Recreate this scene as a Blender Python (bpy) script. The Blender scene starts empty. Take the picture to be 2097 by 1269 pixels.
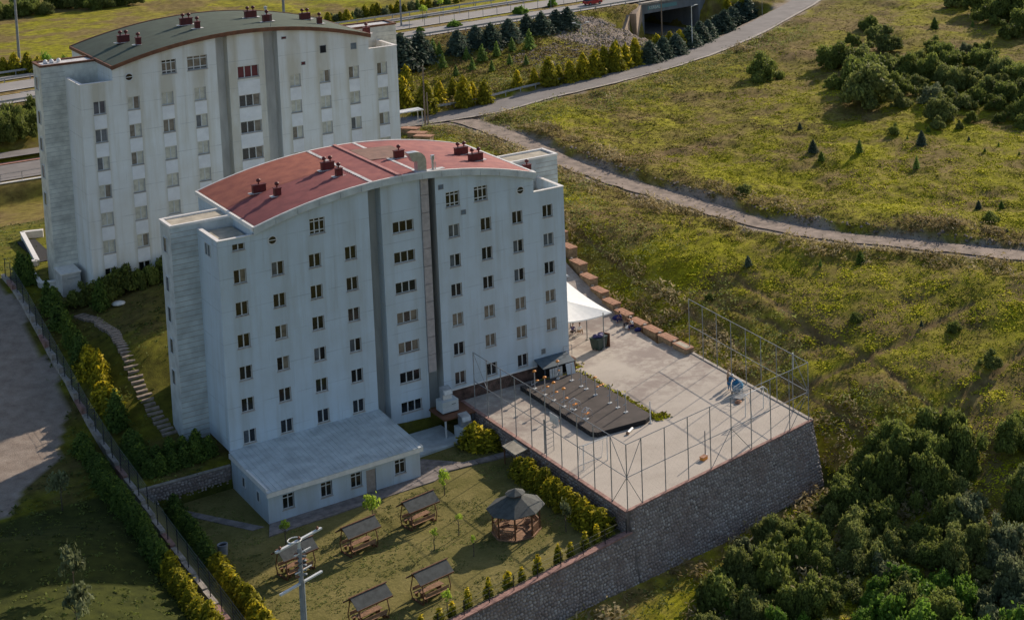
import bpy, math, random
import numpy as np
from mathutils import Vector, Matrix

# ------------------------------------------------------------------ camera, sky, sun
random.seed(7)
RNG = np.random.default_rng(11)
SC = bpy.context.scene
COL = SC.collection
W, H = 2097.0, 1269.0
CX, CY, F = 1773.4, -102.8, 3236.8          # a cropped frame: principal point outside the middle
CAM = np.array([-44.92, -141.96, 42.35])
YAW, PIT, ROL = 0.69661, 0.11904, -0.01231


def _axes():
    d = np.array([math.sin(YAW) * math.cos(PIT), math.cos(YAW) * math.cos(PIT), -math.sin(PIT)])
    r = np.array([math.cos(YAW), -math.sin(YAW), 0.0])
    u = np.cross(r, d)
    return (r * math.cos(ROL) + u * math.sin(ROL), -r * math.sin(ROL) + u * math.cos(ROL), d)


AR, AU, AD = _axes()
cd = bpy.data.cameras.new('camera')
cam = bpy.data.objects.new('camera', cd)
COL.objects.link(cam)
cam.matrix_world = Matrix(((AR[0], AU[0], -AD[0], CAM[0]), (AR[1], AU[1], -AD[1], CAM[1]),
                           (AR[2], AU[2], -AD[2], CAM[2]), (0, 0, 0, 1)))
cd.sensor_fit = 'HORIZONTAL'
cd.sensor_width = 36.0
cd.lens = F / W * 36.0
cd.shift_x = (W / 2 - CX) / W
cd.shift_y = (CY - H / 2) / W
cd.clip_start = 1.0
cd.clip_end = 6000.0
SC.camera = cam

SUN_AZ, SUN_EL = 24.5, 26.0                 # degrees: azimuth from +X towards +Y
world = bpy.data.worlds.new('World')
SC.world = world
world.use_nodes = True
wn = world.node_tree
wn.nodes.clear()
sky = wn.nodes.new('ShaderNodeTexSky')
sky.sky_type = 'NISHITA'
sky.sun_disc = False
sky.sun_elevation = math.radians(SUN_EL)
sky.sun_rotation = math.radians(90 - SUN_AZ)
sky.air_density = 1.0
sky.dust_density = 1.2
bg = wn.nodes.new('ShaderNodeBackground')
bg.inputs['Strength'].default_value = 0.085
wo = wn.nodes.new('ShaderNodeOutputWorld')
wn.links.new(sky.outputs[0], bg.inputs['Color'])
wn.links.new(bg.outputs[0], wo.inputs['Surface'])
sl = bpy.data.lights.new('sun', 'SUN')
sl.energy = 3.5
sl.angle = math.radians(0.6)
sl.color = (1.0, 0.86, 0.70)
sun = bpy.data.objects.new('sun', sl)
COL.objects.link(sun)
sdir = Vector((math.cos(math.radians(SUN_EL)) * math.cos(math.radians(SUN_AZ)),
               math.cos(math.radians(SUN_EL)) * math.sin(math.radians(SUN_AZ)), math.sin(math.radians(SUN_EL))))
sun.rotation_euler = sdir.to_track_quat('Z', 'Y').to_euler()
sun.location = (60, 0, 80)
SC.view_settings.view_transform = 'Standard'
SC.view_settings.look = 'None'
SC.view_settings.gamma = 1.0
SC.view_settings.use_curve_mapping = False
SC.view_settings.exposure = 0.55


def ray(u, v):
    return AD + AR * (u - CX) / F - AU * (v - CY) / F


def atz(u, v, z):
    d = ray(u, v)
    return CAM + d * (z - CAM[2]) / d[2]


# ------------------------------------------------------------------ helpers
def tag(o, label=None, cat=None, group=None, kind=None):
    if label:
        o['label'] = label
    if cat:
        o['category'] = cat
    if group:
        o['group'] = group
    if kind:
        o['kind'] = kind
    return o


def empty(name, loc=(0, 0, 0), rz=0.0, parent=None):
    o = bpy.data.objects.new(name, None)
    o.empty_display_size = 0.3
    COL.objects.link(o)
    o.location = loc
    o.rotation_euler = (0, 0, rz)
    if parent:
        o.parent = parent
    return o


def link(name, me, parent=None, loc=None, rz=None, sc=None):
    o = bpy.data.objects.new(name, me)
    COL.objects.link(o)
    if parent:
        o.parent = parent
    if loc is not None:
        o.location = loc
    if rz is not None:
        o.rotation_euler = (0, 0, rz)
    if sc is not None:
        o.scale = sc if hasattr(sc, '__len__') else (sc, sc, sc)
    return o


def children_of(o):
    return [c for c in o.children]


def copy_tree(o, parent=None):
    c = o.copy()
    COL.objects.link(c)
    if parent:
        c.parent = parent
    for ch in list(o.children):
        copy_tree(ch, c)
    return c


class MB:
    """collects polygons and builds them as one mesh"""

    def __init__(self):
        self.v = []
        self.f = []

    def poly(self, pts):
        n = len(self.v)
        self.v += [tuple(p) for p in pts]
        self.f.append(tuple(range(n, n + len(pts))))
        return self

    def hexa(self, p):
        n = len(self.v)
        self.v += [tuple(q) for q in p]
        for a in ((0, 3, 2, 1), (4, 5, 6, 7), (0, 1, 5, 4), (1, 2, 6, 5), (2, 3, 7, 6), (3, 0, 4, 7)):
            self.f.append(tuple(n + i for i in a))
        return self

    def box(self, x0, x1, y0, y1, z0, z1):
        return self.hexa([(x0, y0, z0), (x1, y0, z0), (x1, y1, z0), (x0, y1, z0),
                          (x0, y0, z1), (x1, y0, z1), (x1, y1, z1), (x0, y1, z1)])

    def bar(self, a, b, w, h=None, up=(0, 0, 1)):
        """square bar of width w (and height h) from a to b"""
        h = w if h is None else h
        a = Vector(a)
        b = Vector(b)
        d = (b - a).normalized()
        u = Vector(up)
        if abs(d.dot(u)) > 0.98:
            u = Vector((0, 1, 0))
        s = d.cross(u).normalized() * w / 2
        t = s.cross(d).normalized() * h / 2
        return self.hexa([a - s - t, a + s - t, b + s - t, b - s - t, a - s + t, a + s + t, b + s + t, b - s + t])

    def tube(self, a, b, r0, r1=None, n=6, cap=True):
        r1 = r0 if r1 is None else r1
        a = Vector(a)
        b = Vector(b)
        d = (b - a).normalized()
        u = Vector((0, 0, 1)) if abs(d.z) < 0.95 else Vector((1, 0, 0))
        s = d.cross(u).normalized()
        t = s.cross(d)
        k = len(self.v)
        for c, r in ((a, r0), (b, r1)):
            for i in range(n):
                w = 2 * math.pi * i / n
                self.v.append(tuple(c + (s * math.cos(w) + t * math.sin(w)) * r))
        for i in range(n):
            j = (i + 1) % n
            self.f.append((k + i, k + j, k + n + j, k + n + i))
        if cap:
            self.f.append(tuple(k + n + i for i in range(n)))
            self.f.append(tuple(k + n - 1 - i for i in range(n)))
        return self

    def path(self, pts, r, n=6):
        for a, b in zip(pts[:-1], pts[1:]):
            self.tube(a, b, r, r, n)
        return self

    def lathe(self, prof, c=(0, 0, 0), n=10, cap=True):
        k = len(self.v)
        for r, z in prof:
            for i in range(n):
                w = 2 * math.pi * i / n
                self.v.append((c[0] + r * math.cos(w), c[1] + r * math.sin(w), c[2] + z))
        for j in range(len(prof) - 1):
            for i in range(n):
                a = k + j * n + i
                b = k + j * n + (i + 1) % n
                self.f.append((a, b, b + n, a + n))
        if cap:
            self.f.append(tuple(k + (len(prof) - 1) * n + i for i in range(n)))
            self.f.append(tuple(k + n - 1 - i for i in range(n)))
        return self

    def prism(self, pts, z0, z1):
        """vertical prism over a counter-clockwise outline"""
        k = len(self.v)
        n = len(pts)
        for z in (z0, z1):
            for p in pts:
                self.v.append((p[0], p[1], z))
        for i in range(n):
            j = (i + 1) % n
            self.f.append((k + i, k + j, k + n + j, k + n + i))
        self.f.append(tuple(k + n + i for i in range(n)))
        self.f.append(tuple(k + n - 1 - i for i in range(n)))
        return self

    def mesh(self, name, mat, smooth=False):
        me = bpy.data.meshes.new(name)
        me.from_pydata(self.v, [], self.f)
        me.materials.append(mat)
        if smooth:
            me.polygons.foreach_set('use_smooth', [True] * len(me.polygons))
        me.update()
        return me

    def build(self, name, mat, parent=None, smooth=False, **k):
        return link(name, self.mesh(name, mat, smooth), parent, **k)


def np_mesh(name, V, Q, mat, tint=None, smooth=False, attr='tint'):
    """fast mesh from arrays; Q is (M,4) or (M,3)"""
    me = bpy.data.meshes.new(name)
    V = np.asarray(V, dtype=np.float32)
    Q = np.asarray(Q, dtype=np.int32)
    me.vertices.add(len(V))
    me.vertices.foreach_set('co', V.ravel())
    k = Q.shape[1]
    me.loops.add(Q.size)
    me.loops.foreach_set('vertex_index', Q.ravel())
    me.polygons.add(len(Q))
    me.polygons.foreach_set('loop_start', np.arange(0, Q.size, k, dtype=np.int32))
    me.polygons.foreach_set('loop_total', np.full(len(Q), k, dtype=np.int32))
    if smooth:
        me.polygons.foreach_set('use_smooth', np.ones(len(Q), dtype=bool))
    me.update(calc_edges=True)
    if tint is not None:
        tint = np.asarray(tint, dtype=np.float32)
        if tint.ndim == 1:
            a = me.attributes.new(attr, 'FLOAT', 'POINT')
            a.data.foreach_set('value', tint)
        else:
            a = me.attributes.new(attr, 'FLOAT_COLOR', 'POINT')
            if tint.shape[1] == 3:
                tint = np.hstack([tint, np.ones((len(tint), 1), dtype=np.float32)])
            a.data.foreach_set('color', tint.astype(np.float32).ravel())
    me.materials.append(mat)
    return me


def vnoise(x, y, s, seed=0):
    """smooth value noise in 0..1 with cell size s"""
    r = np.random.default_rng(seed).random((257, 257))
    a = np.asarray(x) / s
    b = np.asarray(y) / s
    i = np.floor(a).astype(int)
    j = np.floor(b).astype(int)
    fa = a - i
    fb = b - j
    fa = fa * fa * (3 - 2 * fa)
    fb = fb * fb * (3 - 2 * fb)
    i0, j0, i1, j1 = i % 256, j % 256, (i + 1) % 256, (j + 1) % 256
    return ((r[i0, j0] * (1 - fa) + r[i1, j0] * fa) * (1 - fb) + (r[i0, j1] * (1 - fa) + r[i1, j1] * fa) * fb)


def inpoly(x, y, P):
    x = np.asarray(x, float)
    y = np.asarray(y, float)
    r = np.zeros(x.shape, bool)
    n = len(P)
    for i in range(n):
        x0, y0 = P[i]
        x1, y1 = P[(i + 1) % n]
        if y0 == y1:
            continue
        c = ((y0 > y) != (y1 > y)) & (x < (x1 - x0) * (y - y0) / (y1 - y0) + x0)
        r ^= c
    return r


ORD = ['first', 'second', 'third', 'fourth', 'fifth', 'sixth', 'seventh', 'eighth', 'ninth', 'tenth', 'eleventh',
       'twelfth', 'thirteenth', 'fourteenth', 'fifteenth', 'sixteenth', 'seventeenth', 'eighteenth', 'nineteenth',
       'twentieth', 'twenty-first', 'twenty-second', 'twenty-third', 'twenty-fourth', 'twenty-fifth',
       'twenty-sixth', 'twenty-seventh', 'twenty-eighth', 'twenty-ninth', 'thirtieth', 'thirty-first',
       'thirty-second', 'thirty-third', 'thirty-fourth', 'thirty-fifth', 'thirty-sixth', 'thirty-seventh', 'thirty-eighth',
       'thirty-ninth', 'fortieth']


# ------------------------------------------------------------------ materials
def newmat(name):
    m = bpy.data.materials.new(name)
    m.use_nodes = True
    nt = m.node_tree
    b = nt.nodes['Principled BSDF']
    return m, nt, b


def ramp(nt, fac, stops):
    r = nt.nodes.new('ShaderNodeValToRGB')
    e = r.color_ramp.elements
    while len(e) < len(stops):
        e.new(0.5)
    for i, (p, c) in enumerate(stops):
        e[i].position = p
        e[i].color = (*c, 1) if len(c) == 3 else c
    nt.links.new(fac, r.inputs[0])
    return r.outputs[0]


def noise(nt, scale, detail=3.0, rough=0.55, vec=None, out=0):
    n = nt.nodes.new('ShaderNodeTexNoise')
    n.inputs['Scale'].default_value = scale
    n.inputs['Detail'].default_value = detail
    n.inputs['Roughness'].default_value = rough
    if vec is not None:
        nt.links.new(vec, n.inputs['Vector'])
    return n.outputs[out]


def mixc(nt, fac, a, b, mode='MIX'):
    m = nt.nodes.new('ShaderNodeMix')
    m.data_type = 'RGBA'
    m.blend_type = mode
    for s, x in ((0, fac), (6, a), (7, b)):
        if isinstance(x, (int, float)):
            m.inputs[s].default_value = x
        elif isinstance(x, tuple):
            m.inputs[s].default_value = (*x, 1)
        else:
            nt.links.new(x, m.inputs[s])
    return m.outputs[2]


def objco(nt):
    return nt.nodes.new('ShaderNodeTexCoord').outputs['Object']


def geo(nt):
    return nt.nodes.new('ShaderNodeNewGeometry').outputs['Position']


def bump(nt, b, h, strength=0.3, dist=0.05):
    n = nt.nodes.new('ShaderNodeBump')
    n.inputs['Strength'].default_value = strength
    n.inputs['Distance'].default_value = dist
    nt.links.new(h, n.inputs['Height'])
    nt.links.new(n.outputs[0], b.inputs['Normal'])


def mapping(nt, vec, scale):
    m = nt.nodes.new('ShaderNodeMapping')
    m.inputs['Scale'].default_value = scale
    nt.links.new(vec, m.inputs['Vector'])
    return m.outputs[0]


def simple(name, c, rough=0.7, var=0.12, scale=1.5, metal=0.0, bumps=0.0, spec=None, stretch=None, c2=None, lo=0.35, hi=0.65):
    """plain colour broken up by noise; stretch squashes the noise along an axis (rain streaks)"""
    m, nt, b = newmat(name)
    g = geo(nt)
    if stretch:
        g = mapping(nt, g, stretch)
    n = noise(nt, scale, 5, 0.6, g)
    c2 = c2 or tuple(max(0, x * (1 - 2.2 * var)) for x in c)
    c1 = tuple(min(1, x * (1 + var * .6)) for x in c)
    nt.links.new(ramp(nt, n, [(lo, c2), (hi, c1)]), b.inputs['Base Color'])
    b.inputs['Roughness'].default_value = rough
    b.inputs['Metallic'].default_value = metal
    if spec is not None:
        b.inputs['Specular IOR Level'].default_value = spec
    if bumps:
        bump(nt, b, noise(nt, scale * 8, 4, 0.6, g), bumps, 0.05)
    return m


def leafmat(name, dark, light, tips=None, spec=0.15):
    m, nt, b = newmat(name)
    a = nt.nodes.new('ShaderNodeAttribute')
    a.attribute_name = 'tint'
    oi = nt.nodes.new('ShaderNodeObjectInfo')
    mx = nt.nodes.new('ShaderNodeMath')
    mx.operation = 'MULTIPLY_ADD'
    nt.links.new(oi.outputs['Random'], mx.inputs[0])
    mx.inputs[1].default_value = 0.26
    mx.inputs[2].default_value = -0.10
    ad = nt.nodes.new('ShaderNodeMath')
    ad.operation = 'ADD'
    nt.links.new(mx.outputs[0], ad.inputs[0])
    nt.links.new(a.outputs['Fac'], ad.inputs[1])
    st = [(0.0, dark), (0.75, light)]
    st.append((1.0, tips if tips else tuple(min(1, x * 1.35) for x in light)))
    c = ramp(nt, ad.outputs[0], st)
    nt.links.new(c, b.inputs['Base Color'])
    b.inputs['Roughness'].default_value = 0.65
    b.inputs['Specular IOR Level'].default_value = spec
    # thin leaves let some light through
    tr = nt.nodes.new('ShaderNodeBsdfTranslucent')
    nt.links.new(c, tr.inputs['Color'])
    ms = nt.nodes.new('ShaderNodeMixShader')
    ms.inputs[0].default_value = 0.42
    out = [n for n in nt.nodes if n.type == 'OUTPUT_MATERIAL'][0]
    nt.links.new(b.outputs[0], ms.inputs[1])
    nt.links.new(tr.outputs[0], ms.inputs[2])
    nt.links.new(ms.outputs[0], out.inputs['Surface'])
    return m


def facade_mat(name, base, stain, seam=3.0, seamx=2.15, stain_amt=0.5, bands=0.0):
    """light cladding with thin seams, soot and rain streaks"""
    m, nt, b = newmat(name)
    g = objco(nt)
    sep = nt.nodes.new('ShaderNodeSeparateXYZ')
    nt.links.new(g, sep.inputs[0])
    big = noise(nt, 0.35, 4, 0.6, g)
    st = noise(nt, 1.0, 4, 0.65, mapping(nt, g, (1.3, 1.3, 0.09)))
    c = mixc(nt, ramp(nt, big, [(0.3, (0, 0, 0)), (0.75, (stain_amt * .6,) * 3)]), base, stain)
    c = mixc(nt, ramp(nt, st, [(0.48, (0, 0, 0)), (0.78, (stain_amt,) * 3)]), c, stain)

    if bands:
        pp = nt.nodes.new('ShaderNodeMath')
        pp.operation = 'PINGPONG'
        pp.inputs[1].default_value = 1.707
        nt.links.new(sep.outputs['X'], pp.inputs[0])
        nz = noise(nt, 1.0, 3, 0.6, mapping(nt, g, (.8, .8, .25)))
        am = mixc(nt, 1.0, ramp(nt, pp.outputs[0], [(.55, (bands,) * 3), (.95, (0, 0, 0))]), ramp(nt, nz, [(.3, (.35,) * 3), (.6, (1,) * 3)]), 'MULTIPLY')
        c = mixc(nt, am, c, stain)

    def lines(o, period, width):
        a = nt.nodes.new('ShaderNodeMath')
        a.operation = 'PINGPONG'
        a.inputs[1].default_value = period / 2
        nt.links.new(o, a.inputs[0])
        l = nt.nodes.new('ShaderNodeMath')
        l.operation = 'LESS_THAN'
        l.inputs[1].default_value = width / 2
        nt.links.new(a.outputs[0], l.inputs[0])
        return l.outputs[0]
    lz = lines(sep.outputs['Z'], seam, 0.06)
    brk = ramp(nt, noise(nt, 0.6, 2, 0.5, g), [(0.4, (0.1,) * 3), (0.6, (0.55,) * 3)])
    mul = mixc(nt, 1.0, lz, brk, 'MULTIPLY')
    c = mixc(nt, mul, c, tuple(x * 0.45 for x in base))
    lx = lines(sep.outputs['X'], seamx, 0.05)
    brk2 = ramp(nt, noise(nt, 0.5, 2, 0.5, mapping(nt, g, (1, 1, .5))), [(0.5, (0,) * 3), (0.7, (0.45,) * 3)])
    mul2 = mixc(nt, 1.0, lx, brk2, 'MULTIPLY')
    c = mixc(nt, mul2, c, tuple(x * 0.5 for x in base))
    nt.links.new(c, b.inputs['Base Color'])
    b.inputs['Roughness'].default_value = 0.6
    bump(nt, b, noise(nt, 14, 3, .6, g), 0.15, 0.02)
    return m


def stone_mat(name, c1, c2, c3):
    m, nt, b = newmat(name)
    g = geo(nt)
    a = nt.nodes.new('ShaderNodeAttribute')
    a.attribute_name = 'tint'
    c = ramp(nt, a.outputs['Fac'], [(0.0, c1), (0.55, c2), (1.0, c3)])
    n = noise(nt, 0.35, 4, 0.65, g)
    c = mixc(nt, ramp(nt, n, [(0.45, (0, 0, 0)), (0.66, (0.6,) * 3)]), c, (0.27, 0.165, 0.13))
    c = mixc(nt, 0.5, c, ramp(nt, noise(nt, 6, 4, .6, g), [(0.3, (0.35,) * 3), (0.7, (0.9,) * 3)]), 'MULTIPLY')
    nt.links.new(c, b.inputs['Base Color'])
    b.inputs['Roughness'].default_value = 0.9
    bump(nt, b, noise(nt, 9, 4, .6, g), 0.5, 0.05)
    return m


M = {}
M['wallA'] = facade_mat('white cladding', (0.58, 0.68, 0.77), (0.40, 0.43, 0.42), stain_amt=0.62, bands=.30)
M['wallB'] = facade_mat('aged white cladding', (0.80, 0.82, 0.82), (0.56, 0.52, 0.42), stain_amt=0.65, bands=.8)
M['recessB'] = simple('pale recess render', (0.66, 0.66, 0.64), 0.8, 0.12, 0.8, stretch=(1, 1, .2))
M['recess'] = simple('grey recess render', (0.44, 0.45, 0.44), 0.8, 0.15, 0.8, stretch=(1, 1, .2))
M['sidingA'] = simple('white siding', (0.60, 0.64, 0.64), 0.5, 0.12, 0.7)
M['sidingB'] = simple('aged siding', (0.74, 0.73, 0.66), 0.55, 0.15, 0.7)
M['infill'] = simple('clean white panel', (0.82, 0.83, 0.85), 0.5, 0.05, 1.0)
M['coping'] = simple('white metal coping', (0.86, 0.82, 0.77), 0.45, 0.06, 2.0)
M['flash'] = simple('white roof flashing', (0.74, 0.71, 0.68), 0.5, 0.18, 3.0)
M['terrace'] = simple('beige roof screed', (0.46, 0.41, 0.32), 0.85, 0.15, 1.2)
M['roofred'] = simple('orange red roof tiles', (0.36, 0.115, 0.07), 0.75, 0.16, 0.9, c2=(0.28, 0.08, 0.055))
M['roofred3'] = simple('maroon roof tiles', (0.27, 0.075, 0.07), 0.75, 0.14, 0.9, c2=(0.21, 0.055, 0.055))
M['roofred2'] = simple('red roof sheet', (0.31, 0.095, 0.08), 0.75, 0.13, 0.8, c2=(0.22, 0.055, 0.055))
M['ridge'] = simple('pink ridge cap', (0.50, 0.22, 0.19), 0.6, 0.1, 2)
M['patch'] = simple('brown roof patch', (0.22, 0.12, 0.09), 0.8, 0.12, 1.5)
M['roofgreen'] = simple('grey green roofing felt', (0.056, 0.082, 0.058), 0.9, 0.12, 0.8)
M['fasbrown'] = simple('brown fascia', (0.19, 0.075, 0.035), 0.65, 0.15, 2)
M['chim'] = simple('dark red chimney metal', (0.13, 0.016, 0.016), 0.55, 0.2, 3)
M['frame'] = simple('white window frame', (0.62, 0.64, 0.64), 0.4, 0.05, 3)
M['sill'] = simple('stone sill', (0.50, 0.46, 0.42), 0.7, 0.1, 3)
M['reveal'] = simple('brown window reveal', (0.40, 0.33, 0.28), 0.8, 0.1, 3)
M['duct'] = simple('galvanised duct', (0.52, 0.53, 0.55), 0.35, 0.12, 2, metal=0.55)
M['ductcol'] = simple('pinkish duct cladding', (0.45, 0.40, 0.39), 0.6, 0.1, 2)
M['dark'] = simple('black void', (0.012, 0.012, 0.014), 0.9, 0.1, 2)
M['concrete'] = simple('pale concrete', (0.48, 0.43, 0.37), 0.85, 0.10, 0.5)
M['kerb'] = simple('red kerb stone', (0.36, 0.20, 0.165), 0.85, 0.2, 2.0)
M['kerb2'] = simple('concrete kerb', (0.42, 0.37, 0.32), 0.85, 0.2, 2.0)
M['steel'] = simple('galvanised steel', (0.29, 0.30, 0.31), 0.5, 0.15, 3, metal=0.3)
M['steelw'] = simple('white painted steel', (0.72, 0.72, 0.70), 0.4, 0.08, 3)
M['wire'] = simple('grey wire', (0.22, 0.23, 0.22), 0.6, 0.1, 3)
M['rubber'] = simple('black rubber flooring', (0.078, 0.064, 0.058), 0.95, 0.15, 0.8)
M['orange'] = simple('orange plastic', (0.75, 0.27, 0.03), 0.45, 0.08, 3)
M['wood'] = simple('brown stained wood', (0.17, 0.075, 0.035), 0.6, 0.2, 4)
M['woodl'] = simple('light timber planks', (0.34, 0.19, 0.11), 0.6, 0.22, 4)
M['shingle'] = simple('grey bitumen shingles', (0.085, 0.092, 0.088), 0.9, 0.15, 2.5)
M['paving'] = simple('worn paving', (0.27, 0.23, 0.21), 0.9, 0.2, 1.4)
M['path'] = simple('stone path slab', (0.36, 0.29, 0.235), 0.9, 0.2, 2.5)
M['brick'] = simple('orange brick', (0.42, 0.215, 0.13), 0.9, 0.2, 3)
M['planter'] = simple('tan planter brick', (0.36, 0.25, 0.15), 0.9, 0.2, 2)
M['brownwall'] = simple('brown block wall', (0.20, 0.135, 0.095), 0.9, 0.25, 1.2)
M['plinth'] = simple('brown stone plinth', (0.15, 0.085, 0.065), 0.9, 0.3, 1.5)
M['trunk'] = simple('bark', (0.12, 0.09, 0.065), 0.95, 0.3, 6)
M['pole'] = simple('concrete pole', (0.27, 0.28, 0.30), 0.8, 0.12, 2)
M['poletan'] = simple('timber pole', (0.27, 0.21, 0.16), 0.8, 0.12, 2)
M['fabric'] = simple('white canopy fabric', (0.83, 0.82, 0.80), 0.7, 0.03, 2)
M['hut'] = simple('white hut render', (0.62, 0.60, 0.57), 0.7, 0.12, 1)
M['shed'] = simple('blue grey sheet metal', (0.09, 0.125, 0.15), 0.6, 0.15, 2)
M['bin'] = simple('dark green bin plastic', (0.02, 0.05, 0.045), 0.5, 0.15, 3)
M['blue'] = simple('bright blue cloth', (0.012, 0.17, 0.34), 0.7, 0.25, 6)
M['navy'] = simple('navy cloth', (0.008, 0.012, 0.13), 0.8, 0.2, 6)
M['purple'] = simple('violet bag', (0.06, 0.05, 0.16), 0.7, 0.2, 6)
M['white'] = simple('white cloth', (0.75, 0.75, 0.75), 0.7, 0.05, 6)
M['skin'] = simple('skin', (0.42, 0.24, 0.17), 0.6, 0.05, 8)
M['hair'] = simple('dark hair', (0.02, 0.014, 0.01), 0.7, 0.2, 8)
M['tan'] = simple('tan cloth', (0.45, 0.30, 0.18), 0.8, 0.15, 8)
M['trouser'] = simple('dark trousers', (0.03, 0.035, 0.05), 0.8, 0.2, 8)
M['car'] = simple('red car paint', (0.36, 0.015, 0.02), 0.25, 0.03, 3)
M['tyre'] = simple('tyre rubber', (0.015, 0.015, 0.016), 0.8, 0.1, 3)
M['asphalt'] = simple('old asphalt', (0.215, 0.195, 0.185), 0.92, 0.10, 0.35)
M['hwy'] = simple('highway asphalt', (0.30, 0.28, 0.265), 0.9, 0.07, 0.25)
M['line'] = simple('white road paint', (0.72, 0.70, 0.66), 0.7, 0.15, 2)
M['yellow'] = simple('yellow kerb paint', (0.55, 0.36, 0.10), 0.7, 0.15, 2)
M['rail'] = simple('guard rail steel', (0.42, 0.43, 0.45), 0.5, 0.1, 3, metal=0.3)
M['pinkwall'] = simple('pink block paving', (0.45, 0.22, 0.17), 0.9, 0.12, 2)
M['bridge'] = simple('grey bridge concrete', (0.20, 0.21, 0.23), 0.85, 0.12, 0.6, stretch=(1, 1, .3))
M['wing'] = simple('stained tan concrete', (0.46, 0.35, 0.27), 0.88, 0.2, 0.5, stretch=(1, 1, .25))
M['rock'] = simple('loose pale rock', (0.33, 0.27, 0.225), 0.95, 0.25, 2)
M['signgreen'] = simple('teal sign', (0.12, 0.27, 0.29), 0.6, 0.05, 2)
M['scrubrock'] = simple('grey rubble', (0.20, 0.165, 0.145), 0.95, 0.3, 2)
M['paneD'] = simple('dark window glass', (0.018, 0.021, 0.025), 0.12, 0.3, 1.0, spec=0.6)
M['paneC'] = simple('glass over beige curtain', (0.22, 0.19, 0.15), 0.25, 0.2, 2.0, spec=0.5)
M['paneW'] = simple('glass over pale curtain', (0.60, 0.59, 0.50), 0.3, 0.12, 2.0, spec=0.5)
M['paneG'] = simple('grey reflecting glass', (0.12, 0.14, 0.16), 0.15, 0.2, 1.0, spec=0.6)
M['paneR'] = simple('dark red window blind', (0.14, 0.02, 0.025), 0.5, 0.1, 1.0)
M['stone'] = stone_mat('wall stones', (0.28, 0.225, 0.20), (0.42, 0.355, 0.325), (0.58, 0.515, 0.475))
M['mortar'] = simple('wall mortar', (0.23, 0.19, 0.175), 0.95, 0.2, 1.0)
M['leafdark'] = leafmat('dark evergreen leaves', (0.036, 0.052, 0.016), (0.225, 0.265, 0.058))
M['leafolive'] = leafmat('olive leaves', (0.050, 0.062, 0.020), (0.27, 0.30, 0.085))
M['leafbright'] = leafmat('bright green leaves', (0.047, 0.095, 0.019), (0.213, 0.355, 0.047))
M['leafgrey'] = leafmat('grey green leaves', (0.040, 0.055, 0.028), (0.24, 0.27, 0.135))
M['thuja'] = leafmat('yellow green thuja', (0.035, 0.052, 0.008), (0.30, 0.28, 0.022), (0.78, 0.60, 0.03))  # yellow tips pushed vivid, putting sunlight into the colour
M['thujad'] = leafmat('deep green thuja', (0.024, 0.047, 0.015), (0.130, 0.201, 0.038), (0.261, 0.331, 0.047))  # also serves as the shaded version of the hedge thuja
M['spruce'] = leafmat('blue spruce needles', (0.016, 0.028, 0.020), (0.10, 0.14, 0.10))
M['young'] = leafmat('young tree leaves', (0.133, 0.199, 0.033), (0.499, 0.632, 0.084))
M['pine'] = leafmat('pine needles', (0.047, 0.082, 0.019), (0.213, 0.308, 0.070))

# ------------------------------------------------------------------ terrain heights
FENCE = [(-80, -25.0), (-45, -22.6), (-24, -21.4), (-15.5, -21.0), (-9, -20.6), (-4, -19.9), (3.5, -19.4), (12.8, -18.1),
         (17.7, -17.0), (24.7, -15.7), (34, -13.6), (42, -12.3), (60, -12.6), (74, -14.0)]


def fz(y):
    return np.interp(y, [a for a, b in FENCE], [b for a, b in FENCE])


PXC = [(850, 200, -12.2), (1000, 150, -10.8), (1200, 120, -11), (1300, 60, -10.8), (1380, 85, -12.2), (1470, 65, -12.2),
       (860, 245, -12.8), (1000, 225, -12.5), (1100, 195, -12.2), (1250, 160, -12), (1400, 118, -11.9), (1520, 70, -11.6),
       (1650, 0, -11),
       (1300, 230, -13.8), (1500, 300, -14), (1665, 300, -14), (1560, 150, -13.2), (1750, 180, -13.2), (2000, 250, -14),
       (2097, 120, -12.5), (2097, 0, -10), (1850, 60, -11.5), (1700, 40, -11.5), (2097, 400, -15.6), (1850, 430, -15.8),
       (960, 245, -12.9), (1050, 278, -13.2), (1150, 325, -13.8), (1250, 365, -14.3), (1400, 410, -15), (1550, 455, -15.6),
       (1700, 482, -16), (1900, 503, -16.3), (2097, 522, -16.5), (1400, 560, -17.6), (1180, 440, -14.6), (1250, 490, -15.9),
       (1700, 620, -18.6), (2097, 620, -18.0), (1900, 740, -20.3), (2097, 800, -21.5), (1750, 850, -22.6), (1800, 950, -25),
       (1697, 990, -26.4), (1600, 1045, -26.5), (1500, 1105, -26.7), (1400, 1150, -26.4), (1300, 1200, -26.2),
       (1167, 1252, -25.8), (1050, 1290, -25.6), (1400, 1269, -27.5), (1700, 1200, -28), (2097, 1269, -29), (2000, 1050, -26.3),
       (200, 60, -7.4), (0, 60, -7.4), (600, 10, -7.4), (400, 10, -7.0)]
CP = [tuple(atz(*q)) for q in PXC]
for y, z in FENCE:
    up_ = 1.8 if y < -8 else .3
    CP += [(-10.4, y, z), (-14.5, y, z + up_), (-24, y, z + up_ * 2.4)]
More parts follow.
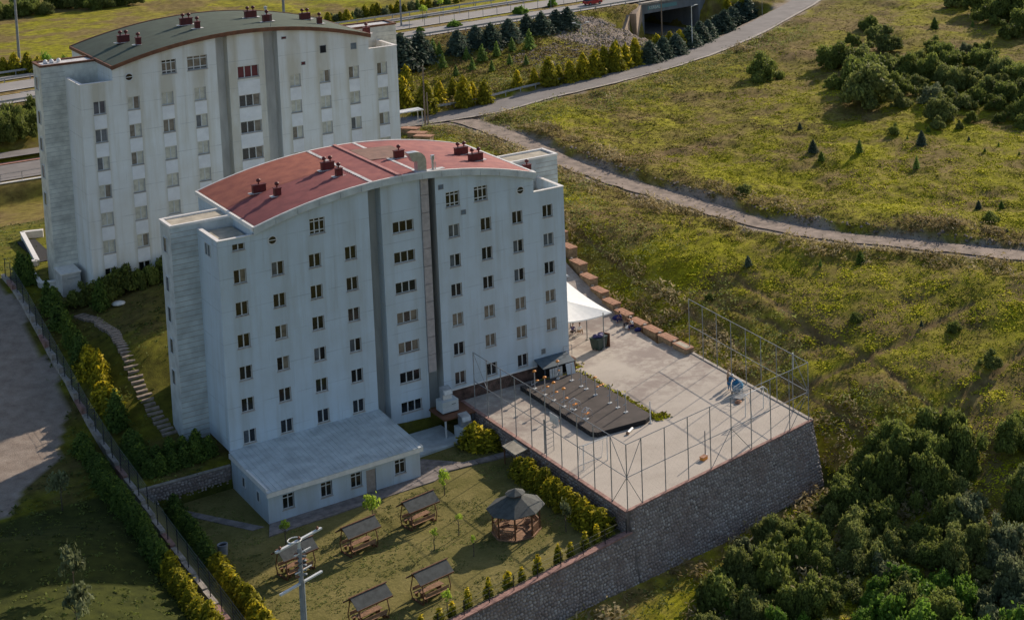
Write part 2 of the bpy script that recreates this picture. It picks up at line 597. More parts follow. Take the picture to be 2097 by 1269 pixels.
CP += [(47.5, -4, -21.6), (47.5, 8, -20.9), (48, 16, -19.2), (48.5, 24, -17.2), (49, 32, -14.8), (47.5, -15, -23.2), (47, -25, -24.6),
       (0, -60, -27.5), (40, -80, -31), (-60, -60, -23), (-60, 0, -14), (-60, 60, -8), (-60, 150, -6),
       (0, 30, -12.6), (15, 28, -12.5), (30, 30, -12.6), (38, 36, -12.8), (-4, 40, -12.6), (-6, 48, -12.6), (-4, 62, -12.8),
       (45, 55, -12.9), (50, 80, -12.9), (0, 92, -15.6), (-25, 92, -15.4), (12, 92, -15.0), (0, 86, -15.2), (0, 76, -14.2), (0, 106, -12.5), (-25, 106, -12.5), (40, 100, -12.6), (10, 20, -14.5), (25, 20, -15.5),
       (-1, 20, -13.5), (-4.5, 18.4, -13.9), (-3, 15.2, -16.0), (-7, 13.2, -16.9), (-4.5, 6.5, -19.2), (-7.5, 3, -19.6),
       (-2, 1, -19.8), (100, 400, -4), (300, 400, 0), (-100, 300, -4), (300, 220, -6), (250, 50, -14), (200, -50, -21),
       (150, -100, -27), (60, 250, -7), (160, 220, -7.5), (60, 180, -8), (-40, 200, -7.5), (120, 175, -8.2)]
HWO = np.array([5.1, 122.5])               # highway: near guard rail line at z = -8
HWD = np.array([0.9863, 0.1650])
HWD /= np.hypot(*HWD)
HWN = np.array([-HWD[1], HWD[0]])
HWZ = -8.0
for s in (-60, -20, 20, 60, 100, 170, 240):
    for n in (1, 14, 27):
        p = HWO + HWD * s + HWN * n
        CP.append((p[0], p[1], HWZ))
    if s < 100:
        p = HWO + HWD * s - HWN * 10
        CP.append((p[0], p[1], -10.8))
CP = np.array(CP, float)


def _tps(r2):
    return np.where(r2 > 1e-9, 0.5 * r2 * np.log(np.maximum(r2, 1e-9)), 0.0)


_n = len(CP)
_S = 100.0
_P = CP[:, :2] / _S
_K = _tps(((_P[:, None] - _P[None]) ** 2).sum(-1)) + np.eye(_n) * 2e-4
_A = np.zeros((_n + 3, _n + 3))
_A[:_n, :_n] = _K
_A[:_n, _n] = 1
_A[:_n, _n + 1:] = _P
_A[_n:, :_n] = _A[:_n, _n:].T
_w = np.linalg.solve(_A, np.concatenate([CP[:, 2], np.zeros(3)]))


def tps(x, y):
    x = np.asarray(x, float)
    y = np.asarray(y, float)
    sh = x.shape
    x = x.ravel()
    y = y.ravel()
    out = np.empty(len(x))
    for i in range(0, len(x), 20000):
        q = np.stack([x[i:i + 20000], y[i:i + 20000]], -1) / _S
        k = _tps(((q[:, None] - _P[None]) ** 2).sum(-1))
        out[i:i + 20000] = k @ _w[:_n] + _w[_n] + q @ _w[_n + 1:]
    return np.clip(out, -34, 12).reshape(sh)


GN = np.array([0.1826, -0.9832])            # outward normal of the long stone wall
WA = np.array([20.65, -31.4])               # court corner on the wall line
WDIR = np.array([0.9832, 0.1826])


def wl(s, off=0.0):
    p = WA + WDIR * s + GN * off
    return (p[0], p[1])


COURT_Z = -20.3
GARD_Z = -22.3
COURT = [wl(0), wl(23.5), (45.0, -4.2), (45.2, 9.0), (46.0, 20.0), (47.5, 30.0), (33.0, 30.0), (33.0, -0.1), (20.45, -0.1)]
GARD = [(-10.4, -37.1), wl(0), (20.45, -0.1), (-1.8, -0.1), (-10.4, -0.1)]


def court_z(x, y):
    return np.interp(y, [-40, 8, 14, 20, 30, 40], [COURT_Z, COURT_Z, -19.4, -18.0, -14.9, -12.9])


def polyline(pts):
    return np.array(pts, float)


ROAD = polyline([atz(*q) for q in [(740, 262, -12.9), (860, 245, -12.8), (1000, 222, -12.5), (1100, 195, -12.2), (1250, 160, -12), (1400, 118, -11.9),
                                   (1520, 70, -11.6), (1650, 0, -11), (1760, -70, -10.5)]])
TRACK = polyline([atz(*q) for q in [(905, 236, -12.7), (960, 250, -12.9), (1050, 281, -13.2), (1150, 328, -13.8), (1250, 366, -14.3), (1400, 411, -15),
                                    (1550, 455, -15.6), (1700, 482, -16), (1900, 503, -16.3), (2097, 524, -16.5),
                                    (2300, 550, -16.8), (2700, 590, -17.2)]])


def seg_dist(x, y, P):
    """distance to a 3-D polyline in plan, and the height of the nearest point"""
    best = np.full(x.shape, 1e9)
    zz = np.zeros(x.shape)
    for a, b in zip(P[:-1], P[1:]):
        d = b[:2] - a[:2]
        L = d @ d
        t = np.clip(((x - a[0]) * d[0] + (y - a[1]) * d[1]) / L, 0, 1)
        r = np.hypot(x - a[0] - t * d[0], y - a[1] - t * d[1])
        m = r < best
        best = np.where(m, r, best)
        zz = np.where(m, a[2] + t * (b[2] - a[2]), zz)
    return best, zz


def leftside(x, y, P):
    """+1 on the left of the nearest stretch of a line (seen along it), -1 on the right"""
    best = np.full(x.shape, 1e9)
    sd = np.zeros(x.shape)
    for a, b in zip(P[:-1], P[1:]):
        d = b[:2] - a[:2]
        t = np.clip(((x - a[0]) * d[0] + (y - a[1]) * d[1]) / (d @ d), 0, 1)
        r = np.hypot(x - a[0] - t * d[0], y - a[1] - t * d[1])
        m = r < best
        best = np.where(m, r, best)
        sd = np.where(m, np.sign(d[0] * (y - a[1]) - d[1] * (x - a[0])), sd)
    return sd


def sstep(a, b, x):
    t = np.clip((x - a) / (b - a), 0, 1)
    return t * t * (3 - 2 * t)


STREET = [(-60, 99, -13.0), (0, 99.0, -13.0), (30, 98.5, -12.9), (50, 88, -12.9)]


def ground(x, y, rough=True):
    x = np.asarray(x, float)
    y = np.asarray(y, float)
    h = tps(x, y)
    if rough:
        h = h + (vnoise(x, y, 7.0, 1) - .5) * .9 * sstep(46, 54, x) + (vnoise(x, y, 3.1, 5) - .5) * .5 * sstep(46, 54, x) + (vnoise(x, y, 1.6, 2) - .5) * .34 * sstep(44, 50, x) \
            + (vnoise(x, y, 1.0, 3) - .5) * .06
    # highway platform and its embankment
    n = (x - HWO[0]) * HWN[0] + (y - HWO[1]) * HWN[1]
    k = sstep(-7, -0.5, n) * (1 - sstep(28, 36, n))
    h = h * (1 - k) + (HWZ - 0.12) * k
    # underpass cutting
    s = (x - HWO[0]) * HWD[0] + (y - HWO[1]) * HWD[1]
    lw = UPW + np.where(s < UPS, 14.5 * np.clip((-1.6 - n) / 7.2, 0, 1), 9 * np.clip((-1.6 - n) / 7, 0, 1))
    cut = (1 - sstep(.2, 1.0, np.abs(s - UPS) - lw)) * sstep(-27, -12, n) * (1 - sstep(30, 32, n))
    h = h * (1 - cut) + np.minimum(h, -15.4) * cut
    for P, w, dz in ((np.array([(-60, 107.6, -12.35), (32, 107.4, -12.35)], float), 2.4, -.1), (ROAD, 3.4, -.16), (TRACK, 2.2, -.12), (np.array(STREET, float), 5.5, -.12)):
        d, zz = seg_dist(x, y, P)
        k = 1 - sstep(w, w + 3.0, d)
        h = h * (1 - k) + (zz + dz) * k
    # stone faced bank on the far side of the dirt track
    d, zz = seg_dist(x, y, TRACK)
    side = sstep(55, 62, x) * (1 - sstep(85, 95, x)) * sstep(2.3, 3.0, d) * (1 - sstep(7, 16, d))
    d2, zz = seg_dist(x, y, ROAD)
    h = h + side * (leftside(x, y, TRACK) > 0) * sstep(12, 22, d2) * .8
    # the courtyard and garden carry their own surfaces: keep the soil below them
    m = inpoly(x, y, COURT)
    h = np.where(m, np.minimum(h, court_z(x, y) - .35), h)
    m = inpoly(x, y, GARD)
    h = np.where(m, np.minimum(h, GARD_Z - .6), h)
    m = (x > -1.6) & (x < 32.6) & (y > 0.2) & (y < 15.6)
    h = np.where(m, np.minimum(h, -16), h)
    # just outside the long wall the soil must stay at the wall foot
    o = (x - WA[0]) * GN[0] + (y - WA[1]) * GN[1]
    ss = (x - WA[0]) * WDIR[0] + (y - WA[1]) * WDIR[1]
    m = (o > -0.2) & (o < 5) & (ss > -32) & (ss < 24)
    foot = np.interp(ss, [-32, -18, 0, 24], [-25.4, -25.6, -26.0, -26.4])
    k = np.where(m, 1 - sstep(1.6, 5, o), 0)
    h = h * (1 - k) + np.minimum(h, foot) * k
    return h


UPS, UPW = 135.8, 8.3


def gz(x, y):
    return float(ground(np.array([x]), np.array([y]), True)[0])


def ground_at(u, v, lift=0.0, tmax=900):
    """where the sight line of a spot in the photograph meets the soil"""
    d = ray(u, v)
    t = np.arange(110, tmax, 1.0)
    P = CAM[None] + d[None] * t[:, None]
    h = ground(P[:, 0], P[:, 1]) + lift
    k = np.argmax(P[:, 2] < h)
    if k == 0:
        k = len(t) - 1
    t = np.linspace(t[k - 1], t[k], 21)
    P = CAM[None] + d[None] * t[:, None]
    h = ground(P[:, 0], P[:, 1]) + lift
    k = int(np.argmax(P[:, 2] < h))
    return float(P[k, 0]), float(P[k, 1]), float(h[k])


def ppm(x, y, z):
    """pixels of the photograph per metre at a spot"""
    return F / ((np.array([x, y, z]) - CAM) @ AD)


def axis(stops):
    out = []
    for a, b, st in stops:
        out += list(np.arange(a, b, st))
    return np.array(out + [stops[-1][1]])


xs = axis([(-1500, -300, 200), (-300, -60, 20), (-60, -24, 2), (-24, 100, .62), (100, 180, 1.3), (180, 340, 4), (340, 600, 26), (600, 2600, 250)])
ys = axis([(-1200, -240, 160), (-240, -70, 10), (-70, -50, 1.5), (-50, 100, .62), (100, 180, 1.2), (180, 360, 4), (360, 700, 30), (700, 3000, 250)])
GX, GY = np.meshgrid(xs, ys, indexing='ij')
GZ = ground(GX, GY)
_i = np.arange(len(xs) - 1)[:, None] * len(ys) + np.arange(len(ys) - 1)[None]
GQ = np.stack([_i, _i + len(ys), _i + len(ys) + 1, _i + 1], -1).reshape(-1, 4)

# zone colours of the soil: r = gravel / bare earth, g = mown or shady lawn, b = dry brown grass
LOT = [ground_at(*q)[:2] for q in [(-60, 585), (0, 575), (20, 600), (60, 670), (110, 770), (136, 840), (132, 905), (90, 975), (40, 1020), (-60, 1080)]]
LOT = [(-60, 60)] + LOT + [(-60, -5)]
_rx = GX + (vnoise(GX, GY, 2.5, 8) - .5) * 2.2
_ry = GY + (vnoise(GX, GY, 2.5, 9) - .5) * 2.2
zr = inpoly(_rx, _ry, LOT).astype(float)
for P, w in ((ROAD, 3.6), (TRACK, 2.2)):
    d, _z = seg_dist(_rx, _ry, P)
    zr = np.maximum(zr, 1 - sstep(w - .3, w + .9, d))
_s = (GX - HWO[0]) * HWD[0] + (GY - HWO[1]) * HWD[1]
_nn = (GX - HWO[0]) * HWN[0] + (GY - HWO[1]) * HWN[1]
ROCKC = np.array(ground_at(1228, 66)[:2])
zr = np.maximum(zr, .8 * (1 - sstep(9, 13, np.hypot(_rx - ROCKC[0], _ry - ROCKC[1]))))
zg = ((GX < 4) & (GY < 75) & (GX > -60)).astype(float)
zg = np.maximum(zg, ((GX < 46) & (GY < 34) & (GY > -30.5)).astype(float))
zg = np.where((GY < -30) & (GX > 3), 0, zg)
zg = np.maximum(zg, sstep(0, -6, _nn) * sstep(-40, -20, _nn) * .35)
PATHS = [[(1450, 620), (1720, 700), (1790, 740), (1870, 800), (1900, 830)], [(1560, 840), (1700, 765), (1830, 710), (1990, 620)],
         [(1900, 850), (2000, 790), (2097, 720), (2200, 660)], [(1165, 460), (1300, 560), (1420, 640), (1700, 830), (1800, 930)],
         [(1500, 560), (1620, 640), (1690, 700)]]
PTH = np.zeros(GX.shape)
for P in PATHS:
    Q = np.array([ground_at(*q) for q in P])
    d, _z = seg_dist(GX + (vnoise(GX, GY, 1.5, 4) - .5), GY, Q)
    PTH = np.maximum(PTH, 1 - sstep(.25, .8, d))
    GZ = GZ - .22 * (1 - sstep(.2, .9, d))
zb = np.clip(vnoise(GX, GY, 17, 21) * .6 + vnoise(GX, GY, 5, 22) * .4 + .12 * sstep(60, 120, GY) * (1 - sstep(150, 170, GY)) - .45, 0, 1) * 2.4
d, _z = seg_dist(GX, GY, TRACK)
zb = np.maximum(zb, .9 * (1 - sstep(3, 9, d)) * vnoise(GX, GY, 3, 31))
zb = np.clip(zb * (.45 + .55 * sstep(0, 40, GY)), 0, 1)
zb = np.maximum(zb, PTH)
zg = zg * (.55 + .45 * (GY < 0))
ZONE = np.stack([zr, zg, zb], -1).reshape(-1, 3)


def soil_mat():
    m, nt, b = newmat('meadow soil')
    g = geo(nt)
    a = nt.nodes.new('ShaderNodeAttribute')
    a.attribute_name = 'zone'
    sp = nt.nodes.new('ShaderNodeSeparateColor')
    nt.links.new(a.outputs['Color'], sp.inputs[0])
    n1 = noise(nt, 0.11, 5, 0.62, g)
    n2 = noise(nt, 0.9, 5, 0.65, g)
    n3 = noise(nt, 4.0, 3, 0.6, g)
    green = ramp(nt, n2, [(0.28, (0.11, 0.10, 0.010)), (0.5, (0.26, 0.245, 0.013)), (0.72, (0.43, 0.41, 0.016))])
    brown = ramp(nt, n2, [(0.3, (0.13, 0.085, 0.035)), (0.7, (0.28, 0.20, 0.09))])
    f = ramp(nt, n1, [(0.44, (0, 0, 0)), (0.58, (0.85, 0.85, 0.85))])
    fb = nt.nodes.new('ShaderNodeMath')
    fb.operation = 'MAXIMUM'
    nt.links.new(f, fb.inputs[0])
    nt.links.new(sp.outputs[2], fb.inputs[1])
    c = mixc(nt, fb.outputs[0], green, brown)
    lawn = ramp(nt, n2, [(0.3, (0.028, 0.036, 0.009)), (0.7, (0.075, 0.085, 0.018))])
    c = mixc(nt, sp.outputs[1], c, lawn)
    n4 = noise(nt, 11.0, 3, 0.6, g)
    grav = ramp(nt, n2, [(0.3, (0.27, 0.215, 0.175)), (0.7, (0.42, 0.35, 0.29))])
    c = mixc(nt, sp.outputs[0], c, grav)
    c = mixc(nt, 0.45, c, ramp(nt, n4, [(0.3, (0.5,) * 3), (0.65, (1.0,) * 3)]), 'MULTIPLY')
    nt.links.new(c, b.inputs['Base Color'])
    b.inputs['Roughness'].default_value = 1.0
    b.inputs['Specular IOR Level'].default_value = 0.1
    bump(nt, b, n4, 0.6, 0.08)
    return m


M['soil'] = soil_mat()
gm = np_mesh('ground', np.stack([GX, GY, GZ], -1).reshape(-1, 3), GQ, M['soil'], ZONE, True, 'zone')
tag(link('ground', gm), kind='structure')


# ------------------------------------------------------------------ ribbons: roads, kerbs
def ribbon(name, P, w0, w1, mat, lift=0.0, sub=6, wob=0.0, parent=None):
    """flat strip from offset w0 (left) to w1 (right) of a smooth line"""
    P = [Vector(p) for p in P]
    pts = []
    for i in range(len(P) - 1):
        p0 = P[max(i - 1, 0)]
        p1, p2 = P[i], P[i + 1]
        p3 = P[min(i + 2, len(P) - 1)]
        for k in range(sub):
            t = k / sub
            pts.append(0.5 * ((2 * p1) + (p2 - p0) * t + (2 * p0 - 5 * p1 + 4 * p2 - p3) * t * t + (3 * p1 - p0 - 3 * p2 + p3) * t ** 3))
    pts.append(P[-1])
    mb = MB()
    L = []
    for i, p in enumerate(pts):
        d = (pts[min(i + 1, len(pts) - 1)] - pts[max(i - 1, 0)])
        d.z = 0
        d.normalize()
        n = Vector((-d.y, d.x, 0))
        j = (vnoise(p.x * 3, p.y * 3, 4.0, 41) - .5) * wob
        j2 = (vnoise(p.x * 3 + 90, p.y * 3, 4.0, 42) - .5) * wob
        L.append((p + n * (w0 + float(j)) + Vector((0, 0, lift)), p + n * (w1 + float(j2)) + Vector((0, 0, lift))))
    for (a, b), (c, d) in zip(L[:-1], L[1:]):
        mb.poly([b, d, c, a])
    o = mb.build(name, mat, parent)
    return o


tag(ribbon('road', ROAD, 3.0, -3.0, M['asphalt'], 0.02, 8, .3), kind='structure')
tag(ribbon('road_shoulder', ROAD, -3.0, -3.7, M['kerb2'], 0.015, 8, .5), kind='structure')
M['dirt'] = simple('dirt track', (0.30, 0.235, 0.19), 0.95, 0.22, 0.7, bumps=.4)
tag(ribbon('dirt_track', TRACK, 1.7, -1.7, M['dirt'], 0.02, 8, .8), kind='structure')
tag(ribbon('street', STREET, 5.3, -4.2, M['asphalt'], 0.0, 6), kind='structure')
tag(ribbon('pavement', STREET, 7.2, 5.3, M['pinkwall'], 0.10, 6), kind='structure')


def hw(s, n, z=HWZ):
    p = HWO + HWD * s + HWN * n
    return (float(p[0]), float(p[1]), z)


def hstrip(name, n0, n1, mat, z=HWZ, s0=-90, s1=330):
    return ribbon(name, [hw(s, (n0 + n1) / 2, z) for s in range(s0, s1 + 1, 30)], (n1 - n0) / 2, -(n1 - n0) / 2, mat, 0, 1)


tag(hstrip('highway', 0.9, 8.0, M['hwy'], HWZ + .03), kind='structure')
tag(hstrip('highway', 11.2, 18.4, M['hwy'], HWZ + .03), kind='structure')
tag(hstrip('service_road', 20.8, 24.0, M['hwy'], HWZ + .03), kind='structure')
tag(hstrip('edge_line', 7.55, 7.75, M['line'], HWZ + .036), kind='structure')
tag(hstrip('edge_line', 1.2, 1.38, M['line'], HWZ + .036), kind='structure')
tag(hstrip('edge_line', 11.5, 11.68, M['line'], HWZ + .036), kind='structure')
o = MB()
o2 = MB()
for i in range(0, 105):
    a, b = hw(-90 + i * 4, 8.0), hw(-90 + i * 4 + 4, 8.0)
    (o if i % 2 else o2).bar((a[0], a[1], HWZ + .07), (b[0], b[1], HWZ + .07), .25, .18)
tag(o.build('median_kerb', M['yellow']), kind='structure')
tag(o2.build('median_kerb', M['kerb2']), kind='structure')
# far side of the street behind the rear block: dark access road
tag(ribbon('access_road', [(-60, 107.6, -12.35), (0, 107.4, -12.35), (30, 107.4, -12.35)], 1.9, -1.9, M['asphalt'], .1, 3), kind='structure')

# ------------------------------------------------------------------ the two blocks
def zarc(x):
    return 1.3 + 2.2 * (1 - ((x - 15.43) / 14.0) ** 2)


def wall_holes(mb, x0, x1, y, z0, ztop, rects, depth=0.16, rev=None, step=1.2):
    """front wall (facing -y) between x0 and x1 with holes; reveals go into rev"""
    rects = [r for r in rects if r[0] > x0 - .01 and r[1] < x1 + .01]
    X = {round(x0, 4), round(x1, 4)}
    Z = {round(z0, 4)}
    for a, b, c, d in rects:
        X |= {round(a, 4), round(b, 4)}
        Z |= {round(c, 4), round(d, 4)}
    k = x0
    while k < x1:
        X.add(round(k, 4))
        k += step
    X = sorted(X)
    X = [X[0]] + [b for a, b in zip(X[:-1], X[1:]) if b - a > 1e-3]
    cap = callable(ztop)
    zm = min(ztop(x0), ztop(x1)) if cap else ztop
    hi = max(Z)
    Z = sorted(Z | ({round(zm, 4)} if zm > hi + 1e-3 else set()))
    for i in range(len(X) - 1):
        a, b = X[i], X[i + 1]
        xm = (a + b) / 2
        for j in range(len(Z) - 1):
            c, d = Z[j], Z[j + 1]
            zc = (c + d) / 2
            if any(r[0] < xm < r[1] and r[2] < zc < r[3] for r in rects):
                continue
            mb.poly([(a, y, c), (b, y, c), (b, y, d), (a, y, d)])
        if cap:
            mb.poly([(a, y, Z[-1]), (b, y, Z[-1]), (b, y, max(Z[-1] + .001, ztop(b))), (a, y, max(Z[-1] + .001, ztop(a)))])
    r_ = mb
    for a, b, c, d in (rects if rev is None else ()):
        e = y + depth
        r_.poly([(a, y, c), (a, e, c), (b, e, c), (b, y, c)])
        r_.poly([(a, y, d), (b, y, d), (b, e, d), (a, e, d)])
        r_.poly([(a, y, c), (a, y, d), (a, e, d), (a, e, c)])
        r_.poly([(b, y, c), (b, e, c), (b, e, d), (b, y, d)])


_wcache = {}


def win_meshes(kind, w, h):
    key = (kind, w, h)
    if key in _wcache:
        return _wcache[key]
    t = .07
    f = MB()
    panes = []
    x0, x1, z0, z1 = -w / 2, w / 2, -h / 2, h / 2
    y0, y1 = 0.14, 0.23
    f.box(x0, x1, y0, y1, z1 - t, z1)
    f.box(x0, x1, y0, y1, z0, z0 + t)
    f.box(x0, x0 + t, y0, y1, z0 + t, z1 - t)
    f.box(x1 - t, x1, y0, y1, z0 + t, z1 - t)
    if kind == 'two':
        cx = [x0 + t, -.05, .05, x1 - t]
        f.box(-.05, .05, y0, y1, z0 + t, z1 - t)
        panes = [(cx[0], cx[1], z0 + t, z1 - t), (cx[2], cx[3], z0 + t, z1 - t)]
    elif kind == 'three':
        a = x0 + w / 3
        b = x0 + 2 * w / 3
        f.box(a - .05, a + .05, y0, y1, z0 + t, z1 - t)
        f.box(b - .05, b + .05, y0, y1, z0 + t, z1 - t)
        panes = [(x0 + t, a - .05, z0 + t, z1 - t), (a + .05, b - .05, z0 + t, z1 - t), (b + .05, x1 - t, z0 + t, z1 - t)]
    elif kind == 'nine':
        xs_ = [x0 + t, x0 + w / 3, x0 + 2 * w / 3, x1 - t]
        zs_ = [z0 + t, z0 + h * .22, z0 + h * .8, z1 - t]
        for q in xs_[1:3]:
            f.box(q - .045, q + .045, y0, y1, z0 + t, z1 - t)
        for q in zs_[1:3]:
            f.box(x0 + t, x1 - t, y0 - .004, y1 - .004, q - .045, q + .045)
        for i in range(3):
            for j in range(3):
                panes.append((xs_[i] + (.045 if i else 0), xs_[i + 1] - (.045 if i < 2 else 0),
                              zs_[j] + (.045 if j else 0), zs_[j + 1] - (.045 if j < 2 else 0)))
    elif kind == 'transom':
        f.box(-.04, .04, y0, y1, z0 + t, z1 - t)
        q = z0 + h * .74
        f.box(x0 + t, x1 - t, y0 - .004, y1 - .004, q - .035, q + .035)
        for a, b in ((x0 + t, -.04), (.04, x1 - t)):
            panes += [(a, b, z0 + t, q - .035), (a, b, q + .035, z1 - t)]
    elif kind == 'one':
        panes = [(x0 + t, x1 - t, z0 + t, z1 - t)]
    rv = MB()
    e = .24
    rv.poly([(x0, 0, z0), (x0, e, z0), (x1, e, z0), (x1, 0, z0)])
    rv.poly([(x0, 0, z1), (x1, 0, z1), (x1, e, z1), (x0, e, z1)])
    rv.poly([(x0, 0, z0), (x0, 0, z1), (x0, e, z1), (x0, e, z0)])
    rv.poly([(x1, 0, z0), (x1, e, z0), (x1, e, z1), (x1, 0, z1)])
    fm = f.mesh('window', M['frame'])
    pm = []
    for (a, b, c, d) in panes:
        pm.append(MB().box(a, b, .18, .21, c, d))
    sm = MB().box(x0 - .06, x1 + .06, -.07, .13, z0 - .07, z0).mesh('sill', M['sill'])
    _wcache[key] = (fm, pm, sm, {'rev': rv.mesh('reveal', M['reveal'])})
    return _wcache[key]


def window(parent, kind, x, y, z, w, h, panes, sill=True, rz=0.0):
    fm, pm, sm, pc = win_meshes(kind, w, h)
    o = link('window', fm, parent, (x, y, z), rz)
    for i, q in enumerate(pm):
        key = (i, panes[i % len(panes)])
        if key not in pc:
            pc[key] = q.mesh('pane', M[key[1]])
        link('pane', pc[key], o)
    if sill:
        link('sill', sm, o)
        link('reveal', pc['rev'], o)
    return o


def round_window(parent, x, z):
    m = MB()
    n = 16
    for i in range(n):
        a, b = 2 * math.pi * i / n, 2 * math.pi * (i + 1) / n
        for r0, r1, y0, y1 in ((.34, .45, -.05, -.05),):
            m.poly([(r0 * math.cos(a), y0, r0 * math.sin(a)), (r1 * math.cos(a), y0, r1 * math.sin(a)),
                    (r1 * math.cos(b), y1, r1 * math.sin(b)), (r0 * math.cos(b), y1, r0 * math.sin(b))])
        m.poly([(.45 * math.cos(a), -.05, .45 * math.sin(a)), (.45 * math.cos(a), .0, .45 * math.sin(a)),
                (.45 * math.cos(b), .0, .45 * math.sin(b)), (.45 * math.cos(b), -.05, .45 * math.sin(b))])
    m.box(-.34, .34, -.045, -.01, -.035, .035)
    o = m.build('window', M['frame'], parent, loc=(x, 0, z))
    p = MB()
    p.poly([(.35 * math.cos(2 * math.pi * i / n), -.02, .35 * math.sin(2 * math.pi * i / n)) for i in range(n)])
    p.build('pane', M['paneD'], o)
    tag(o, 'round window with a bar across')


def louvre(parent, x, z, w=.55, h=.5, mat='paneG', y=0.0):
    m = MB()
    m.box(-w / 2, w / 2, -.03, -.002, -h / 2, -h / 2 + .05).box(-w / 2, w / 2, -.03, -.002, h / 2 - .05, h / 2)
    m.box(-w / 2, -w / 2 + .05, -.03, -.002, -h / 2 + .05, h / 2 - .05).box(w / 2 - .05, w / 2, -.03, -.002, -h / 2 + .05, h / 2 - .05)
    o = m.build('vent_grille', M['steel'], parent, loc=(x, y, z))
    s = MB()
    for i in range(5):
        q = -h / 2 + .05 + (h - .1) * i / 5
        s.poly([(-w / 2 + .05, -.025, q), (w / 2 - .05, -.025, q), (w / 2 - .05, -.004, q + (h - .1) / 5), (-w / 2 + .05, -.004, q + (h - .1) / 5)])
    s.build('louvre', M[mat], o)


CX_ = [0.0, 3.38, 6.81, 10.22, 15.55, 20.64, 24.05, 27.49, 30.90]


def parapet(parent, x0, x1, y0, y1, z, floor, mat, sides='fblr', t=.25, wallmat='wallA'):
    """terrace floor with a capped parapet round it"""
    MB().box(x0 + t, x1 - t, y0 + t, y1 - t, floor - .2, floor).build('roof_deck', M['terrace'], parent)
    p = MB()
    c = MB()
    e = .06
    x0 += .004 if 'l' in sides else 0
    x1 -= .004 if 'r' in sides else 0
    y1 -= .004
    if 'f' in sides:
        p.box(x0, x1, y0 + .003, y0 + t, floor - .2, z - .08)
        c.box(x0 - e, x1 + e, y0 - e, y0 + t + e, z - .08, z)
    if 'b' in sides:
        p.box(x0, x1, y1 - t, y1, floor - .2, z - .08)
        c.box(x0 - e, x1 + e, y1 - t - e, y1 + e, z - .08, z)
    if 'l' in sides:
        p.box(x0, x0 + t, y0 + t, y1 - t, floor - .2, z - .08)
        c.box(x0 - e, x0 + t + e, y0 + t + e, y1 - t - e, z - .08, z - .002)
    if 'r' in sides:
        p.box(x1 - t, x1, y0 + t, y1 - t, floor - .2, z - .08)
        c.box(x1 - t - e, x1 + e, y0 + t + e, y1 - t - e, z - .08, z - .002)
    o = p.build('parapet', M[wallmat], parent)
    c.build('coping', M[mat], o)


def chimney(parent, x, y, n, w=1.0, d=.5, h=.78, turn=0.0, zf=None):
    z = (zf or zarc)(x)
    m = MB()
    m.box(-w / 2, w / 2, -d / 2, d / 2, -.3, h)
    m.box(-w / 2 - .05, w / 2 + .05, -d / 2 - .05, d / 2 + .05, h, h + .06)
    o = m.build('chimney', M['chim'], parent, loc=(x, y, z), rz=turn)
    MB().box(-w / 2 - .35, w / 2 + .35, -d / 2 - .1, d / 2 + .1, .02, .07).build('flashing', M['flash'], o)
    for i in range(n):
        cx = 0 if n == 1 else (-w / 4 + i * w / 2)
        c = MB()
        c.tube((cx, 0, h + .06), (cx, 0, h + .28), .07, .07, 8)
        c.lathe([(.05, .0), (.17, .06), (.22, .16), (.2, .27), (.1, .35), (.02, .37)], (cx, 0, h + .24), 10)
        c.build('cowl', M['chim'], o, True)
    return o


def tower_windows(root, x, zs, side):
    for z in zs:
        pass


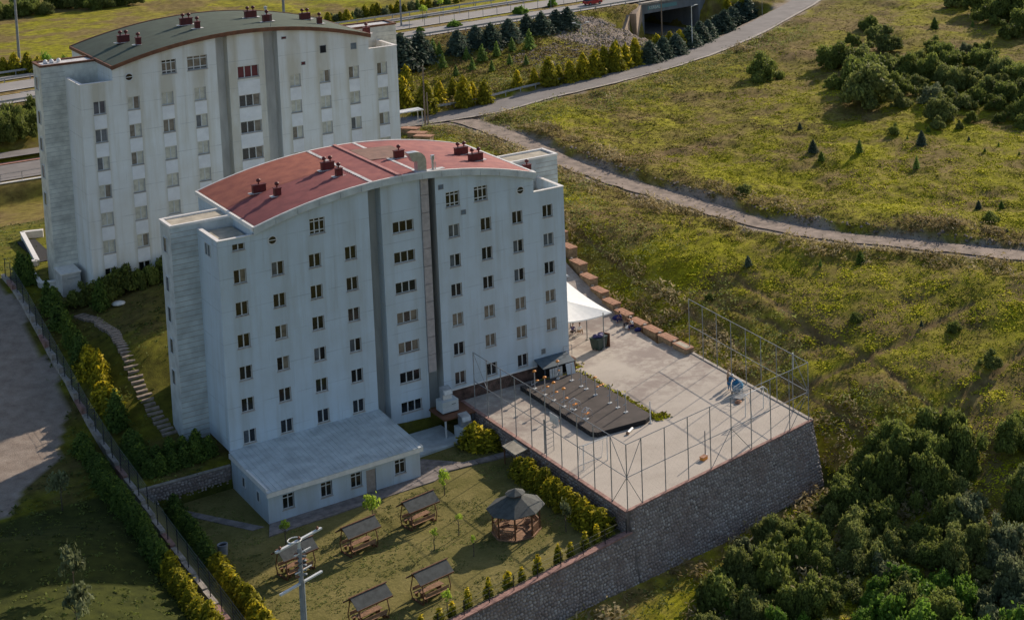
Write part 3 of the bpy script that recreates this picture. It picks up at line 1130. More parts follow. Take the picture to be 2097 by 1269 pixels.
def block(kind, loc, rz):
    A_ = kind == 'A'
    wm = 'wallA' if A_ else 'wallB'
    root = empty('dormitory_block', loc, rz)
    zb = -19.0 if A_ else -23.2
    rects, wins = [], []

    def add(k, x, z, w, h, panes, y=0.0):
        rects.append((x - w / 2, x + w / 2, z - h / 2, z + h / 2))
        wins.append((k, x, y, z, w, h, panes))
    rr = random.Random(3 if A_ else 5)
    for ci, x in enumerate(CX_):
        if ci == 4:
            continue
        rows = range(1, 7) if A_ else range(1, 8)
        for r in rows:
            z = -3.0 * r
            if A_:
                if ci == 8 and r == 6:
                    continue
                pn = ['paneD', 'paneD']
                q = rr.random()
                if ci >= 6 and r in (4, 5) or (ci == 5 and r == 4):
                    pn = ['paneC', 'paneC']
                elif q < .18:
                    pn = ['paneG', 'paneD']
                elif q < .3:
                    pn = ['paneD', 'paneC']
                elif q < .36:
                    pn = ['paneG', 'paneG']
            else:
                pn = [rr.choice(['paneW', 'paneW', 'paneW', 'paneW', 'paneC', 'paneG']), rr.choice(['paneW', 'paneW', 'paneW', 'paneC', 'paneW'])]
                if ci == 0 and r < 3:
                    pn = ['paneG', 'paneG']
                if r == 7 and ci < 3:
                    pn = ['paneD', 'paneD']
            add('two', x, z, 1.12 if A_ else 1.2, 1.3 if A_ else 1.4, pn)
    if A_:
        add('two', 0.0, -.12, 1.1, .95, ['paneD', 'paneD'])
        add('nine', 7.19, .22, 1.42, 1.5, ['paneD'])
        add('nine', 20.64, .2, 1.42, 1.5, ['paneD'])
        add('nine', 23.62, .2, 1.42, 1.5, ['paneD'])
    else:
        add('nine', 7.16, .4, 1.5, 1.55, ['paneG', 'paneC', 'paneD'])
        add('nine', 10.11, .45, 2.1, 1.55, ['paneG', 'paneC', 'paneC'])
    rev = MB()
    XL, XR = -1.8, 32.8
    zl, zr_ = (0.62, -0.72) if A_ else (-.3, -.47)
    wl_ = MB()
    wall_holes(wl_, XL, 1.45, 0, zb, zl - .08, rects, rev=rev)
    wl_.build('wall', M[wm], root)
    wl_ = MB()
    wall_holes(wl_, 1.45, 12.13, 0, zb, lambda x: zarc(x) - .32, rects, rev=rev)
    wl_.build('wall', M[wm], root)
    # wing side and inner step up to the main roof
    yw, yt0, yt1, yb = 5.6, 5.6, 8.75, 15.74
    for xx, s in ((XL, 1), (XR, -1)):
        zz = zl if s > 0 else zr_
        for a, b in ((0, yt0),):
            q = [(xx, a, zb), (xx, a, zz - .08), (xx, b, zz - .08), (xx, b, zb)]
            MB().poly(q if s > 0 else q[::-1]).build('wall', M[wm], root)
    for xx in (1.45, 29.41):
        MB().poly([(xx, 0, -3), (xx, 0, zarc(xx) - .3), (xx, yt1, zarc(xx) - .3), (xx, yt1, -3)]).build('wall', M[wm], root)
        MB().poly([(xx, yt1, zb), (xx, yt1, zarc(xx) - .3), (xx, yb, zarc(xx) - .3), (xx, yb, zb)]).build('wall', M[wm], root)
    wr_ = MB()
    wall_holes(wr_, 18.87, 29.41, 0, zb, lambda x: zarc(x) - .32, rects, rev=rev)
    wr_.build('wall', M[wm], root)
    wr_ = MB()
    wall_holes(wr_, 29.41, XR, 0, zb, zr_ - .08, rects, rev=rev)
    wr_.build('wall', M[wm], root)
    # middle bay with the landing windows
    mr, mw = [], []
    for r in range(0, 7):
        z = -1.566 - 3.0 * r
        h = 1.12
        w = 2.1
        if A_:
            pn = ['paneD'] * 3 if r not in (3, 4) else ['paneC', 'paneD', 'paneC']
        else:
            pn = ['paneD', 'paneD', 'paneC'] if r else ['paneR', 'paneR', 'paneR']
            if r == 0:
                z += .25
            h = 1.35
            w = 2.3
        mr.append((15.55 - w / 2, 15.55 + w / 2, z - h / 2, z + h / 2))
        mw.append(('three', 15.55, .2, z, w, h, pn))
    zbm = -22.9 if A_ else zb
    mid = MB()
    wall_holes(mid, 13.44, 17.41, .2, zbm, lambda x: zarc(x) - .32, mr, rev=rev)
    mid.build('wall', M[wm], root)
    mid = MB()
    mid.poly([(13.44, .2, zbm), (13.44, .2, 3.2), (13.44, 1.8, 3.2), (13.44, 1.8, zbm)])
    mid.build('wall', M[wm], root)
    mid = MB()
    mid.poly([(17.41, 1.8, zbm), (17.41, 1.8, 3.2), (17.41, .2, 3.2), (17.41, .2, zbm)])
    mid.build('wall', M[wm], root)
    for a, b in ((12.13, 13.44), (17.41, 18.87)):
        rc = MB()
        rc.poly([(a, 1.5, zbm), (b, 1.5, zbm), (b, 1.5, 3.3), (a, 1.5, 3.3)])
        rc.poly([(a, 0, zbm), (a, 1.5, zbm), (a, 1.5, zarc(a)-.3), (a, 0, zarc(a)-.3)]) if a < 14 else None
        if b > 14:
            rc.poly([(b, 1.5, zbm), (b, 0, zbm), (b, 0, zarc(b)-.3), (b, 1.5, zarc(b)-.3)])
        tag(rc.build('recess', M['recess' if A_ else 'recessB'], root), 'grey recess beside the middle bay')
    # rear wall and plain body
    bk = MB()
    bk.poly([(29.41, yb, zb), (1.45, yb, zb), (1.45, yb, -1), (29.41, yb, -1)])
    n = 16
    bx = [1.45 + (29.41 - 1.45) * i / n for i in range(n + 1)]
    for a, b in zip(bx[:-1], bx[1:]):
        bk.poly([(b, yb, -1), (a, yb, -1), (a, yb, zarc(a) - .3), (b, yb, zarc(b) - .3)])
    bk.build('rear_wall', M[wm], root)
    for w in wins + mw:
        window(root, w[0], w[1], w[2], w[3], w[4], w[5], w[6])
    # stair towers at both ends
    zt = 1.1
    for s in (-1, 1):
        x0, x1 = (-4.12, -1.8) if s < 0 else (32.8, 35.25)
        t = MB()
        t.box(x0, x1, yt0, yt1, zb - 1.5, zt - .08)
        t.box(*((-1.8, 1.45) if s < 0 else (29.41, 32.8)), yt0, yt1, -3, zt - .08)
        to = t.build('stair_tower', M['sidingA' if A_ else 'sidingB'], root)
        sd = MB()
        z = zb - 1
        while z < zt - .5:
            sd.box(x0 - .012, x1 + .012, yt0 - .022, yt0 + .01, z, z + .035)
            z += .5
        tag(sd.build('siding_joint', M['reveal' if A_ else 'recess'], to), kind='stuff')
        cp = MB()
        a, b = (x0, 1.3) if s < 0 else (29.6, x1)
        e = .07
        for q in ((a - e, b + e, yt0 - e, yt0 + .22), (a - e, b + e, yt1 - .22, yt1 + e)):
            cp.box(q[0], q[1], q[2], q[3], zt - .08, zt + .14)
        q = (a - e, a + .22) if s < 0 else (b - .22, b + e)
        cp.box(q[0], q[1], yt0 + .22, yt1 - .22, zt - .08, zt + .138)
        cp.build('coping', M['coping' if A_ else 'fasbrown'], to)
        MB().box(a + .22, b - .22, yt0 + .22, yt1 - .22, zt - .08, zt - .02).build('roof_deck', M['terrace' if A_ else 'flash'], to)
    for z in (-.9, -4.6, -7.5, -10.5, -13.5):
        o = window(root, 'one', -4.34, 7.35, z, 1.0, 1.5, ['paneG'], False, rz=-math.pi / 2)
    # wing terraces
    for s in (-1, 1):
        zz = zl if s < 0 else zr_
        x0, x1 = (XL, 1.45) if s < 0 else (29.41, XR)
        fl = zz - (.4 if (A_ and s < 0) else 1.3)
        parapet(root, x0, x1, 0, yt0 - .003, zz, fl, 'coping', 'fl' if s < 0 else 'fr', wallmat=wm)
    # arched roof
    X0, X1, Y0, Y1 = 1.3, 29.56, -.32, 16.0

    def sheet(xa, xb, mat, rib=.46, amp=.085, lift=0.0, name='roof_sheet', y0=Y0 + .06, y1=Y1 - .06, bulge=0.0):
        ny = max(2, int((y1 - y0) / rib) * 2)
        nx = max(3, int((xb - xa) / .9))
        V = []
        for i in range(nx + 1):
            x = xa + (xb - xa) * i / nx
            for j in range(ny + 1):
                y = y0 + (y1 - y0) * j / ny
                V.append((x, y, zarc(x) + lift + (amp if j % 2 else 0) + bulge * (1 - abs(2 * i / nx - 1))))
        I = np.arange(nx)[:, None] * (ny + 1) + np.arange(ny)[None]
        Q = np.stack([I, I + ny + 1, I + ny + 2, I + 1], -1).reshape(-1, 4)
        return link(name, np_mesh(name, V, Q, M[mat]), ro)
    base = MB()
    n = 28
    rx = [X0 + (X1 - X0) * i / n for i in range(n + 1)]
    for a, b in zip(rx[:-1], rx[1:]):
        base.hexa([(a, Y0, zarc(a) - .3), (b, Y0, zarc(b) - .3), (b, Y1, zarc(b) - .3), (a, Y1, zarc(a) - .3),
                   (a, Y0, zarc(a) - .02), (b, Y0, zarc(b) - .02), (b, Y1, zarc(b) - .02), (a, Y1, zarc(a) - .02)])
    ro = base.build('roof', M['flash' if A_ else 'fasbrown'], root)
    if A_:
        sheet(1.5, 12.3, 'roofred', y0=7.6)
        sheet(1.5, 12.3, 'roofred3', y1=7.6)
        sheet(12.62, 15.25, 'roofred2', .3, .04, .04, bulge=.0)
        sheet(15.25, 17.05, 'roofred2', .3, .04, .04)
        sheet(17.4, 29.35, 'roofred2', .46, .03)
        m = MB()
        m.bar((15.25, Y0, zarc(15.25) + .11), (15.25, Y1, zarc(15.25) + .11), .34, .12)
        m.build('ridge_cap', M['ridge'], ro)
        m = MB()
        m.hexa([(15.5, 7.2, zarc(15.5) + .12), (19.9, 7.2, zarc(19.9) + .10), (19.9, 12.6, zarc(19.9) + .10), (15.5, 12.6, zarc(15.5) + .12),
                (15.5, 7.2, zarc(15.5) + .16), (19.9, 7.2, zarc(19.9) + .14), (19.9, 12.6, zarc(19.9) + .14), (15.5, 12.6, zarc(15.5) + .16)])
        m.build('roof_patch', M['patch'], ro)
        # fascia panels along the front edge
        n = 14
        for i in range(n):
            a = X0 + (X1 - X0) * i / n + .015
            b = X0 + (X1 - X0) * (i + 1) / n - .015
            p = MB()
            k = 3
            for q in range(k):
                c, d = a + (b - a) * q / k, a + (b - a) * (q + 1) / k
                p.hexa([(c, Y0 - .05, zarc(c) - .62), (d, Y0 - .05, zarc(d) - .62), (d, Y0 - .003, zarc(d) - .62), (c, Y0 - .003, zarc(c) - .62),
                        (c, Y0 - .05, zarc(c) - .01), (d, Y0 - .05, zarc(d) - .01), (d, Y0 - .003, zarc(d) - .01), (c, Y0 - .003, zarc(c) - .01)])
            p.build('fascia_panel', M['sidingA'], ro)
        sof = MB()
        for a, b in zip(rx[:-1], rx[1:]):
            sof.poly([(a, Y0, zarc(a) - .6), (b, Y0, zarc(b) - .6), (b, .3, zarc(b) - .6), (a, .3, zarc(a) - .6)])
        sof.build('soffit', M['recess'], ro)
    else:
        sheet(1.45, 29.4, 'roofgreen', 2.0, .012)
        p = MB()
        for c, d in zip(rx[:-1], rx[1:]):
            p.hexa([(c, Y0 - .05, zarc(c) - .42), (d, Y0 - .05, zarc(d) - .42), (d, Y0 - .003, zarc(d) - .42), (c, Y0 - .003, zarc(c) - .42),
                    (c, Y0 - .05, zarc(c) + .02), (d, Y0 - .05, zarc(d) + .02), (d, Y0 - .003, zarc(d) + .02), (c, Y0 - .003, zarc(c) + .02)])
        p.build('fascia', M['fasbrown'], ro)
        # pale infill under every window of a column
        for ci, x in enumerate(CX_):
            if ci == 4:
                continue
            for r in range(1, 7):
                MB().box(x - .62, x + .62, -.025, -.004, -3 * r - 2.25, -3 * r - .82).build('infill_panel', M['infill'], root)
        for r in range(0, 6):
            MB().box(14.35, 16.75, .165, .196, -1.566 - 3 * r - 2.3, -1.566 - 3 * r - .75).build('infill_panel', M['infill'], root)
    ed = MB()
    for a, b in zip(rx[:-1], rx[1:]):
        for y in ((Y0 - .03, Y0 + .16), (Y1 - .2, Y1 + .04)):
            if not A_ and y[0] < 0:
                continue
            ed.hexa([(a, y[0], zarc(a) - .01), (b, y[0], zarc(b) - .01), (b, y[1], zarc(b) - .01), (a, y[1], zarc(a) - .01),
                     (a, y[0], zarc(a) + .08), (b, y[0], zarc(b) + .08), (b, y[1], zarc(b) + .08), (a, y[1], zarc(a) + .08)])
    if A_:
        ed.box(X0 - .06, X0 + .16, Y0, Y1, zarc(X0) - .3, zarc(X0) + .1)
        ed.box(X1 - .16, X1 + .06, Y0, Y1, zarc(X1) - .3, zarc(X1) + .1)
    else:
        ed.box(X0 - .04, X0 + .1, Y0, Y1, zarc(X0) - .3, zarc(X0) + .05)
        ed.box(X1 - .1, X1 + .04, Y0, Y1, zarc(X1) - .3, zarc(X1) + .05)
    ed.build('roof_edge', M['coping' if A_ else 'fasbrown'], ro)
    if A_:
        fl = MB()
        for a in (12.3, 17.08):
            fl.hexa([(a, Y0, zarc(a) + .05), (a + .32, Y0, zarc(a + .3) + .05), (a + .32, Y1, zarc(a + .3) + .05), (a, Y1, zarc(a) + .05),
                     (a, Y0, zarc(a) + .09), (a + .32, Y0, zarc(a + .3) + .09), (a + .32, Y1, zarc(a + .3) + .09), (a, Y1, zarc(a) + .09)])
        fl.box(18.2, 20.0, .0, .7, zarc(18.9) + .02, zarc(18.9) + .07)
        fl.box(17.0, 17.9, -.2, .9, zarc(17.3) + .03, zarc(17.3) + .1)
        fl.build('flashing', M['flash'], ro)
        for a in ((4.72, 7.9, 1, 1.2), (5.4, 4.9, 1, .6), (11.3, 7.6, 2, 1.2), (11.2, 4.5, 1, .6), (18.3, 6.9, 1, .95), (25.3, 7.6, 2, 1.35), (25.2, 4.1, 2, 1.45)):
            chimney(root, a[0], a[1], a[2], a[3])
        chimney(root, 31.0, 4.3, 1, .75, zf=lambda x: 0.2)
        # bent sheet metal hood at the eave
        m = MB()
        zz = zarc(17.6)
        pts = [(17.62, .35, zz - .1), (17.62, .35, zz + 1.0), (17.55, .5, zz + 1.5), (17.2, 1.1, zz + 1.85), (16.8, 1.7, zz + 1.9)]
        m.hexa([(17.2, 0, zz - .1), (18.1, 0, zz - .1), (18.1, .8, zz - .1), (17.2, .8, zz - .1),
                (17.2, 0, zz + 1.0), (18.1, 0, zz + 1.0), (18.1, .8, zz + 1.0), (17.2, .8, zz + 1.0)])
        prev = None
        for i in range(7):
            w = math.pi / 2 * i / 6
            # quarter bend turning towards -x
            ox, oz = 17.2 - .15, zz + 1.0
            ro_, ri_ = 1.05, .15
            o_ = (ox + ro_ * math.cos(w), oz + ro_ * math.sin(w))
            i_ = (ox + ri_ * math.cos(w), oz + ri_ * math.sin(w))
            if prev:
                (po, pi_) = prev
                m.hexa([(pi_[0], 0, pi_[1]), (po[0], 0, po[1]), (po[0], .8, po[1]), (pi_[0], .8, pi_[1]),
                        (i_[0], 0, i_[1]), (o_[0], 0, o_[1]), (o_[0], .8, o_[1]), (i_[0], .8, i_[1])])
            prev = (o_, i_)
        ox, oz = 17.05, zz + 1.0
        m.hexa([(ox - .3, 0, oz + .15), (ox, 0, oz + .15), (ox, .8, oz + .15), (ox - .3, .8, oz + .15),
                (ox - .75, 0, oz + 1.05), (ox, 0, oz + 1.05), (ox, .8, oz + 1.05), (ox - .75, .8, oz + 1.05)])
        tag(m.build('exhaust_hood', M['duct'], root), 'bent galvanised hood on the roof edge')
        m = MB()
        zz = zarc(18.9)
        m.tube((18.85, .25, zz - .2), (18.85, .25, zz + 1.1), .12, .12, 10)
        m.tube((18.85, .25, zz + 1.05), (18.85, .25, zz + 1.5), .2, .2, 10)
        m.tube((19.1, .25, zz - .2), (19.1, .25, zz + .8), .05, .05, 6)
        m.build('flue_pipe', M['duct'], root)
        # clad duct that runs down the right recess
        k = 11
        for i in range(k):
            za = 2.9 - (2.9 + 16.7) * i / k
            zb_ = 2.9 - (2.9 + 16.7) * (i + 1) / k + .05
            MB().box(17.44, 18.2, .05, .75, zb_, za).build('duct_section', M['ductcol'], root)
        louvre(root, 19.45, 1.62)
        louvre(root, 21.7, -1.33)
        louvre(root, 29.84, -17.64, .5, .55)
        round_window(root, 3.02, -.26)
        round_window(root, 27.91, -.27)
        o = window(root, 'two', -2.02, 2.7, -.75, 1.5, 1.2, ['paneG', 'paneG'], False, rz=-math.pi / 2)
        MB().box(18.88, 32.8, .06, .5, -21.2, -19.03).build('plinth', M['plinth'], root)
        MB().box(18.87, 32.83, -.06, .04, -19.1, -18.98).build('wall_skirt', M['coping'], root)
    else:
        for a in ((4.92, 8.1, 2, 1.2), (5.5, 4.6, 1, .5), (11.77, 8.5, 2, 1.3), (11.9, 5.0, 1, .5), (18.98, 8.5, 2, 1.3), (19.41, 4.4, 1, .95), (25.2, 8.2, 2, 1.2), (25.3, 4.0, 1, .5)):
            chimney(root, a[0], a[1], a[2], a[3])
        chimney(root, 31.0, 4.3, 1, .75, zf=lambda x: 0.5)
        m = MB().tube((19.35, 4.5, zarc(19.4)), (19.35, 4.5, zarc(19.4) + 1.8), .11, .11, 8)
        m.tube((19.35, 4.5, zarc(19.4) + 1.5), (19.35, 4.5, zarc(19.4) + 1.75), .19, .19, 8)
        m.build('flue_pipe', M['flash'], root)
        louvre(root, 19.61, 2.0, .55, .3, 'chim')
        louvre(root, 21.65, -1.18, .5, .4, 'chim')
        louvre(root, 24.0, .15, .75, .9, 'dark')
        louvre(root, 27.6, .05, .7, .75, 'paneG')
        round_window(root, 3.07, -.15)
        for x in (-3.2, -2.6, -1.9):
            MB().lathe([(.2, 0), (.24, .25), (.12, .42), (.02, .45)], (x, 7.4, 1.08), 8).build('roof_cowl', M['white'], root, True)
        m = MB().tube((18.3, 0.2, 3.3), (18.3, .2, 4.9), .025, .02, 5)
        m.build('lightning_rod', M['steel'], root)
    return root


blockA = tag(block('A', (0, 0, 0), 0), 'white dormitory block with arched red roof beside the fenced court', 'building')
blockB = tag(block('B', (-2.33, 34.44, 10.205), 0.00757), 'weathered white dormitory block with grey green roof and brown fascia', 'building')

# ------------------------------------------------------------------ lean-to annex at the foot of the red roofed block
an = tag(empty('annex', (5.1, -4.7, -22.5)), 'low white annex with sloping pale sheet roof and garden door', 'building')


def ap(mb, name, mat, parent=an, off=(5.1, -4.7, -22.5)):
    mb.v = [(a - off[0], b - off[1], c - off[2]) for a, b, c in mb.v]
    return mb.build(name, M[mat], parent)


aw = MB()
arect = [(x - .5, x + .5, -21.4, -20.05) for x in (-.06, 3.3, 6.0, 10.1)] + [(6.9, 7.8, -22.45, -20.15)]
wall_holes(aw, -1.8, 12.0, -9.4, -22.6, -19.35, arect, depth=.16)
aw.poly([(-1.8, -9.4, -22.6), (-1.8, -9.4, -19.35), (-1.8, -.01, -19.0), (-1.8, -.01, -22.6)])
aw.poly([(12, -.01, -22.6), (12, -.01, -19.0), (12, -9.4, -19.35), (12, -9.4, -22.6)])
ap(aw, 'wall', 'wallA')
for x in (-.06, 3.3, 6.0, 10.1):
    window(an, 'transom', x - 5.1, -4.7, 1.78, 1.0, 1.35, ['paneD'])
for y in (-7.06, -3.37):
    window(an, 'one', -2.02 - 5.1, y + 4.7, 1.9, .7, 1.0, ['paneG'], False, rz=-math.pi / 2)
d_ = ap(MB().box(6.93, 7.77, -9.33, -9.27, -22.45, -20.18), 'door', 'reveal')
for i in range(31):
    x0 = -1.95 + i * .455
    s = MB()

    def rz_(y):
        return -18.86 + (y) * .045
    for a, b, e in ((x0 + .004, x0 + .405, 0), (x0 + .405, x0 + .451, .05)):
        s.hexa([(a, -9.85, rz_(-9.85) - .04), (b, -9.85, rz_(-9.85) - .04), (b, -.01, rz_(0) - .04), (a, -.01, rz_(0) - .04),
                (a, -9.85, rz_(-9.85) + e), (b, -9.85, rz_(-9.85) + e), (b, -.01, rz_(0) + e), (a, -.01, rz_(0) + e)])
    ap(s, 'roof_sheet', 'annexroof' if 'annexroof' in M else 'sidingA')
ap(MB().box(-1.97, 12.17, -9.83, -9.5, -19.75, -19.36), 'fascia', 'coping')
ap(MB().box(-1.97, -1.8, -9.5, -.02, -19.5, -19.06), 'fascia', 'coping')

# ------------------------------------------------------------------ courtyard surface
def court_mat():
    m, nt, b = newmat('court concrete')
    g = geo(nt)
    n1 = noise(nt, 0.25, 5, .6, g)
    n2 = noise(nt, 1.1, 6, .7, g)
    c = ramp(nt, n1, [(.35, (0.44, 0.385, 0.325)), (.6, (0.53, 0.47, 0.40))])
    st = ramp(nt, n1, [(.46, (0, 0, 0)), (.60, (.85, .85, .85))])
    a = nt.nodes.new('ShaderNodeAttribute')
    a.attribute_name = 'wear'
    st = mixc(nt, 1.0, st, a.outputs['Color'], 'MULTIPLY')
    c = mixc(nt, st, c, (0.22, 0.17, 0.15))
    sw = mixc(nt, 1.0, a.outputs['Color'], ramp(nt, n2, [(.44, (.0,) * 3), (.56, (.85,) * 3)]), 'MULTIPLY')
    c = mixc(nt, sw, c, (0.29, 0.235, 0.205))
    c = mixc(nt, .25, c, ramp(nt, noise(nt, 7, 3, .6, g), [(.3, (.6,) * 3), (.7, (1,) * 3)]), 'MULTIPLY')
    nt.links.new(c, b.inputs['Base Color'])
    b.inputs['Roughness'].default_value = .9
    bump(nt, b, n2, .15, .03)
    return m


M['court'] = court_mat()
cx_ = np.arange(19.5, 49.01, .5)
cy_ = np.arange(-33.0, 40.01, .5)
QX, QY = np.meshgrid(cx_, cy_, indexing='ij')


def grid_mesh(name, poly, zf, mat, step=.5, tint=None, attr='wear', skirt=0.0):
    """sheet cut to an outline: clip a fine grid with bmesh-free polygon slicing"""
    P = [Vector((p[0], p[1])) for p in poly]
    x0, x1 = min(p.x for p in P), max(p.x for p in P)
    y0, y1 = min(p.y for p in P), max(p.y for p in P)
    from mathutils.geometry import intersect_line_line_2d
    V, F_, idx = [], [], {}

    def vid(x, y):
        k = (round(x, 3), round(y, 3))
        if k not in idx:
            idx[k] = len(V)
            V.append((x, y))
        return idx[k]

    def clip(pts, a, b):
        out = []
        nx, ny = -(b.y - a.y), b.x - a.x

        def side(p):
            return (p[0] - a.x) * nx + (p[1] - a.y) * ny
        for i in range(len(pts)):
            p, q = pts[i], pts[(i + 1) % len(pts)]
            sp_, sq = side(p), side(q)
            if sp_ >= -1e-9:
                out.append(p)
            if (sp_ > 1e-9 and sq < -1e-9) or (sp_ < -1e-9 and sq > 1e-9):
                t = sp_ / (sp_ - sq)
                out.append((p[0] + t * (q[0] - p[0]), p[1] + t * (q[1] - p[1])))
        return out
    nx_ = int(math.ceil((x1 - x0) / step))
    ny_ = int(math.ceil((y1 - y0) / step))
    for i in range(nx_):
        for j in range(ny_):
            a, b = x0 + i * step, y0 + j * step
            c = [(a, b), (a + step, b), (a + step, b + step), (a, b + step)]
            for k in range(len(P)):
                c = clip(c, P[k], P[(k + 1) % len(P)])
                if len(c) < 3:
                    break
            if len(c) >= 3:
                f = []
                for q in c:
                    w = vid(*q)
                    if w not in f:
                        f.append(w)
                if len(f) > 2:
                    F_.append(f)
    A2 = np.array(V)
    Z = zf(A2[:, 0], A2[:, 1])
    me = bpy.data.meshes.new(name)
    me.from_pydata([(a, b, float(c)) for (a, b), c in zip(V, Z)], [], F_)
    if tint is not None:
        at = me.attributes.new(attr, 'FLOAT', 'POINT')
        at.data.foreach_set('value', np.asarray(tint(A2[:, 0], A2[:, 1]), dtype=np.float32))
    me.materials.append(mat)
    me.polygons.foreach_set('use_smooth', [True] * len(me.polygons))
    return tag(link(name, me), kind='structure')


def wear(x, y):
    # the slab of newer concrete is clean, the yard behind it worn
    w = np.clip(sstep(-17, -8, y) * (.45 + .8 * vnoise(x, y, 3, 51)), 0, 1)
    new = ((np.abs(y - (-3.5 + (x - 30) * .1)) < 2.6) & (x > 31.5) & (x < 38.5)) | (y < -15)
    return np.where(new, .05 + .12 * vnoise(x, y, 2, 52), w)


# convex pieces (clipping is against one convex outline at a time)
grid_mesh('court', [wl(.05, -.05), wl(23.3, -.05), (44.9, -4.2), (45.1, 9.0), (33.0, 9.0), (33.0, -.15), (20.5, -.15)][:0] or
          [wl(.05, -.05), wl(23.3, -.05), (44.9, -4.2), (44.95, -.15), (20.5, -.15)], court_z, M['court'], 1.0, wear)
grid_mesh('courtyard', [(32.85, -.15), (44.95, -.15), (45.1, 9.0), (45.6, 16), (46.5, 24), (47.6, 33), (32.85, 33)], court_z, M['court'], 1.0, wear)

# ------------------------------------------------------------------ stone retaining walls
STONES = {}


def stone_wall(name, p0, p1, z_top0, z_top1, zb0, zb1, batter, label, outward, cap='kerb', capw=.34, size=.36, thick=.5, seed=1, st=True):
    size = size * .84
    """battered masonry wall between two plan points; every stone stands proud of the mortar"""
    rr = random.Random(seed)
    p0 = Vector((p0[0], p0[1]))
    p1 = Vector((p1[0], p1[1]))
    L = (p1 - p0).length
    d = (p1 - p0) / L
    o = Vector(outward)
    root = tag(empty(name, (p0.x, p0.y, zb0)), label, 'wall')

    def P(s, z, off=0.0):
        zt = z_top0 + (z_top1 - z_top0) * s / L
        q = p0 + d * s + o * (batter * (zt - z) + off)
        return (q.x - p0.x, q.y - p0.y, z - zb0)
    core = MB()
    n = max(2, int(L / 2.5))
    for i in range(n):
        a, b = L * i / n, L * (i + 1) / n
        za, zb_ = z_top0 + (z_top1 - z_top0) * a / L, z_top0 + (z_top1 - z_top0) * b / L
        ba, bb = zb0 + (zb1 - zb0) * a / L, zb0 + (zb1 - zb0) * b / L
        core.hexa([P(a, ba), P(b, bb), P(b, bb, -thick - batter * (zb_ - bb)), P(a, ba, -thick - batter * (za - ba)),
                   P(a, za), P(b, zb_), P(b, zb_, -thick), P(a, za, -thick)])
    co = core.build('wall_core', M['mortar'], root)
    if st:
        V, Q, T = [], [], []
        zmin, zmax = min(zb0, zb1), max(z_top0, z_top1)
        z = zmin
        row = 0
        while z < zmax:
            s = -size * (.5 if row % 2 else 0) + rr.uniform(0, .1)
            while s < L:
                w = size * rr.uniform(.7, 1.35)
                h = size * rr.uniform(.72, 1.05)
                zc = z + size * .5 + rr.uniform(-.06, .06)
                sc = s + w / 2
                if 0.1 < sc < L - .1:
                    zt = z_top0 + (z_top1 - z_top0) * sc / L
                    zb_ = zb0 + (zb1 - zb0) * sc / L
                    if zb_ - .2 < zc < zt - size * .35:
                        k = rr.choice((5, 6, 6, 7))
                        a0 = rr.uniform(0, 6.28)
                        pr = rr.uniform(.03, .085)
                        base = len(V)
                        rim, top = [], []
                        for i in range(k):
                            w_ = a0 + 6.2832 * i / k + rr.uniform(-.18, .18)
                            r1 = rr.uniform(.86, 1.05)
                            rim.append((sc + math.cos(w_) * w * .5 * r1, zc + math.sin(w_) * h * .52 * r1))
                        for (a, b) in rim:
                            V.append(P(min(max(a, 0.0), L), min(b, zt - .02), -.01))
                        for (a, b) in rim:
                            a = sc + (a - sc) * .82
                            b = zc + (b - zc) * .82
                            V.append(P(min(max(a, 0.0), L), min(b, zt - .03), pr * rr.uniform(.7, 1.2)))
                        V.append(P(sc, zc, pr * 1.15))
                        t = min(1, max(0, rr.gauss(.5, .24)))
                        T += [t] * (2 * k + 1)
                        for i in range(k):
                            j = (i + 1) % k
                            Q.append((base + i, base + j, base + k + j))
                            Q.append((base + i, base + k + j, base + k + i))
                            Q.append((base + k + i, base + k + j, base + 2 * k))
                s += w
            z += size * .88
            row += 1
        # orient outwards
        me = np_mesh('stones', V, Q, M['stone'], T)
        tag(link('stones', me, root), kind='stuff')
    c = MB()
    for i in range(n):
        a, b = L * i / n + .01, L * (i + 1) / n - .01
        za, zb_ = z_top0 + (z_top1 - z_top0) * a / L, z_top0 + (z_top1 - z_top0) * b / L
        q = [P(a, za, .07), P(b, zb_, .07), P(b, zb_, .07 - capw), P(a, za, .07 - capw)]
        c.hexa(q + [(x, y, z_ + .12) for x, y, z_ in q])
    c.build('coping', M[cap], root)
    return root


stone_wall('retaining_wall', wl(0, 0), wl(23.55, 0), COURT_Z - .04, COURT_Z - .04, -26.9, -27.3, .22,
           'tall battered stone retaining wall under the front edge of the fenced court', GN, seed=2)
stone_wall('retaining_wall', (43.8, -27.15), (45.0, -4.3), COURT_Z - .04, COURT_Z - .04, -27.0, -22.5, .1,
           'stone retaining wall on the field side of the fenced court', (1.0, -.05), cap='kerb2', seed=3)
stone_wall('retaining_wall', (20.42, -.3), (20.42, -31.45), COURT_Z - .03, COURT_Z - .03, -22.6, -22.6, .0,
           'low brown stone wall between the garden and the fenced court', (-1.0, 0.0), seed=4)
stone_wall('garden_wall', wl(-31.6, 0.42), wl(-.02, .42), GARD_Z + .22, GARD_Z + .22, -26.4, -26.9, .2,
           'long stone garden wall with pinkish coping below the picnic lawn', GN, capw=.7, seed=5)
stone_wall('retaining_wall', (-10.3, -.1), (-1.85, -.1), -20.15, -20.25, -22.7, -22.7, .0,
           'grey stone retaining wall joining the corner of the red roofed block', (0.0, -1.0), cap='kerb2', seed=6)

# ------------------------------------------------------------------ garden lawn
def garden_z(x, y):
    k = 1 - sstep(-10.4, -7.6, x)
    base = GARD_Z + (vnoise(x, y, 3, 61) - .5) * .08
    return base * (1 - k) + fz(y) * k - .02


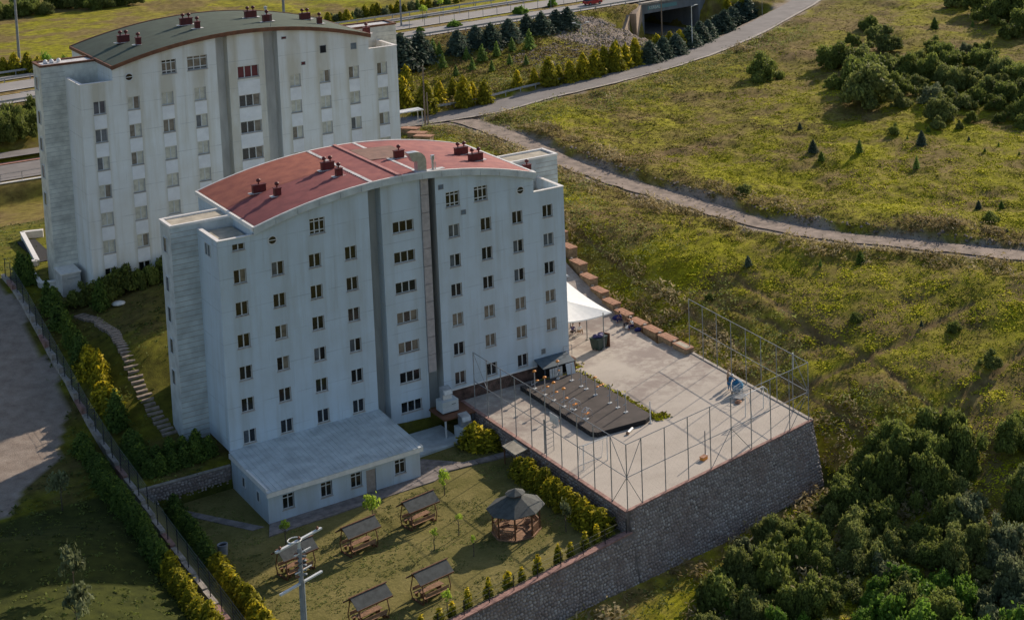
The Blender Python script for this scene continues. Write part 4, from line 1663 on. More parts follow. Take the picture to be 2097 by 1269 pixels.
def lawn_mat():
    m, nt, b = newmat('garden lawn grass')
    g = geo(nt)
    n1 = noise(nt, .35, 4, .6, g)
    n2 = noise(nt, 3.0, 4, .65, g)
    c = ramp(nt, n1, [(.35, (0.165, 0.150, 0.045)), (.65, (0.245, 0.208, 0.075))])
    c = mixc(nt, .55, c, ramp(nt, n2, [(.3, (.5,) * 3), (.68, (1.0,) * 3)]), 'MULTIPLY')
    nt.links.new(c, b.inputs['Base Color'])
    b.inputs['Roughness'].default_value = 1
    b.inputs['Specular IOR Level'].default_value = .1
    bump(nt, b, n2, .7, .1)
    return m


M['lawn'] = lawn_mat()
grid_mesh('garden_lawn', [(-10.45, -36.9), wl(-.1, .3), (20.4, -.15), (-10.45, -.15)], garden_z, M['lawn'], .8)


def slab(name, pts, z, mat, h=.05, kind='structure'):
    o = MB().prism(pts, z - .1, z + h).build(name, M[mat])
    return tag(o, kind=kind)


# paving round the annex and the path across the lawn
slab('paving', [(-2.6, -11.6), (12.6, -11.1), (16.2, -9.2), (13.6, -6.0), (12.02, -6.0), (12.02, -9.42), (-1.8, -9.42)], GARD_Z + .02, 'paving')
slab('paving', [(13.0, -5.6), (18.2, -5.2), (18.2, -.3), (12.05, -.3), (12.05, -5.6)], GARD_Z + .03, 'sidingA', .18)
for i, (a, b) in enumerate([((13.5, -9.4), (15.4, -9.7)), ((15.45, -9.7), (17.2, -9.9)), ((17.25, -9.95), (19.0, -10.2)), ((19.05, -10.2), (20.3, -10.4))]):
    slab('garden_path', [(a[0], a[1] - .55), (b[0], b[1] - .55), (b[0], b[1] + .45), (a[0], a[1] + .45)], GARD_Z + .045 + .006 * i, 'paving')
slab('garden_path', [(-7.7, -1.2), (-6.9, -1.2), (-2.3, -9.6), (-3.3, -9.6)], GARD_Z + .01, 'paving')

# ------------------------------------------------------------------ tall court fence
FT, FM = -14.45, -17.35
cf = tag(empty('court_fence', (wl(0)[0], wl(0)[1], COURT_Z)), 'tall grey steel mesh fence enclosing the concrete sports court', 'fence')
_o = Vector((wl(0)[0], wl(0)[1], COURT_Z))


def rel(p):
    return tuple(Vector(p) - _o)


lens_s = [.05, 1.75, 4.45, 7.2, 9.95, 12.6, 15.2, 17.8, 20.4, 23.1]
front = [wl(s, -.12) for s in lens_s]
left = [(20.55, y) for y in (-28.95, -26.1, -23.25, -20.35, -17.5, -14.75, -11.7, -8.9, -6.0, -3.2)]
rightp = [(43.5 + (44.85 - 43.5) * k / 8, -27.0 + 22.6 * k / 8) for k in range(1, 9)]
pm = MB().tube((0, 0, 0), (0, 0, FT - COURT_Z), .045, .045, 6).mesh('fence_post', M['steel'])
for (x, y) in front + left + rightp:
    link('fence_post', pm, cf, rel((x, y, COURT_Z)))
runs = [front, [front[0]] + left, [front[-1]] + rightp]
for R_ in runs:
    for z in (FT, FM):
        m = MB()
        m.tube(rel((*R_[0], z)), rel((*R_[-1], z)), .035, .035, 6)
        m.build('rail', M['steel'], cf)


def brace(a, b, za, zb_):
    MB().tube(rel((*a, za)), rel((*b, zb_)), .03, .03, 5).build('brace', M['steel'], cf)


brace(front[0], front[1], FM, FT)
brace(front[0], front[1], FM, COURT_Z)
brace(front[0], left[0], FM, FT)
brace(front[0], left[0], FM, COURT_Z)
brace(front[4], front[5], COURT_Z, FM)
brace(front[6], front[5], COURT_Z, FM)
brace(front[-1], front[-2], FM, COURT_Z)
brace(front[-1], front[-2], FM, FT)
brace(front[-1], rightp[0], FM, FT)
brace(front[-1], rightp[0], FM, COURT_Z)
brace(left[-1], left[-2], FT, FM)
w = MB()
for R_ in runs:
    a, b = Vector((*R_[0], 0)), Vector((*R_[-1], 0))
    L = (b - a).length
    d = (b - a) / L
    hh = FT - COURT_Z
    st_ = .6
    k = -hh
    r = .0016
    while k < L:
        for sgn in (1, -1):
            # diagonal wires of the chain link, clipped to the run
            s0, z0, s1, z1 = (k, 0, k + hh, hh) if sgn > 0 else (k, hh, k + hh, 0)
            if s0 < 0:
                z0 += sgn * (-s0)
                s0 = 0
            if s1 > L:
                z1 -= sgn * (s1 - L)
                s1 = L
            if s1 - s0 < .1:
                continue
            p, q = a + d * s0, a + d * s1
            w.tube(rel((p.x, p.y, COURT_Z + z0)), rel((q.x, q.y, COURT_Z + z1)), r, r, 3, False)
        k += st_
tag(w.build('wire_mesh', M['wire'], cf), kind='stuff')
MB().tube(rel((43.95, -23.9, -16.1)), rel((43.95, -23.9, -14.55)), .07, .07, 8).build('white_tube', M['steelw'], cf)

# ------------------------------------------------------------------ outdoor gym deck
DZ = COURT_Z + .46
gd = tag(empty('rubber_deck', (28.9, -9.5, COURT_Z)), 'raised black rubber deck carrying the outdoor gym machines', 'deck')
dp = [(26.2, -1.7), (25.9, -16.2), (26.3, -16.75), (31.3, -17.2), (32.35, -16.6), (32.5, -2.3)]
MB().prism([(a - 28.9, b + 9.5) for a, b in dp], .0, .43).build('deck_body', M['dark'], gd)
MB().prism([(28.9 * 0 + (a - 28.9) * .995, (b + 9.5) * .995) for a, b in dp], .433, .47).build('rubber_surface', M['rubber'], gd)


def gym(kind, x, y, rz, label, i):
    t = tag(empty('exercise_machine', (x, y, DZ + .01), rz), label, 'gym machine', 'outdoor gym machines on the black deck')
    MB().box(-.2, .2, -.14, .14, 0, .06).build('foot_plate', M['steelw'], t)
    h = {'a': 1.75, 'b': 1.85, 'c': 1.75, 'd': 1.2}[kind]
    MB().tube((0, 0, .06), (0, 0, h), .055, .055, 8).build('post', M['duct'], t)
    if kind == 'a':
        MB().lathe([(.04, 0), (.17, .03), (.2, .10), (.16, .17), (.04, .2)], (0, 0, h - .02), 10).build('cap', M['orange'], t, True)
        m = MB().tube((-.45, 0, .55), (.45, 0, .62), .03, .03, 6).tube((-.45, 0, .55), (-.45, 0, .95), .025, .025, 6)
        m.build('lever', M['duct'], t)
        MB().lathe([(.03, 0), (.17, .03), (.18, .07), (.03, .1)], (.42, .05, .66), 8).build('seat', M['orange'], t, True)
    elif kind == 'b':
        m = MB().tube((0, 0, h - .05), (-.26, 0, h - .1), .03, .03, 6)
        m.tube((0, 0, .9), (-.35, .0, .8), .025, .025, 6)
        m.build('handle', M['duct'], t)
    elif kind == 'c':
        MB().lathe([(.04, 0), (.2, .03), (.22, .1), (.04, .18)], (0, 0, h), 10).build('cap', M['orange'], t, True)
        MB().tube((.0, 0, .55), (1.25, .12, .62), .04, .04, 6).build('lever', M['duct'], t)
        for q in (.45, .85, 1.2):
            MB().lathe([(.03, 0), (.15, .02), (.16, .07), (.03, .09)], (q, .1, .63), 8).build('seat', M['orange'], t, True)
    else:
        m = MB()
        m.path([(-.6, -.2, .05), (-.5, -.2, .9), (.1, -.2, 1.1), (.55, -.2, .7), (.7, -.2, .05)], .035)
        m.path([(-.6, .25, .05), (-.5, .25, .9), (.1, .25, 1.1), (.55, .25, .7), (.7, .25, .05)], .035)
        m.tube((-.5, -.2, .9), (-.5, .25, .9), .03, .03, 6).tube((.1, -.2, 1.1), (.1, .25, 1.1), .03, .03, 6)
        m.build('side_frame', M['duct'], t)
        MB().box(-.15, .35, -.12, .16, .52, .58).build('seat', M['orange'], t)
        MB().box(-.45, -.2, -.12, .16, .2, .25).build('pedal', M['steelw'], t)
    return t


for i, (y, lab) in enumerate([(-3.4, 'back end of the deck'), (-5.5, 'second from the back of the deck'), (-7.3, 'third from the back of the deck'), (-9.3, 'fourth from the back of the deck')]):
    gym('a', 26.95, y, .3, 'orange capped lever gym post, ' + lab, i)
gym('a', 30.0, -2.6, .8, 'orange capped gym post at the far corner of the deck beside the shed', 5)
for i, (x, y, lab) in enumerate([(30.8, -4.0, 'farthest tall'), (30.75, -6.0, 'second farthest tall'), (30.77, -6.95, 'third farthest tall'),
                                 (30.75, -11.55, 'third nearest tall'), (30.76, -13.03, 'second nearest tall'), (30.76, -14.5, 'nearest tall')]):
    gym('b', x, y, .2, lab + ' grey gym pole on the field side of the deck', i)
gym('c', 30.7, -8.85, .3, 'gym post with orange cap and a long arm of orange seats', 0)
gym('d', 27.3, -10.7, .2, 'grey framed bike machine with pedals in the middle of the deck', 0)
gym('d', 27.1, -13.4, .5, 'grey framed rowing machine with orange seat near the deck front', 0)
for (x, y, lab) in ((31.75, -17.3, 'white volleyball post standing at the front corner of the black deck'), (31.74, -26.6, 'thin volleyball post in the open half of the court')):
    t = tag(empty('volleyball_post', (x, y, COURT_Z)), lab, 'post')
    MB().tube((0, 0, 0), (0, 0, 2.3 if y < -20 else 2.2), .06, .05, 8).build('pole', M['steelw' if y > -20 else 'steel'], t)
    MB().lathe([(.22, 0), (.2, .05), (.08, .08)], (0, 0, .0), 10).build('base', M['steel'], t)
t = tag(empty('drain_pipe_piece', (29.2, -17.75, COURT_Z), .6), 'short pale pipe piece lying at the foot of the black deck', 'pipe')
MB().tube((-.5, 0, .15), (.5, 0, .15), .14, .14, 10).build('pipe', M['steelw'], t)
MB().lathe([(.17, 0), (.19, .1), (.1, .2)], (-.5, 0, .06), 8).build('collar', M['woodl'], t)

# goals
def goal(x, y, rz, label, w=3.0, h=2.0, d=.9):
    t = tag(empty('goal', (x, y, COURT_Z), rz), label, 'goal')
    for s in (-w / 2, w / 2):
        MB().tube((s, 0, 0), (s, 0, h), .05, .05, 8).build('post', M['steelw'], t)
        MB().path([(s, 0, h), (s, d * .6, h * .92), (s, d, 0)], .03).build('side_bar', M['steelw'], t)
    MB().tube((-w / 2, 0, h), (w / 2, 0, h), .05, .05, 8).build('crossbar', M['steelw'], t)
    m = MB().tube((-w / 2, d, .03), (w / 2, d, .03), .025, .025, 6)
    m.build('ground_bar', M['steelw'], t)
    n = MB()
    k = 0
    while k <= w + .01:
        n.tube((-w / 2 + k, .0, h), (-w / 2 + k, d * .6, h * .92), .006, .006, 3, False)
        n.tube((-w / 2 + k, d * .6, h * .92), (-w / 2 + k, d, .03), .006, .006, 3, False)
        k += .2
    for q in range(9):
        z = h * .92 * q / 8
        yy = d - (d * .4) * q / 8
        n.tube((-w / 2, yy, z), (w / 2, yy, z), .006, .006, 3, False)
    tag(n.build('net', M['white'], t), kind='stuff')
    return t


goal(40.7, -21.9, 3.35, 'white framed goal with net by the field side fence', 2.6, 2.2)
goal(23.2, -21.7, .1, 'white framed goal with net by the garden side fence', 2.6, 2.2)
t = tag(empty('cable_reel_crate', (31.1, -27.3, COURT_Z), .3), 'small orange crate lying on the bare concrete near the front fence', 'crate')
MB().box(-.3, .3, -.22, .22, 0, .3).build('crate_body', M['orange'], t)
MB().box(-.34, .34, -.26, .26, .3, .34).build('rim', M['brick'], t)
t = tag(empty('basketball_stand', (20.95, -16.5, COURT_Z)), 'basketball stand of lattice posts at the garden side fence', 'basketball hoop')
MB().tube((0, 0, 0), (0, 0, 3.2), .08, .08, 8).build('post', M['steel'], t)
m = MB().tube((.9, 0, 0), (.9, 0, 2.6), .03, .03, 6)
for i in range(6):
    m.tube((0, 0, .3 + i * .45), (.9, 0, .5 + i * .4), .02, .02, 5)
m.build('lattice', M['steel'], t)
MB().box(1.0, 1.04, -.8, .8, 2.5, 3.4).build('backboard', M['steelw'], t)
m = MB()
for i in range(12):
    a, b = 6.2832 * i / 12, 6.2832 * (i + 1) / 12
    m.tube((1.3 + .23 * math.cos(a), .23 * math.sin(a), 2.7), (1.3 + .23 * math.cos(b), .23 * math.sin(b), 2.7), .015, .015, 4)
m.build('ring', M['orange'], t)

# weeds along the deck edge and at the yard corner are made with the plants below

# ------------------------------------------------------------------ shed, machines and canopies at the block
t = tag(empty('lean_to_shed', (30.6, -1.0, COURT_Z)), 'dark blue lean-to shed against the red roofed block', 'shed')
MB().hexa([(-1.9, -1.0, 1.55), (1.75, -1.0, 1.55), (1.75, .93, 2.0), (-1.9, .93, 2.0), (-1.9, -1.0, 1.62), (1.75, -1.0, 1.62), (1.75, .93, 2.07), (-1.9, .93, 2.07)]).build('roof', M['shed'], t)
for x in (-1.7, -.2, 1.55):
    MB().box(x, x + .08, -.9, -.82, 0, 1.56).build('post', M['shed'], t)
MB().box(-1.7, 1.6, .6, .66, 0, 1.8).build('back_panel', M['dark'], t)
for i in range(5):
    MB().box(-1.1 + i * .3, -.86 + i * .3, -.86, -.80, .1, 1.35).build('sheet', M['frame' if i % 2 else 'steelw'], t)
o = tag(MB().hexa([(0, 0, 0), (.95, 0, 0), (.95, .05, 0), (0, .05, 0), (.0, .45, 1.5), (.95, .45, 1.5), (.95, .5, 1.5), (0, .5, 1.5)]).build('leaning_board', M['frame'], None, loc=(31.2, -2.55, COURT_Z + .02)),
        'white board leaning against the front of the dark shed', 'board')
t = tag(empty('brown_cabinet', (32.6, -.55, COURT_Z), .1), 'rusty brown cabinet on the block corner beside the dark shed', 'cabinet')
MB().box(-.4, .4, -.35, .35, 0, 1.3).build('cabinet_body', M['wood'], t)
MB().hexa([(-.5, -.45, 1.3), (.5, -.45, 1.3), (.5, .45, 1.3), (-.5, .45, 1.3), (-.3, -.2, 1.5), (.3, -.2, 1.5), (.3, .2, 1.5), (-.3, .2, 1.5)]).build('lid', M['fasbrown'], t)
t = tag(empty('handrail', (31.9, -.4, -18.6)), 'thin grey handrail frame above the rusty cabinet', 'rail')
MB().path([(0, 0, 0), (0, 0, 1), (1, 0, 1), (1, 0, 0)], .025).tube((0, 0, .5), (1, 0, .5), .02, .02, 5).build('rail', M['steel'], t)

# steel platform with the upper air handling unit, and the lower unit on the ground
t = tag(empty('steel_platform', (18.2, -2.4, GARD_Z)), 'brown steel platform on a white post holding an air handling unit', 'platform')
MB().box(-1.1, 2.1, -1.3, 2.2, 1.95, 2.1).build('deck', M['fasbrown'], t)
MB().box(-.98, -.84, -1.15, -1.0, 0, 1.95).build('post', M['steelw'], t)
MB().box(1.85, 1.99, -1.15, -1.0, 0, 1.95).build('post', M['steel'], t)


def ahu(x, y, z, rz, label):
    t = tag(empty('air_handling_unit', (x, y, z), rz), label, 'ventilation unit')
    m = MB()
    m.prism([(-.85, -.75), (.75, -.75), (.85, -.65), (.85, .75), (-.85, .75)], .12, 1.2)
    m.build('casing', M['sidingA'], t)
    MB().box(-.75, .75, -.65, .65, 0, .12).build('base_frame', M['dark'], t)
    MB().box(-.8, .8, -.765, -.752, .2, .62).build('access_panel', M['frame'], t)
    MB().box(.1, .5, -.79, -.77, .85, .9).build('grip', M['dark'], t)
    d = MB()
    d.hexa([(-.5, -.2, 1.2), (.4, -.2, 1.2), (.4, .55, 1.2), (-.5, .55, 1.2), (-.5, -.05, 1.8), (.4, -.05, 1.8), (.4, .6, 1.75), (-.5, .6, 1.75)])
    d.hexa([(-.5, -.45, 1.75), (.4, -.45, 1.75), (.4, .6, 1.75), (-.5, .6, 1.75), (-.5, -.3, 2.2), (.4, -.3, 2.2), (.4, .6, 2.35), (-.5, .6, 2.35)])
    d.build('duct_elbow', M['duct'], t)
    MB().hexa([(-.42, -.47, 1.8), (.32, -.47, 1.8), (.32, -.45, 1.8), (-.42, -.45, 1.8), (-.42, -.33, 2.15), (.32, -.33, 2.15), (.32, -.31, 2.15), (-.42, -.31, 2.15)]).build('duct_mouth', M['steelw'], t)
    return t


ahu(18.35, -1.75, GARD_Z + 2.1, 0, 'grey white air handling unit standing on the steel platform by the recess')
ahu(19.0, -4.2, GARD_Z, 0, 'grey white air handling unit on the ground behind the round garden bush')
t = tag(empty('door_canopy', (20.3, -13.2, GARD_Z)), 'small flat tan canopy over a doorway in the garden side wall', 'canopy')
MB().hexa([(-1.35, -1.3, 1.68), (-.05, -1.3, 1.9), (-.05, 1.3, 1.9), (-1.35, 1.3, 1.68), (-1.35, -1.3, 1.75), (-.05, -1.3, 1.97), (-.05, 1.3, 1.97), (-1.35, 1.3, 1.75)]).build('roof', M['terrace'], t)
for y in (-1.2, 1.1):
    MB().box(-1.25, -1.15, y, y + .1, 0, 1.69).build('post', M['wood'], t)

# fabric canopy in the yard
t = tag(empty('shade_canopy', (37.2, 7.0, COURT_Z)), 'white stretched fabric canopy on grey posts in the yard beside the block', 'canopy')
f = MB()
top = (-.8, .9, 4.55)
cr = [(2.4, -4.3, 3.75), (2.2, 5.8, 5.0), (-4.0, 5.0, 5.3), (-3.6, -3.2, 3.75)]
for i in range(4):
    a, b = Vector(cr[i]), Vector(cr[(i + 1) % 4])
    for k in range(6):
        p = a + (b - a) * k / 6
        q = a + (b - a) * (k + 1) / 6
        sag = lambda e: Vector((0, 0, -.25 * math.sin(math.pi * e)))
        p1, q1 = p + sag(k / 6), q + sag((k + 1) / 6)
        f.poly([tuple(p1), tuple(q1), top])
        f.poly([tuple(p1 - Vector((0, 0, .12))), tuple(q1 - Vector((0, 0, .12))), tuple(q1), tuple(p1)])
f.build('fabric', M['fabric'], t)
for (a, b) in ((1.15, -4.6), (1.2, -.9), (1.3, 2.9), (-2.8, -3.4), (-2.8, 4.6)):
    MB().tube((a, b, 0), (a, b, 3.98 if b > -4 else 4.1), .06, .06, 8).build('post', M['steel'], t)
    MB().lathe([(.2, 0), (.18, .1), (.07, .14)], (a, b, 0), 8).build('foot', M['kerb2'], t)
t = tag(empty('yard_lamp', (40.4, 14.3, -19.4)), 'white lamp post behind the fabric canopy at the block edge', 'lamp post')
MB().tube((0, 0, 0), (0, 0, 3.8), .1, .09, 8).build('pole', M['steelw'], t)
MB().hexa([(-.25, -.3, 3.8), (.5, -.3, 3.75), (.5, .3, 3.75), (-.25, .3, 3.8), (-.2, -.2, 4.0), (.3, -.2, 3.95), (.3, .2, 3.95), (-.2, .2, 4.0)]).build('lamp_head', M['steelw'], t)

# planters stepping up the yard edge
PL = [(44.55, -3.6, -20.3), (44.7, -.4, -20.3), (44.8, 2.8, -20.3), (44.9, 6.0, -20.25), (45.0, 9.2, -20.0), (45.15, 12.2, -19.5), (45.4, 15.2, -18.9), (45.8, 18.4, -18.1), (46.3, 21.6, -17.3), (46.9, 25.0, -16.4), (47.6, 28.4, -15.3)]
for i, (x, y, z) in enumerate(PL):
    z = float(court_z(0, y))
    t = tag(empty('planter', (x, y, z)), '%s brick planter counted from the court corner along the yard edge' % ORD[i], 'planter', 'brick planters along the yard edge')
    MB().box(-.5, .5, -1.25, 1.25, -.8, .52).build('planter_wall', M['planter'], t)
    MB().box(-.56, .56, -1.32, 1.32, .52, .62).build('cap', M['brick'], t)
    MB().box(-.3, .3, -1.1, 1.1, .60, .635).build('soil', M['brick' if i else 'terrace'], t)
    MB().box(-.14, .14, 1.5, 1.8, -.4, .7).build('end_pier', M['kerb2'], t)

# wheeled bin
t = tag(empty('wheeled_bin', (38.0, 2.9, COURT_Z), .35), 'dark green wheeled dumpster heaped with bags beside the canopy post', 'bin')
MB().hexa([(-.6, -.5, .15), (.6, -.5, .15), (.6, .5, .15), (-.6, .5, .15), (-.8, -.62, 1.3), (.8, -.62, 1.3), (.8, .62, 1.3), (-.8, .62, 1.3)]).build('bin_body', M['bin'], t)
MB().box(-.84, .84, -.66, .66, 1.3, 1.38).build('rim', M['bin'], t)
for a in (-.5, .5):
    for b in (-.4, .4):
        MB().tube((a, b - .04, .09), (a, b + .04, .09), .09, .09, 8).build('wheel', M['tyre'], t)


def blob(name, mat, r, seed, parent=None, loc=(0, 0, 0), sz=(1, 1, .8)):
    rr = random.Random(seed)
    m = MB()
    m.lathe([(r * .5, 0), (r * .95, r * .25), (r, r * .6), (r * .75, r), (r * .3, r * 1.25), (.02, r * 1.35)], (0, 0, 0), 9)
    m.v = [(x * sz[0] * rr.uniform(.85, 1.15), y * sz[1] * rr.uniform(.85, 1.15), z * sz[2]) for x, y, z in m.v]
    return m.build(name, M[mat], parent, True, loc=loc)


for i, (x, y, c) in enumerate(((-.35, 0, 'purple'), (.3, .15, 'navy'), (.0, -.2, 'purple'))):
    tag(blob('rubbish_bag', c, .38, i, None, (38.0 + x, 2.9 + y, COURT_Z + 1.34)), ['violet bag at the left of the dumpster heap', 'navy bag at the right of the dumpster heap', 'violet bag at the front of the dumpster heap'][i], 'bag', 'bags heaped in the dumpster')
tag(MB().box(-.05, .05, -.6, .6, 0, 1.5).build('timber_board', M['wood'], None, loc=(39.0, 3.2, COURT_Z), rz=.35), 'brown board leaning beside the dark green dumpster', 'board')

# ------------------------------------------------------------------ people
def skinned(name, joints, edges, mat, parent, sub=2):
    """one continuous limb-and-body surface grown over a skeleton"""
    me = bpy.data.meshes.new(name)
    me.from_pydata([j[0] for j in joints], edges, [])
    o = link(name, me, parent)
    me.materials.append(M[mat])
    s = o.modifiers.new('skin', 'SKIN')
    s.use_smooth_shade = True
    for v, j in zip(me.skin_vertices[0].data, joints):
        r = j[1]
        v.radius = (r, r) if not hasattr(r, '__len__') else r
        v.use_root = False
    me.skin_vertices[0].data[0].use_root = True
    b = o.modifiers.new('sub', 'SUBSURF')
    b.levels = sub
    b.render_levels = sub
    return o


def person(x, y, z, rz, pose, shirt, legs, headgear, label, group=None):
    t = tag(empty('person', (x, y, z), rz), label, 'person', group)
    if pose == 'sit':
        hip, ch, nk, hd = (0, 0, .5), (0, -.08, .85), (0, -.1, 1.05), (0, -.16, 1.2)
        kn = [(-.13, -.42, .52), (.13, -.42, .52)]
        ft = [(-.13, -.42, .08), (.13, -.45, .08)]
        toe = [(-.13, -.58, .04), (.13, -.6, .04)]
        el = [(-.27, -.2, .75), (.27, -.2, .75)]
        ha = [(-.18, -.42, .62), (.18, -.42, .62)]
    elif pose == 'bend':
        hip, ch, nk, hd = (0, .1, .85), (0, -.2, 1.2), (0, -.34, 1.33), (0, -.46, 1.4)
        kn = [(-.14, .05, .48), (.14, -.05, .48)]
        ft = [(-.16, .15, .08), (.16, .05, .08)]
        toe = [(-.17, -.02, .04), (.17, -.12, .04)]
        el = [(-.26, -.32, .98), (.26, -.32, .98)]
        ha = [(-.18, -.5, .78), (.18, -.52, .8)]
    else:
        hip, ch, nk, hd = (0, 0, .92), (0, 0, 1.3), (0, 0, 1.48), (0, -.03, 1.62)
        kn = [(-.11, -.03, .5), (.11, .02, .5)]
        ft = [(-.12, .03, .08), (.12, .05, .08)]
        toe = [(-.13, -.14, .04), (.13, -.12, .04)]
        el = [(-.27, .02, 1.1), (.27, -.05, 1.1)]
        ha = [(-.25, -.12, .88), (.25, -.2, .9)]
    sh = [(-.19, ch[1] * .95 - .01, ch[2] + .1), (.19, ch[1] * .95 - .01, ch[2] + .1)]
    J = [(hip, .13), (ch, (.15, .11)), (nk, .055), (hd, .085), ((hd[0], hd[1] - .01, hd[2] + .1), .075)]
    E = [(0, 1), (1, 2), (2, 3), (3, 4)]
    for i in (0, 1):
        b = len(J)
        J += [(sh[i], .055), (el[i], .042), (ha[i], .03), (tuple(Vector(ha[i]) + Vector((0, -.08, -.03))), .035)]
        E += [(1, b), (b, b + 1), (b + 1, b + 2), (b + 2, b + 3)]
    for i in (0, 1):
        b = len(J)
        hp = (hip[0] + (-.09, .09)[i], hip[1] - .02, hip[2] - .05)
        J += [(hp, .085), (kn[i], .062), (ft[i], .045), (toe[i], .04)]
        E += [(0, b), (b, b + 1), (b + 1, b + 2), (b + 2, b + 3)]
    skinned('body', J, E, 'skin', t)
    S = [(tuple(Vector(hip) + Vector((0, 0, .02))), .155), (ch, (.18, .135)), (tuple(Vector(nk) - Vector((0, 0, .05))), .07)]
    ES = [(0, 1), (1, 2)]
    for i in (0, 1):
        b = len(S)
        S += [(sh[i], .072), (el[i], .06)]
        ES += [(1, b), (b, b + 1)]
    skinned('shirt', S, ES, shirt, t, 1)
    T = [(hip, .148)]
    ET = []
    for i in (0, 1):
        b = len(T)
        hp = (hip[0] + (-.09, .09)[i], hip[1] - .02, hip[2] - .05)
        an_ = tuple(Vector(kn[i]) * .15 + Vector(ft[i]) * .85)
        T += [(hp, .1), (kn[i], .078), (an_, .062)]
        ET += [(0, b), (b, b + 1), (b + 1, b + 2)]
    skinned('trousers', T, ET, legs, t, 1)
    c = MB().lathe([(.1, 0), (.105, .05), (.08, .1), (.02, .12)], (hd[0], hd[1], hd[2] + .07), 10)
    if headgear in ('white', 'tan'):
        c.lathe([(.16, -.005), (.155, .015)], (hd[0], hd[1] - .03, hd[2] + .07), 10)
    c.build('hat' if headgear in ('white', 'tan') else 'hair', M[headgear], t, True)
    return t


person(42.0, -15.9, COURT_Z, 1.9, 'bend', 'blue', 'blue', 'white', 'person in bright blue clothes and white cap bending by the goal')
person(42.5, -14.9, COURT_Z, 1.2, 'stand', 'tan', 'wood', 'tan', 'person in a tan hat standing behind the one in bright blue')
person(44.0, 8.2, COURT_Z, 4.3, 'sit', 'navy', 'navy', 'hair', 'person in navy clothes sitting before the planters behind the canopy tip')
person(43.9, 5.6, COURT_Z, 4.6, 'sit', 'white', 'navy', 'hair', 'person in white top and navy trousers sitting nearer the court')
person(43.9, 6.6, COURT_Z, 4.5, 'sit', 'wood', 'trouser', 'tan', 'person in a brown top between the two sitting before the planters')
person(37.9, 8.4, COURT_Z, 2.2, 'sit', 'purple', 'trouser', 'hair', 'person in dark blue clothes sitting under the white canopy')
person(38.5, 8.0, COURT_Z, 2.0, 'sit', 'white', 'tan', 'hair', 'person in a pale top sitting at the canopy edge by the block corner')
for i, (x, y, z) in enumerate([(44.0, 8.35, 0), (43.9, 5.75, 0), (43.95, 6.75, 0), (37.8, 8.55, 0), (38.4, 8.15, 0)]):
    t = tag(empty('stool', (x, y, COURT_Z)), ['stool under the person in navy before the planters', 'stool under the person in white top before the planters', 'stool under the person in brown before the planters',
            'stool under the person in dark blue below the canopy', 'stool under the person in a pale top below the canopy'][i], 'stool')
    MB().lathe([(.17, .36), (.18, .38), (.17, .4)], (0, 0, 0), 10).build('seat', M['wood'], t)
    for a in range(3):
        w_ = a * 2.09
        MB().tube((.12 * math.cos(w_), .12 * math.sin(w_), .36), (.17 * math.cos(w_), .17 * math.sin(w_), 0), .02, .02, 5).build('leg', M['wood'], t)
for nm, c, r, x, y, lab in (('sack', 'navy', .5, 44.1, 9.3, 'large navy sack on the ground by the planters beyond the sitting people'), ('sack', 'white', .32, 43.6, 6.1, 'small white sack on the ground between the people by the planters'),
                            ('sack', 'navy', .36, 44.0, 4.7, 'small navy sack at the near end of the group by the planters')):
    tag(blob(nm, c, r, int(y), None, (x, y, COURT_Z), (1.2, 1, .9)), lab, 'sack')
t = tag(empty('blue_bag_cart', (42.2, -16.9, COURT_Z), .3), 'hand cart with a bulging bright blue sack beside the goal', 'cart')
MB().box(-.5, .5, -.4, .4, .2, .28).build('platform', M['steel'], t)
blob('sack', 'blue', .68, 5, t, (0, 0, .28), (1, .85, 1.3))
for a in (-.42, .42):
    for b in (-.36, .36):
        MB().tube((a, b - .03, .1), (a, b + .03, .1), .1, .1, 8).build('wheel', M['tyre'], t)
MB().path([(-.5, -.38, .25), (-.62, -.38, 1.0), (-.62, .38, 1.0), (-.5, .38, .25)], .02).build('handle', M['steelw'], t)
t = tag(empty('wire_basket', (41.6, -18.3, COURT_Z), .4), 'upright pale wire basket next to the blue sack and the goal', 'basket')
m = MB()
for i in range(9):
    for y in (-.45, .45):
        m.tube((-.7 + i * .175, y, .3), (-.7 + i * .175, y, 1.3), .012, .012, 4, False)
for z in (.3, .65, 1.0, 1.3):
    m.path([(-.7, -.45, z), (.7, -.45, z), (.7, .45, z), (-.7, .45, z), (-.7, -.45, z)], .015, 4)
tag(m.build('wire_side', M['steelw'], t), kind='stuff')
MB().box(-.7, .7, -.45, .45, .26, .3).build('floor', M['steel'], t)
for a in (-.6, .6):
    MB().tube((a, -.03, .13), (a, .03, .13), .13, .13, 8).build('wheel', M['tyre'], t)
tag(blob('orange_sack', 'brick', .3, 8, None, (40.8, -19.0, COURT_Z), (1.3, .9, .8)), 'rusty orange sack lying before the wire basket', 'sack')

